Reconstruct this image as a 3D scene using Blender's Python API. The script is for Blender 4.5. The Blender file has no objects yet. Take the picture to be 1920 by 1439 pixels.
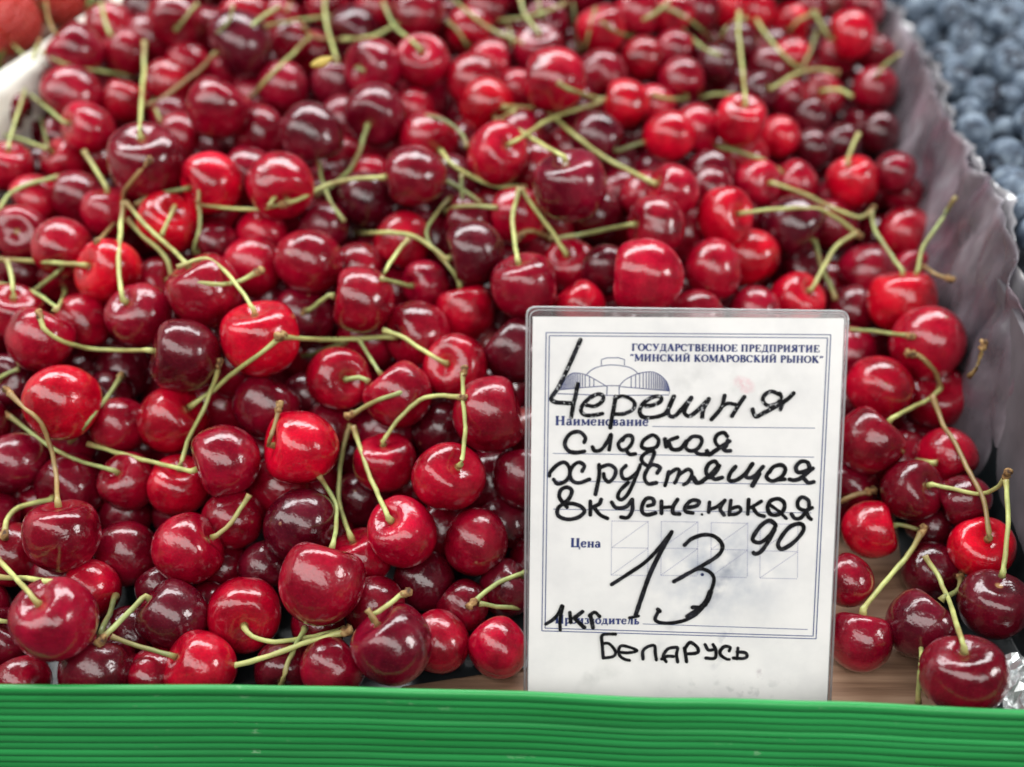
import bpy, bmesh, math, random
from mathutils import Vector, Matrix, Quaternion, noise

# ---------------------------------------------------------------- camera, light, exposure
scene = bpy.context.scene
col = scene.collection
R_ = math.radians
rnd = random.Random(11)

cam_data = bpy.data.cameras.new('camera')
cam = bpy.data.objects.new('camera', cam_data)
col.objects.link(cam)
cam.location = (0, 0, 0.315)
cam.rotation_euler = (R_(90 - 38), 0, 0)
cam_data.sensor_width = 36
cam_data.lens = 18 / math.tan(R_(25))
cam_data.clip_start = 0.01
cam_data.clip_end = 60
cam_data.dof.use_dof = True
cam_data.dof.focus_distance = 0.377
cam_data.dof.aperture_fstop = 4.3
scene.camera = cam

world = bpy.data.worlds.new('World')
scene.world = world
world.use_nodes = True
world.node_tree.nodes['Background'].inputs[0].default_value = (0.80, 0.88, 1.0, 1)
world.node_tree.nodes['Background'].inputs[1].default_value = 0.06

def area_lamp(name, loc, target, sx, sy, power, color):
    d = bpy.data.lights.new(name, 'AREA')
    d.shape = 'RECTANGLE'; d.size = sx; d.size_y = sy; d.energy = power; d.color = color
    o = bpy.data.objects.new(name, d); col.objects.link(o)
    o.location = loc
    v = (Vector(target) - Vector(loc))
    o.rotation_euler = v.to_track_quat('-Z', 'Y').to_euler()
    return o
# the market hall's lamps: a long bright run above the customer, a thin tube over the back of the stall, a far window to the side
area_lamp('hall_light_front', (-0.30, -0.16, 0.78), (0.0, 0.36, 0.05), 3.0, 0.40, 15.5, (1.0, 0.98, 0.95))
area_lamp('hall_light_back', (-0.10, 0.98, 1.00), (0.0, 0.38, 0.05), 2.0, 0.34, 22.0, (0.97, 0.99, 1.0))
area_lamp('hall_window', (0.85, 0.02, 0.42), (0.0, 0.36, 0.05), 0.26, 0.26, 2.9, (1.0, 0.98, 0.96))

scene.view_settings.view_transform = 'Standard'
scene.view_settings.look = 'None'
scene.view_settings.exposure = 0.20
scene.view_settings.gamma = 1.0
scene.view_settings.use_curve_mapping = False

# ---------------------------------------------------------------- measured places (metres; the card in millimetres of its own plane)
CHERRIES = [
 [-0.2099,0.5656,0.1093,0.012,'R',None,'blurred half hidden red cherry, 11% across and 3% down the photo'],
 [-0.214,0.5241,0.112,0.0133,'C',[-0.606,-0.02,0.795],'blurred crimson cherry with stem, 7% across and 7% down the photo'],
 [-0.1948,0.5387,0.106,0.0121,'C',[-0.467,-0.095,0.879],'blurred crimson cherry with stem, 12% across and 7% down the photo'],
 [-0.1865,0.5595,0.1045,0.0127,'C',None,'blurred half hidden crimson cherry, 15% across and 5% down the photo'],
 [-0.1702,0.5509,0.1195,0.0132,'C',[0.223,-0.939,-0.26],'blurred crimson cherry with stem, 17% across and 2% down the photo'],
 [-0.1607,0.5679,0.1071,0.0123,'C',[0.55,-0.831,-0.081],'blurred half hidden crimson cherry with stem, 20% across and 4% down the photo'],
 [-0.1329,0.5253,0.116,0.0151,'D',[-0.812,-0.544,-0.21],'large dark maroon cherry with three curved glints, high in the blurred back of the pile'],
 [-0.1377,0.5638,0.1122,0.0141,'R',None,'red cherry peeking over the top of the large dark back-row cherry'],
 [-0.1644,0.5389,0.1004,0.0105,'R',None,'blurred half hidden red cherry, 18% across and 8% down the photo'],
 [-0.1709,0.5204,0.0977,0.0114,'R',[-0.612,-0.485,-0.625],'blurred red cherry with stem, 16% across and 11% down the photo'],
 [-0.2083,0.4951,0.1022,0.0129,'C',None,'blurred crimson cherry, 7% across and 12% down the photo'],
 [-0.1854,0.4982,0.0976,0.0107,'R',None,'blurred half hidden red cherry, 12% across and 13% down the photo'],
 [-0.1341,0.471,0.1056,0.0138,'C',None,'blurred crimson cherry, 21% across and 14% down the photo'],
 [-0.1947,0.4697,0.0971,0.012,'R',[-0.679,-0.551,0.485],'blurred red cherry with stem, 9% across and 17% down the photo'],
 [-0.1574,0.4806,0.088,0.0108,'C',None,'blurred crimson cherry, 17% across and 18% down the photo'],
 [-0.1648,0.498,0.0889,0.0101,'C',None,'blurred half hidden crimson cherry, 17% across and 15% down the photo'],
 [-0.1569,0.4309,0.0986,0.0158,'M',[0.008,-0.135,0.991],'big squat maroon cherry with an upright pale green stem rising from its hollow'],
 [-0.1186,0.4797,0.0903,0.0122,'C',None,'blurred crimson cherry, 25% across and 17% down the photo'],
 [-0.1281,0.4225,0.0935,0.0132,'B',[-0.804,-0.588,0.09],'glossy bright red cherry touching the forked twig with a knobbly joint'],
 [-0.1984,0.4775,0.078,0.0099,'R',None,'blurred half hidden red cherry, 9% across and 21% down the photo'],
 [-0.2071,0.4634,0.0836,0.0095,'R',[-0.447,-0.367,0.816],'blurred half hidden red cherry with stem, 6% across and 21% down the photo'],
 [-0.2294,0.4545,0.0851,0.0112,'R',[0.287,0.018,0.958],'blurred red cherry with stem, 1% across and 22% down the photo'],
 [-0.223,0.4703,0.0774,0.0095,'D',None,'blurred half hidden dark maroon cherry, 4% across and 22% down the photo'],
 [-0.1932,0.4372,0.0789,0.0112,'C',None,'fully visible crimson cherry, 8% across and 26% down the photo'],
 [-0.2131,0.4382,0.0771,0.011,'R',None,'partly covered red cherry, 4% across and 26% down the photo'],
 [-0.2102,0.4112,0.0756,0.0117,'C',None,"crimson cherry at the photo's left edge, showing its round bare stem scar"],
 [-0.1885,0.3985,0.0765,0.0119,'R',[0.112,-0.887,-0.449],'fully visible red cherry with stem, 6% across and 32% down the photo'],
 [-0.1765,0.4252,0.0776,0.0117,'R',[0.034,0.278,0.96],'fully visible red cherry with stem, 11% across and 28% down the photo'],
 [-0.1468,0.4104,0.0807,0.0125,'B',[0.483,-0.17,0.859],'bright red cherry with its stem hollow facing up, behind the crossing twigs'],
 [-0.1651,0.3828,0.0745,0.0128,'B',[-0.57,-0.57,0.592],'plump red cherry crossed by a hanging vertical stem'],
 [-0.1494,0.3908,0.0637,0.0101,'C',[0.802,-0.408,0.436],'partly covered crimson cherry with stem, 15% across and 37% down the photo'],
 [-0.1208,0.3636,0.0768,0.0141,'C',[-0.463,0.161,0.872],'large crimson cherry with an S-shaped stem lying across its shoulder'],
 [-0.1483,0.3623,0.0661,0.0128,'C',[-0.335,-0.32,0.887],'fully visible crimson cherry with stem, 14% across and 41% down the photo'],
 [-0.1762,0.3709,0.0579,0.0114,'R',None,'partly covered red cherry, 8% across and 42% down the photo'],
 [-0.184,0.3485,0.065,0.0131,'R',[0.412,0.642,0.647],'fully visible red cherry with stem, 4% across and 44% down the photo'],
 [-0.2045,0.3735,0.0593,0.0116,'R',[0.229,-0.053,0.972],'partly covered red cherry with stem, 1% across and 41% down the photo'],
 [-0.1245,0.336,0.0658,0.0136,'D',[-0.903,-0.221,0.37],'dark maroon cherry joined to a bowed stem, left of the speckled bright red one'],
 [-0.0961,0.342,0.0692,0.014,'B',[-0.116,0.143,0.983],'speckled bright red cherry with a brown twig joint resting on its front'],
 [-0.1692,0.32,0.0565,0.0133,'B',None,"large clean bright red cherry without stem, near the photo's left edge"],
 [-0.1611,0.3607,0.0387,0.0115,'D',None,'mostly hidden dark maroon cherry, 12% across and 49% down the photo'],
 [-0.1531,0.3248,0.0409,0.0105,'C',None,'partly covered crimson cherry, 11% across and 55% down the photo'],
 [-0.1314,0.3254,0.0429,0.0128,'R',[0.806,0.107,0.582],'partly covered red cherry with stem, 17% across and 55% down the photo'],
 [-0.1047,0.2996,0.0454,0.0132,'C',[-0.891,-0.454,-0.011],'speckled crimson cherry beside the shiny bright red one, stem pointing left'],
 [-0.0773,0.3036,0.0479,0.0132,'B',[-0.867,-0.319,0.382],'shiny bright red cherry with a short scratch mark, centre of the front slope'],
 [-0.0953,0.3308,0.0454,0.0126,'M',None,'partly covered maroon cherry, 26% across and 53% down the photo'],
 [-0.0839,0.3474,0.0366,0.0099,'D',None,'mostly hidden dark maroon cherry, 30% across and 52% down the photo'],
 [-0.0681,0.3391,0.0526,0.0121,'R',[0.499,-0.708,0.5],'red cherry showing a short stub of stem in its dimple'],
 [-0.1452,0.3055,0.0286,0.0105,'C',[-0.306,-0.299,0.904],'partly covered crimson cherry with stem, 13% across and 63% down the photo'],
 [-0.1257,0.3024,0.0297,0.0115,'R',[0.222,0.067,0.973],'partly covered red cherry with stem, 17% across and 63% down the photo'],
 [-0.1691,0.3083,0.0241,0.0125,'M',[-0.397,-0.891,0.22],'mostly hidden maroon cherry with stem, 7% across and 63% down the photo'],
 [-0.1902,0.3114,0.0334,0.0116,'M',None,'partly covered maroon cherry, 1% across and 60% down the photo'],
 [-0.1018,0.2868,0.0275,0.011,'C',None,'partly covered crimson cherry, 23% across and 68% down the photo'],
 [-0.1582,0.2715,0.0349,0.0132,'C',[-0.056,0.456,0.888],'large crimson cherry at the lower left holding a long arched stem'],
 [-0.1425,0.2818,0.0155,0.0118,'M',None,'partly covered maroon cherry, 12% across and 72% down the photo'],
 [-0.1151,0.2704,0.029,0.0126,'R',[0.899,0.227,0.373],'round deep red cherry with a short stem at its upper edge'],
 [-0.0769,0.2818,0.0298,0.0132,'D',None,'partly covered dark maroon cherry, 29% across and 68% down the photo'],
 [-0.0645,0.2509,0.0333,0.014,'C',[0.265,0.742,0.616],'large wine-coloured cherry with fine speckles, low in the middle of the front slope'],
 [-0.1469,0.2317,0.0373,0.0131,'C',[-0.259,-0.148,0.954],'big tilted heart-shaped crimson cherry in the lower left corner'],
 [-0.1511,0.2628,0.016,0.0112,'R',[-0.851,-0.133,0.509],'partly covered red cherry with stem, 9% across and 77% down the photo'],
 [-0.1163,0.2479,0.0201,0.0121,'D',[-0.736,0.18,0.652],'dark maroon cherry with a dull damaged patch on top, low in the pile'],
 [-0.0936,0.253,0.0155,0.013,'R',[0.23,-0.893,0.387],'red cherry with its curved stem leaving from the underside, above the green edging'],
 [-0.1039,0.2306,0.015,0.0122,'R',[-0.759,-0.089,0.645],'pinkish red creased cherry sitting right against the green edging'],
 [-0.1379,0.2291,0.0148,0.0135,'D',[0.077,0.651,0.755],'broad dark maroon cherry half hidden by the green edging, lower left'],
 [-0.0901,0.2746,0.0156,0.0097,'D',None,'mostly hidden dark maroon cherry, 26% across and 74% down the photo'],
 [-0.1066,0.2797,0.0103,0.0103,'C',None,'mostly hidden crimson cherry, 22% across and 74% down the photo'],
 [-0.1639,0.227,0.0098,0.0098,'C',None,'fully visible crimson cherry, 2% across and 89% down the photo'],
 [-0.1831,0.277,0.0196,0.0119,'C',None,'partly covered crimson cherry, 1% across and 72% down the photo'],
 [-0.1764,0.245,0.011,0.0103,'D',[0.613,0.163,0.773],'partly covered dark maroon cherry with stem, 0% across and 83% down the photo'],
 [-0.0779,0.2348,0.0095,0.0095,'D',[0.102,-0.995,-0.002],'mostly hidden dark maroon cherry with stem, 28% across and 87% down the photo'],
 [-0.0604,0.2313,0.0136,0.0109,'C',None,'partly covered crimson cherry, 32% across and 87% down the photo'],
 [-0.039,0.2308,0.0256,0.0134,'M',[-0.546,0.31,0.778],'heart-shaped dark maroon cherry right behind the green edging, left of the card'],
 [-0.0254,0.2439,0.0109,0.0109,'C',None,'maroon cherry on the bare wood, just right of the heart-shaped dark one'],
 [-0.0046,0.2416,0.0106,0.0106,'R',None,"round red cherry on bare wood touching the price card's lower left edge"],
 [-0.0132,0.2786,0.024,0.0122,'C',None,'dark crimson round cherry without stem beside the lower left side of the card'],
 [-0.0387,0.2764,0.0312,0.0123,'R',[-0.415,-0.214,0.885],'red cherry with a pale stem standing in its deep hollow, below the twig knot'],
 [-0.0554,0.276,0.0178,0.0115,'R',[-0.291,0.278,0.916],'partly covered red cherry with stem, 35% across and 73% down the photo'],
 [-0.0321,0.2714,0.0115,0.0115,'D',None,'mostly hidden dark maroon cherry, 41% across and 76% down the photo'],
 [-0.0019,0.2686,0.0103,0.0103,'D',[0.692,0.221,0.688],'mostly hidden dark maroon cherry with stem, 49% across and 77% down the photo'],
 [-0.0232,0.2928,0.0429,0.0132,'R',[0.441,-0.305,0.844],'red cherry with an upright stem ending in a ragged bract, left of the card'],
 [-0.0482,0.3096,0.0345,0.0113,'R',[-0.016,0.118,0.993],'partly covered red cherry with stem, 38% across and 60% down the photo'],
 [-0.0087,0.3144,0.0547,0.0134,'C',None,"large crimson cherry behind the upright ragged stem, beside the card's upper left edge"],
 [-0.0435,0.3298,0.0515,0.0125,'R',[-0.632,0.406,0.66],'red cherry under the arched stem with a pale streaked front'],
 [-0.0285,0.3305,0.0331,0.011,'D',None,'mostly hidden dark maroon cherry, 43% across and 56% down the photo'],
 [-0.0589,0.3081,0.0177,0.0108,'D',None,'mostly hidden dark maroon cherry, 35% across and 65% down the photo'],
 [-0.072,0.3335,0.0333,0.0106,'M',None,'mostly hidden maroon cherry, 32% across and 55% down the photo'],
 [-0.0218,0.3468,0.052,0.0125,'R',[-0.381,-0.624,0.683],'small bright red cherry holding a slanting stem, under the ragged stem tip'],
 [0.0017,0.3545,0.0542,0.0124,'D',None,"dull dark maroon cherry in shade at the card's upper left corner"],
 [-0.0377,0.3623,0.0576,0.0129,'C',[-0.811,-0.531,0.248],'partly covered crimson cherry with stem, 41% across and 44% down the photo'],
 [-0.0193,0.3785,0.0571,0.0117,'R',[-0.209,0.52,0.828],'fully visible red cherry with stem, 45% across and 41% down the photo'],
 [-0.0597,0.3663,0.0711,0.0131,'C',[-0.977,-0.058,0.207],'pinkish crimson cherry with a stem at its shoulder, middle of the pile'],
 [-0.0358,0.3886,0.0643,0.0098,'C',[-0.775,-0.578,0.258],'partly covered crimson cherry with stem, 42% across and 37% down the photo'],
 [0.0052,0.3734,0.0728,0.013,'C',[-0.246,0.162,0.956],'fully visible crimson cherry with stem, 51% across and 37% down the photo'],
 [0.0255,0.4044,0.0631,0.0117,'R',[-0.28,-0.375,0.884],'partly covered red cherry with stem, 56% across and 35% down the photo'],
 [-0.0155,0.3933,0.0771,0.0127,'D',[-0.952,-0.291,-0.092],'dark maroon cherry with two parallel light bands, centre of the pile'],
 [-0.019,0.4206,0.077,0.0111,'M',[-0.957,0.121,0.263],'partly covered maroon cherry with stem, 46% across and 29% down the photo'],
 [0.0028,0.421,0.0786,0.0121,'R',None,'partly covered red cherry, 51% across and 28% down the photo'],
 [0.0246,0.414,0.0965,0.0147,'M',[-0.222,0.032,0.975],'big dark maroon cherry behind the three-way stem joint'],
 [0.0494,0.4545,0.071,0.0104,'C',None,'partly covered crimson cherry, 60% across and 25% down the photo'],
 [0.0496,0.4599,0.0525,0.0109,'R',None,'mostly hidden red cherry, 60% across and 29% down the photo'],
 [0.0609,0.407,0.0814,0.0125,'C',[-0.949,-0.227,0.217],'fully visible crimson cherry with stem, 64% across and 30% down the photo'],
 [0.0537,0.3705,0.0793,0.0148,'R',None,'large red cherry with a sideways hollow and stem, above the price card'],
 [0.0697,0.4255,0.0878,0.0113,'R',[-0.874,-0.119,0.472],'fully visible red cherry with stem, 66% across and 25% down the photo'],
 [0.0921,0.4223,0.0776,0.0119,'B',[0.604,-0.625,0.494],'bright red cherry with a long stem arching toward the twig cluster'],
 [0.085,0.3944,0.0675,0.0123,'R',None,'smooth bright red cherry in front of its twin, above the card'],
 [0.1048,0.4172,0.0599,0.013,'B',None,'bright red cherry tucked behind its smooth twin above the card'],
 [0.1256,0.4315,0.0673,0.0136,'D',[0.719,-0.651,-0.243],'partly covered dark maroon cherry with stem, 77% across and 30% down the photo'],
 [0.1136,0.4597,0.0737,0.0109,'R',[0.553,-0.714,0.429],'fully visible red cherry with stem, 74% across and 24% down the photo'],
 [0.1325,0.4633,0.0718,0.0105,'R',[-0.77,0.13,0.624],'partly covered red cherry with stem, 78% across and 24% down the photo'],
 [0.1615,0.4688,0.0698,0.012,'B',[-0.386,0.13,0.913],'bright red cherry alone above the brown twig cluster, toward the plastic divider'],
 [0.163,0.4272,0.0461,0.0129,'C',None,'partly covered crimson cherry, 85% across and 35% down the photo'],
 [0.0896,0.4412,0.0808,0.0095,'M',None,'partly covered maroon cherry, 70% across and 25% down the photo'],
 [0.1232,0.399,0.0485,0.012,'B',[0.512,-0.289,0.809],'fully visible bright red cherry with stem, 78% across and 39% down the photo'],
 [0.1029,0.3862,0.0528,0.0102,'C',None,'partly covered crimson cherry, 74% across and 40% down the photo'],
 [0.0767,0.3749,0.0578,0.0104,'C',None,'partly covered crimson cherry, 68% across and 41% down the photo'],
 [0.0282,0.377,0.0601,0.0108,'B',None,'partly covered bright red cherry, 57% across and 40% down the photo'],
 [0.0396,0.3927,0.0699,0.0098,'D',None,'partly covered dark maroon cherry, 59% across and 35% down the photo'],
 [0.132,0.4277,0.0452,0.0122,'D',None,'mostly hidden dark maroon cherry, 78% across and 36% down the photo'],
 [0.1521,0.406,0.0399,0.0109,'M',[-0.425,-0.738,-0.524],'partly covered maroon cherry with stem, 83% across and 40% down the photo'],
 [0.1846,0.4515,0.0518,0.0121,'R',None,'fully visible red cherry, 88% across and 31% down the photo'],
 [0.1677,0.3934,0.0523,0.0139,'B',[-0.071,0.445,0.893],"bright red cherry beyond the card's upper right corner, resting on another"],
 [0.1702,0.3639,0.0521,0.0146,'R',None,'large red cherry leaning out next to the plastic divider'],
 [0.1482,0.3479,0.0412,0.0126,'R',None,"red cherry with two light bands beside the card's right edge"],
 [0.1376,0.3194,0.0371,0.0124,'C',[0.653,0.289,0.7],"crimson cherry with a bright arc on top, beside the card's right edge"],
 [0.1684,0.3176,0.0308,0.0112,'R',None,'partly covered red cherry, 92% across and 60% down the photo'],
 [0.1756,0.3535,0.0308,0.0123,'C',[-0.202,-0.33,0.922],'mostly hidden crimson cherry with stem, 92% across and 52% down the photo'],
 [0.1457,0.3821,0.0333,0.0122,'C',None,'mostly hidden crimson cherry, 83% across and 46% down the photo'],
 [0.15,0.3006,0.0291,0.0109,'M',[0.487,-0.465,0.739],'fully visible maroon cherry with stem, 89% across and 64% down the photo'],
 [0.134,0.2902,0.0187,0.0106,'B',[0.927,-0.096,0.362],"small bright red cherry with a split mark, beside the card's lower right edge"],
 [0.1692,0.2754,0.0246,0.0114,'B',[-0.088,-0.369,0.925],'bright red cherry with deep heart-shaped hollow in the dark corner by the divider'],
 [0.1207,0.2672,0.0161,0.0096,'C',None,'partly covered crimson cherry, 83% across and 76% down the photo'],
 [0.1204,0.2447,0.0108,0.0108,'C',[0.165,0.717,0.678],"crimson cherry on bare wood touching the card's lower right edge, stem upward"],
 [0.141,0.2479,0.0154,0.0121,'D',[0.629,0.397,0.668],'dark maroon cherry behind the front-right one, its stem hanging down over the wood'],
 [0.1669,0.2528,0.02,0.0119,'D',[-0.023,0.08,0.996],"dark maroon cherry resting on the black liner at the photo's right edge"],
 [0.1454,0.2206,0.0231,0.0133,'C',[-0.165,0.202,0.965],'big glossy crimson cherry at the lower right corner against the green edging'],
 [0.1547,0.2771,0.0108,0.0108,'D',None,'wrinkled dark cherry squashed behind others in the lower right corner'],
 [0.1604,0.2959,0.0146,0.0095,'D',None,'partly covered dark maroon cherry, 91% across and 69% down the photo'],
 [-0.1131,0.5499,0.1073,0.0106,'C',[0.964,0.171,0.202],'blurred half hidden crimson cherry with stem, 28% across and 5% down the photo'],
 [-0.104,0.5634,0.0965,0.011,'C',None,'blurred half hidden crimson cherry, 31% across and 7% down the photo'],
 [-0.0989,0.585,0.1132,0.0114,'C',[0.623,-0.746,-0.236],'blurred half hidden crimson cherry with stem, 32% across and 1% down the photo'],
 [-0.0817,0.5627,0.109,0.0122,'D',[-0.54,-0.811,-0.224],'blurred half hidden dark maroon cherry with stem, 35% across and 4% down the photo'],
 [-0.072,0.5823,0.1124,0.0113,'R',None,'blurred half hidden red cherry, 37% across and 1% down the photo'],
 [-0.0476,0.5579,0.119,0.0132,'C',[-0.897,-0.233,-0.376],'blurred crimson cherry with stem, 41% across and 2% down the photo'],
 [-0.0437,0.521,0.1078,0.0129,'R',[-0.033,-0.609,0.793],'red cherry with its hollow and a thin stem turned up, back of the pile'],
 [-0.0668,0.5146,0.1077,0.0131,'C',[-0.634,-0.717,0.289],'crimson cherry looking at the viewer with a ring-shaped stem hollow, back of pile'],
 [-0.0879,0.5194,0.0975,0.0113,'M',[0.155,0.385,0.91],'blurred half hidden maroon cherry with stem, 33% across and 11% down the photo'],
 [-0.1128,0.5153,0.0976,0.0121,'C',None,'blurred crimson cherry, 28% across and 11% down the photo'],
 [-0.0627,0.4741,0.1022,0.0134,'M',[-0.234,-0.967,-0.101],'maroon cherry with its stem hanging straight down, upper middle of the pile'],
 [-0.0894,0.4531,0.1017,0.0138,'D',[0.236,-0.402,-0.885],'very dark purple cherry with a dull bloom, upper middle of the pile'],
 [-0.0389,0.4689,0.0911,0.0132,'R',[0.576,-0.816,-0.051],'blurred half hidden red cherry with stem, 42% across and 18% down the photo'],
 [-0.0982,0.4174,0.0959,0.0136,'R',[0.404,-0.884,-0.235],'pinkish red cherry with wide pale reflections above the lying twig'],
 [-0.0646,0.4539,0.0809,0.0097,'R',None,'blurred half hidden red cherry, 36% across and 23% down the photo'],
 [-0.0647,0.4307,0.0819,0.0117,'D',None,'partly covered dark maroon cherry, 36% across and 26% down the photo'],
 [-0.0476,0.5069,0.0897,0.0105,'R',None,'blurred half hidden red cherry, 41% across and 14% down the photo'],
 [-0.0419,0.4242,0.0962,0.0136,'M',[-0.992,-0.125,0.01],'maroon cherry with a dented shoulder at the end of the lying twig'],
 [-0.0816,0.4171,0.0755,0.0109,'M',None,'half hidden maroon cherry marked with a tiny yellow dot'],
 [-0.1084,0.4155,0.0725,0.0111,'R',None,'partly covered red cherry, 26% across and 31% down the photo'],
 [-0.1082,0.3943,0.0702,0.0126,'R',None,'partly covered red cherry, 25% across and 35% down the photo'],
 [-0.0838,0.386,0.0774,0.013,'C',None,'crimson cherry with two bright bands and small spot, centre left of the pile'],
 [-0.0651,0.3967,0.0674,0.0106,'C',[0.884,-0.324,-0.338],'partly covered crimson cherry with stem, 35% across and 35% down the photo'],
 [-0.0464,0.4088,0.0738,0.0121,'R',None,'partly covered red cherry, 39% across and 31% down the photo'],
 [-0.0951,0.4331,0.0745,0.0116,'C',[-0.753,0.162,0.638],'mostly hidden crimson cherry with stem, 29% across and 27% down the photo'],
 [-0.1277,0.4078,0.0718,0.0101,'M',[-0.787,-0.616,-0.013],'partly covered maroon cherry with stem, 21% across and 32% down the photo'],
 [-0.087,0.3797,0.055,0.0125,'M',None,'mostly hidden maroon cherry, 30% across and 41% down the photo'],
 [-0.132,0.4332,0.0744,0.0107,'R',None,'mostly hidden red cherry, 21% across and 27% down the photo'],
 [-0.0222,0.5626,0.109,0.0119,'R',[-0.039,-0.806,-0.59],'blurred half hidden red cherry with stem, 46% across and 4% down the photo'],
 [-0.0136,0.5823,0.1135,0.0125,'C',[0.819,-0.191,-0.541],'blurred half hidden crimson cherry with stem, 48% across and 1% down the photo'],
 [0.0172,0.5657,0.1098,0.0122,'M',[-0.229,-0.635,0.737],'blurred half hidden maroon cherry with stem, 53% across and 3% down the photo'],
 [0.0135,0.5435,0.105,0.0122,'C',[-0.02,-0.278,0.96],'blurred crimson cherry with stem, 53% across and 7% down the photo'],
 [-0.0113,0.5369,0.1012,0.0108,'R',None,'blurred half hidden red cherry, 48% across and 8% down the photo'],
 [-0.0189,0.5166,0.1001,0.0132,'R',None,'blurred half hidden red cherry, 46% across and 11% down the photo'],
 [-0.0122,0.4932,0.0984,0.0126,'B',[0.444,-0.813,-0.378],'bright red cherry in front of its double, behind the forked green stems'],
 [0.0206,0.4953,0.1095,0.0142,'R',None,'large red cherry with its stem poking toward the viewer, back of the pile'],
 [0.0444,0.526,0.1,0.012,'C',None,'blurred half hidden crimson cherry, 59% across and 10% down the photo'],
 [0.0546,0.501,0.095,0.012,'B',[-0.982,0.137,0.128],'bright red cherry with a ring-marked top, right of the one with forward stem'],
 [0.0391,0.4752,0.0897,0.0116,'D',[0.848,-0.302,-0.436],'blurred half hidden dark maroon cherry with stem, 58% across and 18% down the photo'],
 [-0.007,0.4427,0.0965,0.0133,'R',[0.546,-0.454,0.704],'red heart-shaped cherry with a sharp fold of light, inside the crossing stems'],
 [0.0733,0.4776,0.0894,0.0116,'B',None,'blurred bright red cherry, 65% across and 18% down the photo'],
 [0.0885,0.4919,0.0868,0.0115,'R',None,'blurred half hidden red cherry, 68% across and 17% down the photo'],
 [0.1078,0.4844,0.093,0.012,'B',[0.07,-0.166,0.984],'bright red cherry carrying a tall blurred upright stem, back right'],
 [0.133,0.5053,0.0757,0.0101,'B',None,'blurred bright red cherry, 76% across and 18% down the photo'],
 [0.1525,0.5252,0.0766,0.0101,'D',None,'blurred dark maroon cherry, 79% across and 15% down the photo'],
 [0.1498,0.5047,0.07,0.0096,'D',None,'blurred dark maroon cherry, 79% across and 19% down the photo'],
 [0.1655,0.5547,0.0759,0.0111,'R',[-0.403,-0.727,0.556],'blurred red cherry with stem, 80% across and 13% down the photo'],
 [0.1446,0.5417,0.0786,0.0103,'C',None,'blurred half hidden crimson cherry, 77% across and 13% down the photo'],
 [0.1249,0.5301,0.0894,0.0097,'D',[0.602,-0.681,0.416],'blurred half hidden dark maroon cherry with stem, 74% across and 12% down the photo'],
 [0.1046,0.5409,0.0985,0.0106,'D',None,'blurred half hidden dark maroon cherry, 70% across and 8% down the photo'],
 [0.0854,0.5315,0.0944,0.0114,'C',[0.242,-0.743,-0.624],'blurred crimson cherry with stem, 67% across and 10% down the photo'],
 [0.0833,0.554,0.1012,0.0102,'C',None,'blurred half hidden crimson cherry, 66% across and 7% down the photo'],
 [0.0887,0.5945,0.094,0.0112,'D',None,'blurred half hidden dark maroon cherry, 66% across and 5% down the photo'],
 [0.0669,0.5449,0.0997,0.0106,'R',None,'blurred red cherry, 63% across and 8% down the photo'],
 [0.0458,0.5538,0.1114,0.0126,'R',[-0.311,0.081,0.947],'blurred red cherry with stem, 59% across and 4% down the photo'],
 [0.0651,0.5687,0.116,0.0122,'R',[-0.075,-0.342,-0.937],'blurred red cherry with stem, 62% across and 2% down the photo'],
 [0.0848,0.5752,0.112,0.0112,'R',[0.596,-0.454,-0.662],'blurred half hidden red cherry with stem, 66% across and 2% down the photo'],
 [0.1003,0.5885,0.1097,0.0115,'C',None,'blurred half hidden crimson cherry, 68% across and 1% down the photo'],
 [0.1172,0.5996,0.1075,0.0111,'B',None,'blurred half hidden bright red cherry, 71% across and 1% down the photo'],
 [0.1348,0.608,0.1023,0.0113,'B',None,'blurred half hidden bright red cherry, 74% across and 2% down the photo'],
 [0.1563,0.6089,0.095,0.0114,'B',[-0.265,-0.959,-0.101],'blurred bright red cherry with stem, 77% across and 3% down the photo'],
 [0.1824,0.5807,0.0994,0.0123,'B',[-0.973,-0.076,-0.219],'bright red blurred cherry standing alone near the divider, farthest right in the back'],
 [0.1816,0.5931,0.0819,0.0113,'C',None,'blurred half hidden crimson cherry, 82% across and 8% down the photo'],
 [0.1185,0.5622,0.1021,0.01,'D',[-0.949,0.253,0.186],'blurred half hidden dark maroon cherry with stem, 72% across and 6% down the photo'],
 [0.1287,0.5716,0.0903,0.01,'M',None,'blurred half hidden maroon cherry, 73% across and 8% down the photo'],
 [0.1489,0.5692,0.0913,0.0105,'R',[0.433,-0.84,-0.326],'blurred half hidden red cherry with stem, 77% across and 8% down the photo'],
 [0.1336,0.5532,0.0924,0.0103,'M',None,'blurred half hidden maroon cherry, 75% across and 9% down the photo'],
 [0.1985,0.5848,0.0875,0.0102,'C',None,'blurred half hidden crimson cherry, 85% across and 7% down the photo'],
 [0.1675,0.6251,0.1005,0.0112,'C',None,'blurred half hidden crimson cherry, 79% across and 1% down the photo'],
 [0.2009,0.6282,0.0983,0.0116,'C',None,'blurred half hidden crimson cherry, 84% across and 1% down the photo'],
 [0.1129,0.4882,0.0723,0.0119,'R',None,'blurred half hidden red cherry, 73% across and 21% down the photo'],
 [0.166,0.5112,0.0697,0.0097,'D',None,'blurred half hidden dark maroon cherry, 82% across and 19% down the photo'],
 [0.1888,0.5245,0.0687,0.0102,'D',None,'blurred half hidden dark maroon cherry, 86% across and 17% down the photo'],
 [0.1801,0.4691,0.0753,0.0095,'C',None,'blurred half hidden crimson cherry, 87% across and 22% down the photo'],
 [0.1889,0.473,0.0608,0.0098,'C',None,'mostly hidden crimson cherry, 88% across and 25% down the photo'],
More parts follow.
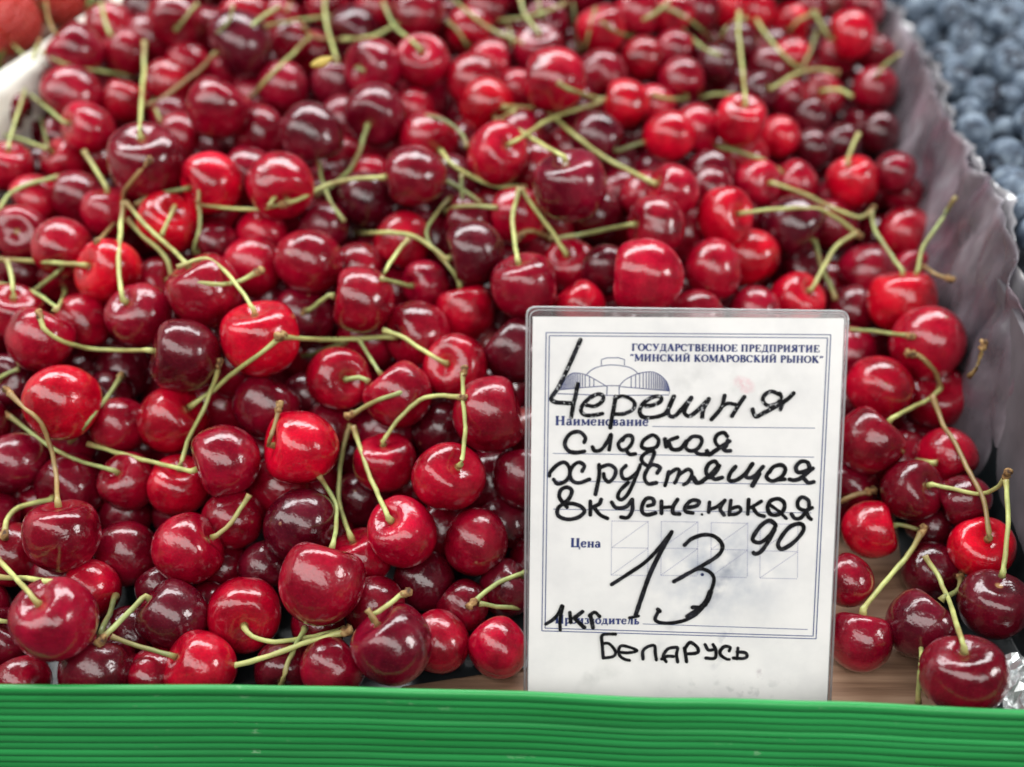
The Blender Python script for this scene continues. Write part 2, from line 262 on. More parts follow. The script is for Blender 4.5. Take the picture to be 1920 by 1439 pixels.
 [0.1518,0.4566,0.0537,0.0119,'C',None,'mostly hidden crimson cherry, 81% across and 29% down the photo'],
 [0.0706,0.5114,0.089,0.0103,'R',None,'blurred half hidden red cherry, 64% across and 14% down the photo'],
 [0.0027,0.5231,0.0929,0.0101,'R',None,'blurred half hidden red cherry, 51% across and 12% down the photo'],
 [0.0603,0.4397,0.077,0.011,'C',None,'partly covered crimson cherry, 63% across and 26% down the photo'],
 [-0.1707,0.5427,0.0817,0.0117,'M',None,'blurred half hidden maroon cherry, 18% across and 12% down the photo'],
 [-0.2323,0.518,0.0973,0.0103,'M',None,'blurred half hidden maroon cherry, 4% across and 11% down the photo'],
 [-0.2399,0.4922,0.0962,0.0102,'M',None,'blurred half hidden maroon cherry, 1% across and 14% down the photo'],
 [-0.2377,0.5041,0.0817,0.0108,'D',[0.822,-0.178,0.541],'blurred half hidden dark maroon cherry with stem, 3% across and 17% down the photo'],
 [-0.2164,0.4094,0.0567,0.0103,'M',None,'mostly hidden maroon cherry, 2% across and 36% down the photo'],
 [-0.1892,0.5093,0.0821,0.0106,'M',None,'blurred half hidden maroon cherry, 13% across and 16% down the photo'],
 [-0.1949,0.4042,0.0584,0.0102,'C',[0.291,-0.884,-0.367],'partly covered crimson cherry with stem, 6% across and 36% down the photo'],
 [-0.2033,0.3491,0.0426,0.0112,'D',[0.027,-0.703,0.711],'mostly hidden dark maroon cherry with stem, 1% across and 50% down the photo'],
 [-0.1606,0.3417,0.0412,0.0098,'D',None,'mostly hidden dark maroon cherry, 11% across and 52% down the photo'],
 [-0.1332,0.2482,0.0099,0.0099,'D',None,'mostly hidden dark maroon cherry, 13% across and 83% down the photo'],
 [-0.003,0.2953,0.0161,0.0101,'D',None,'mostly hidden dark maroon cherry, 49% across and 68% down the photo'],
 [0.1676,0.294,0.0306,0.0096,'M',None,'shaded maroon cherry deep in a gap, 94% across and 65% down the photo'],  # gap fillers from here on: tints kept dark to imitate shade between cherries
 [-0.0176,0.2605,0.0099,0.0096,'M',None,'shaded maroon cherry deep in a gap, 45% across and 79% down the photo'],
 [0.005,0.3029,0.0335,0.0118,'M',None,'shaded maroon cherry deep in a gap, 51% across and 62% down the photo'],
 [0.1928,0.556,0.0797,0.0118,'C',None,'shaded crimson cherry deep in a gap, 85% across and 12% down the photo'],
 [-0.12,0.2303,0.0107,0.0096,'C',None,'shaded crimson cherry deep in a gap, 15% across and 88% down the photo'],
 [-0.0596,0.3727,0.0474,0.013,'C',None,'shaded crimson cherry deep in a gap, 36% across and 44% down the photo'],
 [-0.0282,0.4408,0.0841,0.013,'D',[0.508,-0.586,-0.632],'shaded dark maroon cherry deep in a gap, 44% across and 24% down the photo'],
 [-0.0485,0.2552,0.016,0.0106,'M',None,'shaded maroon cherry deep in a gap, 37% across and 79% down the photo'],
 [-0.1766,0.3306,0.0317,0.013,'M',None,'shaded maroon cherry deep in a gap, 6% across and 56% down the photo'],
 [0.132,0.3162,0.0143,0.013,'M',[-0.548,-0.818,0.172],'shaded maroon cherry deep in a gap, 83% across and 64% down the photo'],
 [0.0044,0.4809,0.0868,0.013,'C',None,'shaded crimson cherry deep in a gap, 51% across and 18% down the photo'],
 [-0.1115,0.3514,0.0499,0.013,'C',None,'shaded crimson cherry deep in a gap, 23% across and 48% down the photo'],
 [-0.1201,0.3519,0.0282,0.013,'C',None,'shaded crimson cherry deep in a gap, 22% across and 53% down the photo'],
 [0.0156,0.4329,0.063,0.013,'C',[0.077,-0.941,0.329],'shaded crimson cherry deep in a gap, 53% across and 30% down the photo'],
 [-0.0508,0.3354,0.0284,0.013,'M',None,'shaded maroon cherry deep in a gap, 38% across and 56% down the photo'],
 [-0.0856,0.4534,0.0725,0.013,'M',None,'shaded maroon cherry deep in a gap, 32% across and 25% down the photo'],
 [-0.0889,0.3052,0.0262,0.0118,'C',None,'shaded crimson cherry deep in a gap, 27% across and 64% down the photo'],
 [0.0332,0.5081,0.0898,0.013,'M',None,'shaded maroon cherry deep in a gap, 57% across and 14% down the photo'],
 [0.011,0.4521,0.0837,0.013,'C',None,'shaded crimson cherry deep in a gap, 52% across and 22% down the photo'],
 [-0.0876,0.3844,0.0317,0.013,'C',None,'shaded crimson cherry deep in a gap, 30% across and 46% down the photo'],
 [-0.008,0.3157,0.0201,0.013,'M',None,'shaded maroon cherry deep in a gap, 48% across and 63% down the photo'],
 [-0.0351,0.4272,0.0623,0.013,'M',None,'shaded maroon cherry deep in a gap, 42% across and 31% down the photo'],
 [0.0524,0.4945,0.0665,0.013,'M',None,'shaded maroon cherry deep in a gap, 60% across and 21% down the photo'],
 [-0.151,0.3061,0.0099,0.0096,'M',None,'shaded maroon cherry deep in a gap, 12% across and 67% down the photo'],
 [-0.0684,0.2518,0.0101,0.0096,'M',None,'shaded maroon cherry deep in a gap, 31% across and 82% down the photo'],
 [-0.1224,0.5839,0.1044,0.013,'C',None,'shaded crimson cherry deep in a gap, 28% across and 3% down the photo'],
 [0.1159,0.5487,0.0811,0.013,'M',None,'shaded maroon cherry deep in a gap, 72% across and 12% down the photo'],
 [0.0772,0.4325,0.063,0.013,'C',None,'shaded crimson cherry deep in a gap, 67% across and 30% down the photo'],
 [-0.0819,0.4772,0.0749,0.013,'C',None,'shaded crimson cherry deep in a gap, 33% across and 21% down the photo'],
 [-0.118,0.4469,0.0836,0.013,'C',None,'shaded crimson cherry deep in a gap, 24% across and 23% down the photo'],
 [0.1764,0.6156,0.0822,0.013,'D',[-0.401,-0.526,0.75],'shaded dark maroon cherry deep in a gap, 80% across and 5% down the photo'],
 [0.1833,0.4304,0.0444,0.0096,'C',[0.157,-0.736,0.658],'shaded crimson cherry deep in a gap, 89% across and 35% down the photo'],
 [-0.0043,0.5671,0.0952,0.013,'M',None,'shaded maroon cherry deep in a gap, 49% across and 7% down the photo'],
 [0.0705,0.4795,0.0668,0.013,'M',None,'shaded maroon cherry deep in a gap, 64% across and 23% down the photo'],
 [-0.0816,0.5012,0.0848,0.013,'M',None,'shaded maroon cherry deep in a gap, 34% across and 16% down the photo'],
 [-0.127,0.2674,0.0111,0.0096,'D',None,'shaded dark maroon cherry deep in a gap, 16% across and 77% down the photo'],
 [-0.0774,0.3173,0.012,0.0118,'C',None,'shaded crimson cherry deep in a gap, 31% across and 64% down the photo'],
 [-0.0517,0.4055,0.0489,0.013,'C',None,'shaded crimson cherry deep in a gap, 39% across and 38% down the photo'],
 [-0.0229,0.488,0.0783,0.013,'M',None,'shaded maroon cherry deep in a gap, 45% across and 19% down the photo'],
 [-0.1982,0.294,0.0167,0.013,'M',None,'shaded maroon cherry deep in a gap, 0% across and 69% down the photo'],
 [0.1662,0.4103,0.024,0.013,'M',None,'shaded maroon cherry deep in a gap, 85% across and 43% down the photo'],
 [-0.0595,0.485,0.0811,0.013,'C',None,'shaded crimson cherry deep in a gap, 38% across and 19% down the photo'],
 [-0.1061,0.4012,0.0476,0.013,'M',None,'shaded maroon cherry deep in a gap, 26% across and 39% down the photo'],
 [-0.0456,0.5317,0.0856,0.013,'C',[-0.176,-0.897,-0.405],'shaded crimson cherry deep in a gap, 41% across and 13% down the photo'],
 [-0.0649,0.3415,0.0122,0.0118,'M',None,'shaded maroon cherry deep in a gap, 35% across and 59% down the photo'],
 [-0.1761,0.4496,0.0542,0.013,'M',[-0.431,-0.445,0.785],'shaded maroon cherry deep in a gap, 13% across and 30% down the photo'],
 [0.0373,0.5877,0.1203,0.013,'M',None,'shaded maroon cherry deep in a gap, 57% across and 0% down the photo'],
 [0.1063,0.602,0.0836,0.013,'C',[0.425,-0.659,0.62],'shaded crimson cherry deep in a gap, 68% across and 6% down the photo'],
 [0.157,0.3299,0.0158,0.013,'C',None,'shaded crimson cherry deep in a gap, 88% across and 61% down the photo'],
 [0.028,0.4892,0.0753,0.013,'C',None,'shaded crimson cherry deep in a gap, 56% across and 20% down the photo'],
 [-0.2145,0.4834,0.0855,0.0096,'M',None,'shaded maroon cherry deep in a gap, 6% across and 18% down the photo'],
 [0.148,0.4381,0.0302,0.013,'C',None,'shaded crimson cherry deep in a gap, 80% across and 38% down the photo'],
 [-0.1858,0.3109,0.0131,0.0096,'C',None,'shaded crimson cherry deep in a gap, 4% across and 65% down the photo'],
 [-0.1294,0.5251,0.0856,0.013,'C',None,'shaded crimson cherry deep in a gap, 25% across and 13% down the photo'],
 [-0.1731,0.3835,0.0393,0.013,'M',None,'shaded maroon cherry deep in a gap, 11% across and 44% down the photo'],
 [-0.1442,0.5463,0.0939,0.013,'C',None,'shaded crimson cherry deep in a gap, 23% across and 9% down the photo'],
 [-0.0371,0.58,0.1059,0.013,'M',None,'shaded maroon cherry deep in a gap, 43% across and 3% down the photo'],
 [-0.0263,0.2943,0.0136,0.013,'M',None,'shaded maroon cherry deep in a gap, 43% across and 69% down the photo'],
 [-0.1937,0.582,0.113,0.013,'D',None,'shaded dark maroon cherry deep in a gap, 14% across and 1% down the photo'],
 [0.1914,0.5534,0.0572,0.013,'M',None,'shaded maroon cherry deep in a gap, 85% across and 17% down the photo'],
 [-0.0091,0.4469,0.0707,0.013,'C',None,'shaded crimson cherry deep in a gap, 48% across and 26% down the photo'],
 [0.0152,0.5141,0.0754,0.013,'M',None,'shaded maroon cherry deep in a gap, 53% across and 17% down the photo'],
 [-0.0634,0.5956,0.0953,0.013,'C',None,'shaded crimson cherry deep in a gap, 39% across and 4% down the photo'],
 [0.0315,0.5753,0.0927,0.013,'M',None,'shaded maroon cherry deep in a gap, 56% across and 7% down the photo'],
 [0.1605,0.5797,0.0733,0.013,'M',None,'shaded maroon cherry deep in a gap, 78% across and 11% down the photo'],
 [0.1841,0.4935,0.0518,0.013,'C',None,'shaded crimson cherry deep in a gap, 86% across and 25% down the photo'],
 [0.1566,0.4611,0.0307,0.013,'D',None,'shaded dark maroon cherry deep in a gap, 81% across and 34% down the photo'],
 [0.0643,0.5185,0.07,0.013,'M',None,'shaded maroon cherry deep in a gap, 62% across and 18% down the photo'],
 [0.1622,0.4835,0.0518,0.013,'C',None,'shaded crimson cherry deep in a gap, 82% across and 26% down the photo'],
 [-0.2079,0.325,0.0411,0.013,'M',None,'shaded maroon cherry deep in a gap, 0% across and 55% down the photo'],
 [0.142,0.5897,0.0857,0.013,'D',None,'shaded dark maroon cherry deep in a gap, 75% across and 7% down the photo'],
 [0.1833,0.5758,0.0537,0.013,'D',None,'shaded dark maroon cherry deep in a gap, 82% across and 15% down the photo'],
 [-0.2048,0.3408,0.0224,0.013,'C',None,'shaded crimson cherry deep in a gap, 1% across and 57% down the photo'],
 [-0.1532,0.3443,0.013,0.0106,'C',None,'shaded crimson cherry deep in a gap, 14% across and 58% down the photo']]
STEMS = [
 ['g','-',-1,[[-0.2654,0.5612,0.1087],[-0.2628,0.5578,0.1082],[-0.2595,0.554,0.1071],[-0.2561,0.5502,0.1061],[-0.2529,0.5465,0.1052],[-0.2495,0.5428,0.1043],[-0.2467,0.5403,0.1037],[-0.2437,0.5404,0.1039],[-0.2414,0.5413,0.105]],'2% across and 6% down the photo'],
 ['y','1',21,[[-0.2264,0.4547,0.095],[-0.2263,0.4566,0.0962],[-0.2274,0.4623,0.0964],[-0.2281,0.4674,0.0974],[-0.2287,0.4724,0.0985],[-0.2294,0.4771,0.0993],[-0.2299,0.4817,0.1002],[-0.2304,0.4863,0.1011],[-0.2309,0.4908,0.1021],[-0.2314,0.4955,0.1031],[-0.2321,0.5002,0.1042],[-0.2327,0.5049,0.1054],[-0.2333,0.5095,0.1067],[-0.2337,0.5137,0.108],[-0.2338,0.5175,0.1095],[-0.2333,0.5213,0.1115],[-0.2326,0.5242,0.1133],[-0.232,0.526,0.1147]],'2% across and 12% down the photo'],
 ['g','-',-1,[[-0.1932,0.5465,0.0891],[-0.194,0.5427,0.0911],[-0.1927,0.5307,0.0967],[-0.1952,0.5282,0.0985],[-0.1976,0.5256,0.1002],[-0.1995,0.5228,0.1018],[-0.2015,0.52,0.1033],[-0.2034,0.5172,0.1049],[-0.2053,0.5145,0.1065],[-0.2073,0.5122,0.1081],[-0.2096,0.5107,0.1095],[-0.2121,0.5099,0.1107],[-0.2147,0.5098,0.1117],[-0.2173,0.5102,0.1125],[-0.2208,0.5119,0.1135],[-0.2251,0.5165,0.1134],[-0.2286,0.5209,0.113]],'9% across and 9% down the photo'],
 ['y','-',16,[[-0.1567,0.4289,0.1131],[-0.1565,0.4296,0.1147],[-0.1595,0.4399,0.1126],[-0.1626,0.4506,0.1108],[-0.1656,0.4612,0.1095],[-0.1683,0.4713,0.1084],[-0.1708,0.4805,0.1074],[-0.1729,0.4891,0.107],[-0.1748,0.4969,0.1068],[-0.1763,0.5037,0.1068],[-0.1776,0.5098,0.1072],[-0.1787,0.5153,0.1081],[-0.1796,0.5202,0.1097],[-0.1803,0.5244,0.1116],[-0.1807,0.5276,0.1135],[-0.1809,0.5295,0.115]],'14% across and 11% down the photo'],
 ['g','-',13,[[-0.2024,0.4635,0.1026],[-0.2041,0.4647,0.1034],[-0.2086,0.4713,0.1024],[-0.2133,0.4776,0.1019],[-0.2179,0.4835,0.1014],[-0.2221,0.4891,0.1008],[-0.2264,0.4942,0.1005],[-0.2305,0.499,0.1003],[-0.2345,0.5032,0.1],[-0.2388,0.5069,0.0997],[-0.2434,0.5101,0.0994],[-0.2476,0.513,0.0989],[-0.2509,0.5157,0.0983]],'3% across and 13% down the photo'],
 ['b','-',6,[[-0.1447,0.5174,0.113],[-0.1462,0.5168,0.1116],[-0.1485,0.5164,0.1093],[-0.1512,0.5152,0.1071],[-0.1534,0.5141,0.1056],[-0.1557,0.5127,0.1042],[-0.1581,0.5109,0.1029],[-0.1603,0.5087,0.1019],[-0.1621,0.5063,0.1011],[-0.1642,0.5035,0.1001],[-0.1659,0.5006,0.0994],[-0.1675,0.4977,0.0989],[-0.1699,0.4962,0.0981],[-0.1729,0.4949,0.0975],[-0.1749,0.4939,0.0973]],'18% across and 11% down the photo'],
 ['g','-',9,[[-0.1781,0.5147,0.0904],[-0.1715,0.4967,0.096],[-0.1682,0.4888,0.0966],[-0.1656,0.4827,0.0965],[-0.1633,0.477,0.0969]],'15% across and 15% down the photo'],
 ['b','-',1,[[-0.222,0.5238,0.1224],[-0.2247,0.5296,0.1223],[-0.2317,0.5452,0.1197],[-0.2364,0.5562,0.1189],[-0.2408,0.5673,0.1184],[-0.245,0.5783,0.1179],[-0.249,0.5887,0.1167]],'5% across and 2% down the photo'],
 ['g','-',20,[[-0.2111,0.4602,0.0908],[-0.2133,0.4616,0.0909],[-0.2172,0.465,0.0903],[-0.221,0.4674,0.0903],[-0.2248,0.4696,0.0904],[-0.2281,0.4715,0.0905],[-0.2318,0.4732,0.0907],[-0.2354,0.4747,0.0909],[-0.2385,0.4759,0.091],[-0.2408,0.477,0.091]],'3% across and 18% down the photo'],
 ['d','-',218,[[-0.2297,0.5023,0.087],[-0.2268,0.4954,0.0875],[-0.2186,0.477,0.0924],[-0.2159,0.4707,0.092],[-0.2131,0.4644,0.0915],[-0.2105,0.4586,0.0918]],'4% across and 18% down the photo'],
 ['y','-',27,[[-0.1761,0.4283,0.0884],[-0.1778,0.431,0.0889],[-0.1813,0.4373,0.0883],[-0.1842,0.4418,0.0889],[-0.1867,0.4457,0.0896],[-0.1891,0.4492,0.0908],[-0.1912,0.452,0.0921],[-0.1925,0.4537,0.0932]],'9% across and 22% down the photo'],
 ['b','1',27,[[-0.1683,0.4236,0.0842],[-0.1675,0.4227,0.0871],[-0.1641,0.4175,0.0929],[-0.1615,0.4152,0.0963],[-0.1591,0.4143,0.099],[-0.157,0.4143,0.1012],[-0.1549,0.4147,0.1032],[-0.153,0.4157,0.1049],[-0.1517,0.4162,0.1062]],'13% across and 24% down the photo'],
 ['y','-',32,[[-0.1522,0.3586,0.0765],[-0.1523,0.359,0.0781],[-0.1531,0.3615,0.0792],[-0.1541,0.3647,0.0803],[-0.1552,0.368,0.0815],[-0.1561,0.3712,0.0827],[-0.1568,0.3742,0.0837],[-0.1574,0.3772,0.0847],[-0.1579,0.3802,0.0857],[-0.1588,0.3843,0.0861],[-0.16,0.3893,0.086],[-0.1611,0.3942,0.0861],[-0.1621,0.3989,0.0866],[-0.1627,0.4033,0.0875],[-0.1632,0.407,0.0886],[-0.1634,0.4098,0.0898],[-0.1635,0.4115,0.0908]],'12% across and 33% down the photo'],
 ['y','-',31,[[-0.1271,0.3658,0.0887],[-0.1289,0.3684,0.0885],[-0.1325,0.375,0.0865],[-0.1357,0.3797,0.0861],[-0.1387,0.3838,0.0856],[-0.1414,0.3874,0.0852],[-0.1442,0.3907,0.085],[-0.1469,0.3937,0.0852],[-0.1495,0.3965,0.0857],[-0.1518,0.3991,0.0863],[-0.1542,0.4017,0.0873],[-0.1566,0.4042,0.0884],[-0.1588,0.4064,0.0896],[-0.1606,0.4082,0.0907],[-0.1618,0.4093,0.0915]],'15% across and 31% down the photo'],
 ['y','-',30,[[-0.1422,0.3871,0.0677],[-0.1419,0.3876,0.0698],[-0.1422,0.389,0.0722],[-0.1432,0.391,0.0737],[-0.1446,0.3928,0.0751],[-0.1463,0.3945,0.0765],[-0.1481,0.396,0.0776],[-0.1501,0.3972,0.0786],[-0.1523,0.3985,0.0796],[-0.1543,0.3999,0.0808],[-0.1564,0.4017,0.082],[-0.1586,0.4035,0.0834],[-0.1605,0.4051,0.0847],[-0.1617,0.4061,0.0857]],'15% across and 32% down the photo'],
 ['b','1',271,[[-0.1812,0.4443,0.0636],[-0.1714,0.4157,0.078],[-0.17,0.4065,0.0809],[-0.1692,0.3991,0.0829],[-0.1684,0.3916,0.0849],[-0.167,0.3845,0.0874]],'10% across and 30% down the photo'],
 ['y','-',28,[[-0.1413,0.4085,0.0904],[-0.1414,0.4059,0.0901],[-0.1416,0.4018,0.0898],[-0.1425,0.3999,0.0882],[-0.1435,0.3986,0.0865],[-0.1445,0.3971,0.0846],[-0.1451,0.3961,0.0833]],'16% across and 29% down the photo'],
 ['d','-',18,[[-0.1382,0.4151,0.0947],[-0.14,0.4152,0.0943],[-0.1427,0.4161,0.0935],[-0.1457,0.4164,0.0928],[-0.1487,0.4167,0.0921],[-0.1513,0.4169,0.0913],[-0.154,0.4168,0.0903],[-0.1565,0.4163,0.089],[-0.1587,0.4157,0.0878],[-0.1601,0.4153,0.087]],'15% across and 25% down the photo'],
 ['b','-',-1,[[-0.1469,0.4659,0.0713],[-0.1304,0.4112,0.0978],[-0.1302,0.4079,0.0968],[-0.1303,0.4064,0.0948],[-0.1304,0.4052,0.0933]],'19% across and 25% down the photo'],
 ['g','-',161,[[-0.1353,0.4018,0.0716],[-0.1341,0.4012,0.0743],[-0.1325,0.4004,0.0781],[-0.1318,0.402,0.0802],[-0.1313,0.4035,0.0823],[-0.1311,0.405,0.0842],[-0.1311,0.4065,0.0864],[-0.1314,0.4082,0.0887],[-0.1316,0.4094,0.0904]],'19% across and 30% down the photo'],
 ['y','-',149,[[-0.0932,0.4065,0.093],[-0.0946,0.4049,0.0934],[-0.0966,0.4033,0.0935],[-0.0995,0.4035,0.0926],[-0.1028,0.4047,0.0912],[-0.1057,0.406,0.0902],[-0.1085,0.4072,0.0894],[-0.1113,0.4082,0.0889],[-0.1141,0.4089,0.0886],[-0.1168,0.4093,0.0885],[-0.1194,0.4095,0.0887],[-0.1221,0.4094,0.0891],[-0.1249,0.4092,0.0896],[-0.1275,0.4089,0.0903],[-0.1298,0.4089,0.0907],[-0.1314,0.4089,0.091]],'24% across and 27% down the photo'],
 ['y','1',153,[[-0.0556,0.4224,0.0963],[-0.0575,0.4228,0.096],[-0.0603,0.424,0.0953],[-0.0634,0.4246,0.0948],[-0.0666,0.4249,0.0943],[-0.0696,0.4249,0.094],[-0.0723,0.4245,0.0937],[-0.075,0.4235,0.0935],[-0.0775,0.422,0.0935],[-0.0797,0.4201,0.0936],[-0.0816,0.4178,0.0939],[-0.0838,0.4149,0.094],[-0.0854,0.4117,0.0941],[-0.0871,0.4086,0.0944],[-0.0894,0.4061,0.0945],[-0.0919,0.4045,0.0944],[-0.0938,0.4038,0.094]],'32% across and 24% down the photo'],
 ['g','-',146,[[-0.0656,0.4625,0.101],[-0.066,0.4609,0.0997],[-0.0667,0.4588,0.0978],[-0.0676,0.4569,0.0954],[-0.0685,0.455,0.0931],[-0.0694,0.4532,0.0913],[-0.0705,0.4512,0.0894],[-0.0717,0.4493,0.088],[-0.0732,0.4473,0.0867],[-0.0749,0.4453,0.0857],[-0.0768,0.4431,0.0848],[-0.0788,0.4407,0.084],[-0.0806,0.4384,0.0836],[-0.083,0.4358,0.0831],[-0.0853,0.4334,0.083],[-0.0867,0.4312,0.0832]],'34% across and 22% down the photo'],
 ['g','-',147,[[-0.086,0.4472,0.0888],[-0.0854,0.4446,0.0878],[-0.0841,0.4388,0.0875],[-0.0828,0.4344,0.0869],[-0.0815,0.4299,0.0864],[-0.0799,0.4253,0.086],[-0.0782,0.4206,0.0857],[-0.0762,0.416,0.0855],[-0.0743,0.414,0.0839],[-0.0726,0.4126,0.0822],[-0.0715,0.4117,0.081]],'32% across and 26% down the photo'],
 ['y','-',160,[[-0.1039,0.435,0.082],[-0.0977,0.4047,0.0969],[-0.0983,0.4021,0.0966],[-0.0992,0.4011,0.0954],[-0.1,0.4004,0.0944]],'27% across and 26% down the photo'],
 ['g','-',-1,[[-0.2223,0.4202,0.0811],[-0.2212,0.4211,0.0827],[-0.2202,0.4234,0.0844],[-0.219,0.4259,0.0857],[-0.2176,0.4278,0.0864],[-0.216,0.4296,0.0869],[-0.2139,0.4313,0.0874],[-0.2117,0.4329,0.0877],[-0.2095,0.4342,0.0878],[-0.2068,0.4354,0.088],[-0.2041,0.4365,0.0882],[-0.2017,0.4373,0.0885],[-0.1999,0.4377,0.0887]],'2% across and 24% down the photo'],
 ['y','-',29,[[-0.1719,0.3761,0.0815],[-0.1732,0.3757,0.0819],[-0.176,0.3774,0.081],[-0.1795,0.3795,0.0799],[-0.1833,0.3817,0.0788],[-0.1871,0.3838,0.0778],[-0.191,0.3859,0.0767],[-0.1948,0.388,0.0757],[-0.1984,0.3903,0.0745],[-0.2023,0.3925,0.0733],[-0.2064,0.3945,0.0723],[-0.2102,0.3962,0.0715],[-0.2135,0.3975,0.0708],[-0.2161,0.3985,0.0704],[-0.218,0.3989,0.0703]],'4% across and 34% down the photo'],
 ['y','-',35,[[-0.2021,0.3729,0.0696],[-0.2021,0.3739,0.0711],[-0.2034,0.3775,0.0719],[-0.2048,0.3811,0.0727],[-0.2064,0.3844,0.0736],[-0.2078,0.3871,0.0749],[-0.2086,0.3887,0.076]],'1% across and 36% down the photo'],
 ['g','-',34,[[-0.1784,0.3573,0.0739],[-0.1809,0.3601,0.0732],[-0.1862,0.3674,0.0701],[-0.1904,0.3721,0.0688],[-0.194,0.3759,0.0677],[-0.1973,0.3789,0.0671],[-0.2002,0.381,0.067],[-0.203,0.3822,0.0672],[-0.2055,0.3825,0.0676],[-0.2081,0.3822,0.0681],[-0.2102,0.3814,0.0688],[-0.2114,0.3806,0.0695]],'3% across and 38% down the photo'],
 ['g','-',26,[[-0.1873,0.3888,0.0716],[-0.1886,0.3877,0.0709],[-0.1911,0.3877,0.069],[-0.1938,0.3878,0.0669],[-0.1963,0.3878,0.0649],[-0.1987,0.3874,0.0631],[-0.2003,0.3869,0.062]],'5% across and 36% down the photo'],
 ['y','-',221,[[-0.1922,0.3959,0.055],[-0.1901,0.3891,0.0575],[-0.1826,0.3705,0.0675],[-0.1797,0.3614,0.0713],[-0.1766,0.3526,0.0756]],'6% across and 39% down the photo'],
 ['y','1',36,[[-0.1366,0.333,0.0707],[-0.1388,0.3349,0.0693],[-0.1431,0.3405,0.0652],[-0.147,0.3437,0.0628],[-0.1509,0.3465,0.0608],[-0.1546,0.3486,0.0593],[-0.158,0.35,0.0583],[-0.1609,0.3508,0.0578],[-0.1632,0.3508,0.058],[-0.1656,0.3503,0.0587],[-0.1675,0.3492,0.0599],[-0.1689,0.3477,0.0615],[-0.17,0.3459,0.0635],[-0.1709,0.344,0.0656],[-0.172,0.3421,0.0681],[-0.1734,0.3409,0.0703],[-0.1749,0.3404,0.0722],[-0.1762,0.3404,0.0737],[-0.1777,0.341,0.0752],[-0.1788,0.3429,0.0768],[-0.1794,0.3444,0.078]],'8% across and 45% down the photo'],
 ['y','-',37,[[-0.0976,0.3438,0.0822],[-0.0986,0.345,0.0831],[-0.1003,0.3478,0.0835],[-0.1022,0.3504,0.0843],[-0.1042,0.353,0.0853],[-0.1061,0.3553,0.0863],[-0.108,0.3574,0.0872],[-0.11,0.3593,0.0883],[-0.1119,0.3609,0.0895],[-0.1137,0.3623,0.0905],[-0.1155,0.3633,0.0913],[-0.118,0.364,0.0919],[-0.1203,0.364,0.0917],[-0.1227,0.3637,0.0913],[-0.1252,0.3631,0.0906],[-0.1277,0.3625,0.0897],[-0.1294,0.362,0.0891]],'22% across and 35% down the photo'],
 ['y','1',31,[[-0.1291,0.3587,0.0858],[-0.1267,0.3568,0.0867],[-0.1233,0.3539,0.088],[-0.1204,0.3533,0.0879],[-0.1181,0.3533,0.0876],[-0.1157,0.3536,0.087],[-0.1135,0.3543,0.0863],[-0.1115,0.3555,0.0854],[-0.1095,0.3573,0.0845],[-0.1076,0.3592,0.0839],[-0.1058,0.3611,0.0836],[-0.1038,0.3628,0.0836],[-0.1016,0.3644,0.0842],[-0.1,0.3654,0.0847]],'22% across and 37% down the photo'],
 ['y','1',87,[[-0.0476,0.3558,0.0606],[-0.0492,0.3559,0.0604],[-0.0516,0.357,0.0595],[-0.0544,0.3578,0.0587],[-0.0574,0.3585,0.058],[-0.0604,0.359,0.0575],[-0.0631,0.3592,0.0572],[-0.0656,0.359,0.0572],[-0.0681,0.3584,0.0575],[-0.0702,0.3573,0.0582],[-0.0722,0.3557,0.0593],[-0.0742,0.3535,0.0609],[-0.0761,0.3508,0.0629],[-0.078,0.3477,0.0653],[-0.0799,0.3442,0.068],[-0.0818,0.3404,0.071],[-0.0833,0.3365,0.074],[-0.0849,0.3346,0.0756],[-0.0859,0.3326,0.0772]],'33% across and 44% down the photo'],
 ['y','1',41,[[-0.1218,0.3267,0.0498],[-0.1204,0.3273,0.0506],[-0.1185,0.3282,0.0517],[-0.1162,0.3291,0.0531],[-0.1138,0.3297,0.0547],[-0.1116,0.3301,0.0564],[-0.1093,0.3302,0.0584],[-0.1072,0.33,0.0605],[-0.1051,0.3295,0.0627],[-0.1027,0.3289,0.0651],[-0.1004,0.3281,0.0675],[-0.0978,0.3273,0.0699],[-0.0954,0.3272,0.0717],[-0.0933,0.3277,0.0731],[-0.0915,0.3285,0.0741],[-0.0894,0.3299,0.0752],[-0.0877,0.3316,0.076],[-0.0867,0.3329,0.0765]],'23% across and 49% down the photo'],
 ['y','-',85,[[-0.026,0.3399,0.0596],[-0.0273,0.3396,0.0607],[-0.0293,0.3406,0.0615],[-0.0316,0.3423,0.0618],[-0.0339,0.344,0.0622],[-0.0361,0.3456,0.0626],[-0.0382,0.3472,0.063],[-0.0402,0.3487,0.0636],[-0.0422,0.35,0.0641],[-0.0441,0.3512,0.0645],[-0.0467,0.3522,0.0651],[-0.0491,0.3529,0.0654],[-0.0508,0.3533,0.0657]],'40% across and 45% down the photo'],
 ['g','-',81,[[-0.0515,0.3349,0.0599],[-0.0526,0.3371,0.0602],[-0.0545,0.3419,0.0592],[-0.0562,0.3453,0.0594],[-0.0577,0.3482,0.0599],[-0.0592,0.3507,0.0608],[-0.0602,0.3521,0.0617]],'36% across and 46% down the photo'],
 ['d','-',-1,[[-0.0953,0.3937,0.0224],[-0.0878,0.3707,0.04],[-0.0844,0.3681,0.0426],[-0.0811,0.3673,0.0442],[-0.0782,0.3664,0.0459],[-0.0752,0.3657,0.0478],[-0.0721,0.3649,0.0498],[-0.0693,0.3641,0.0516],[-0.0673,0.363,0.0533]],'32% across and 46% down the photo'],
 ['g','1',89,[[-0.0729,0.3655,0.0739],[-0.0745,0.3657,0.0725],[-0.077,0.3672,0.0697],[-0.0792,0.3679,0.0675],[-0.0817,0.3686,0.0653],[-0.0836,0.3696,0.0635]],'31% across and 39% down the photo'],
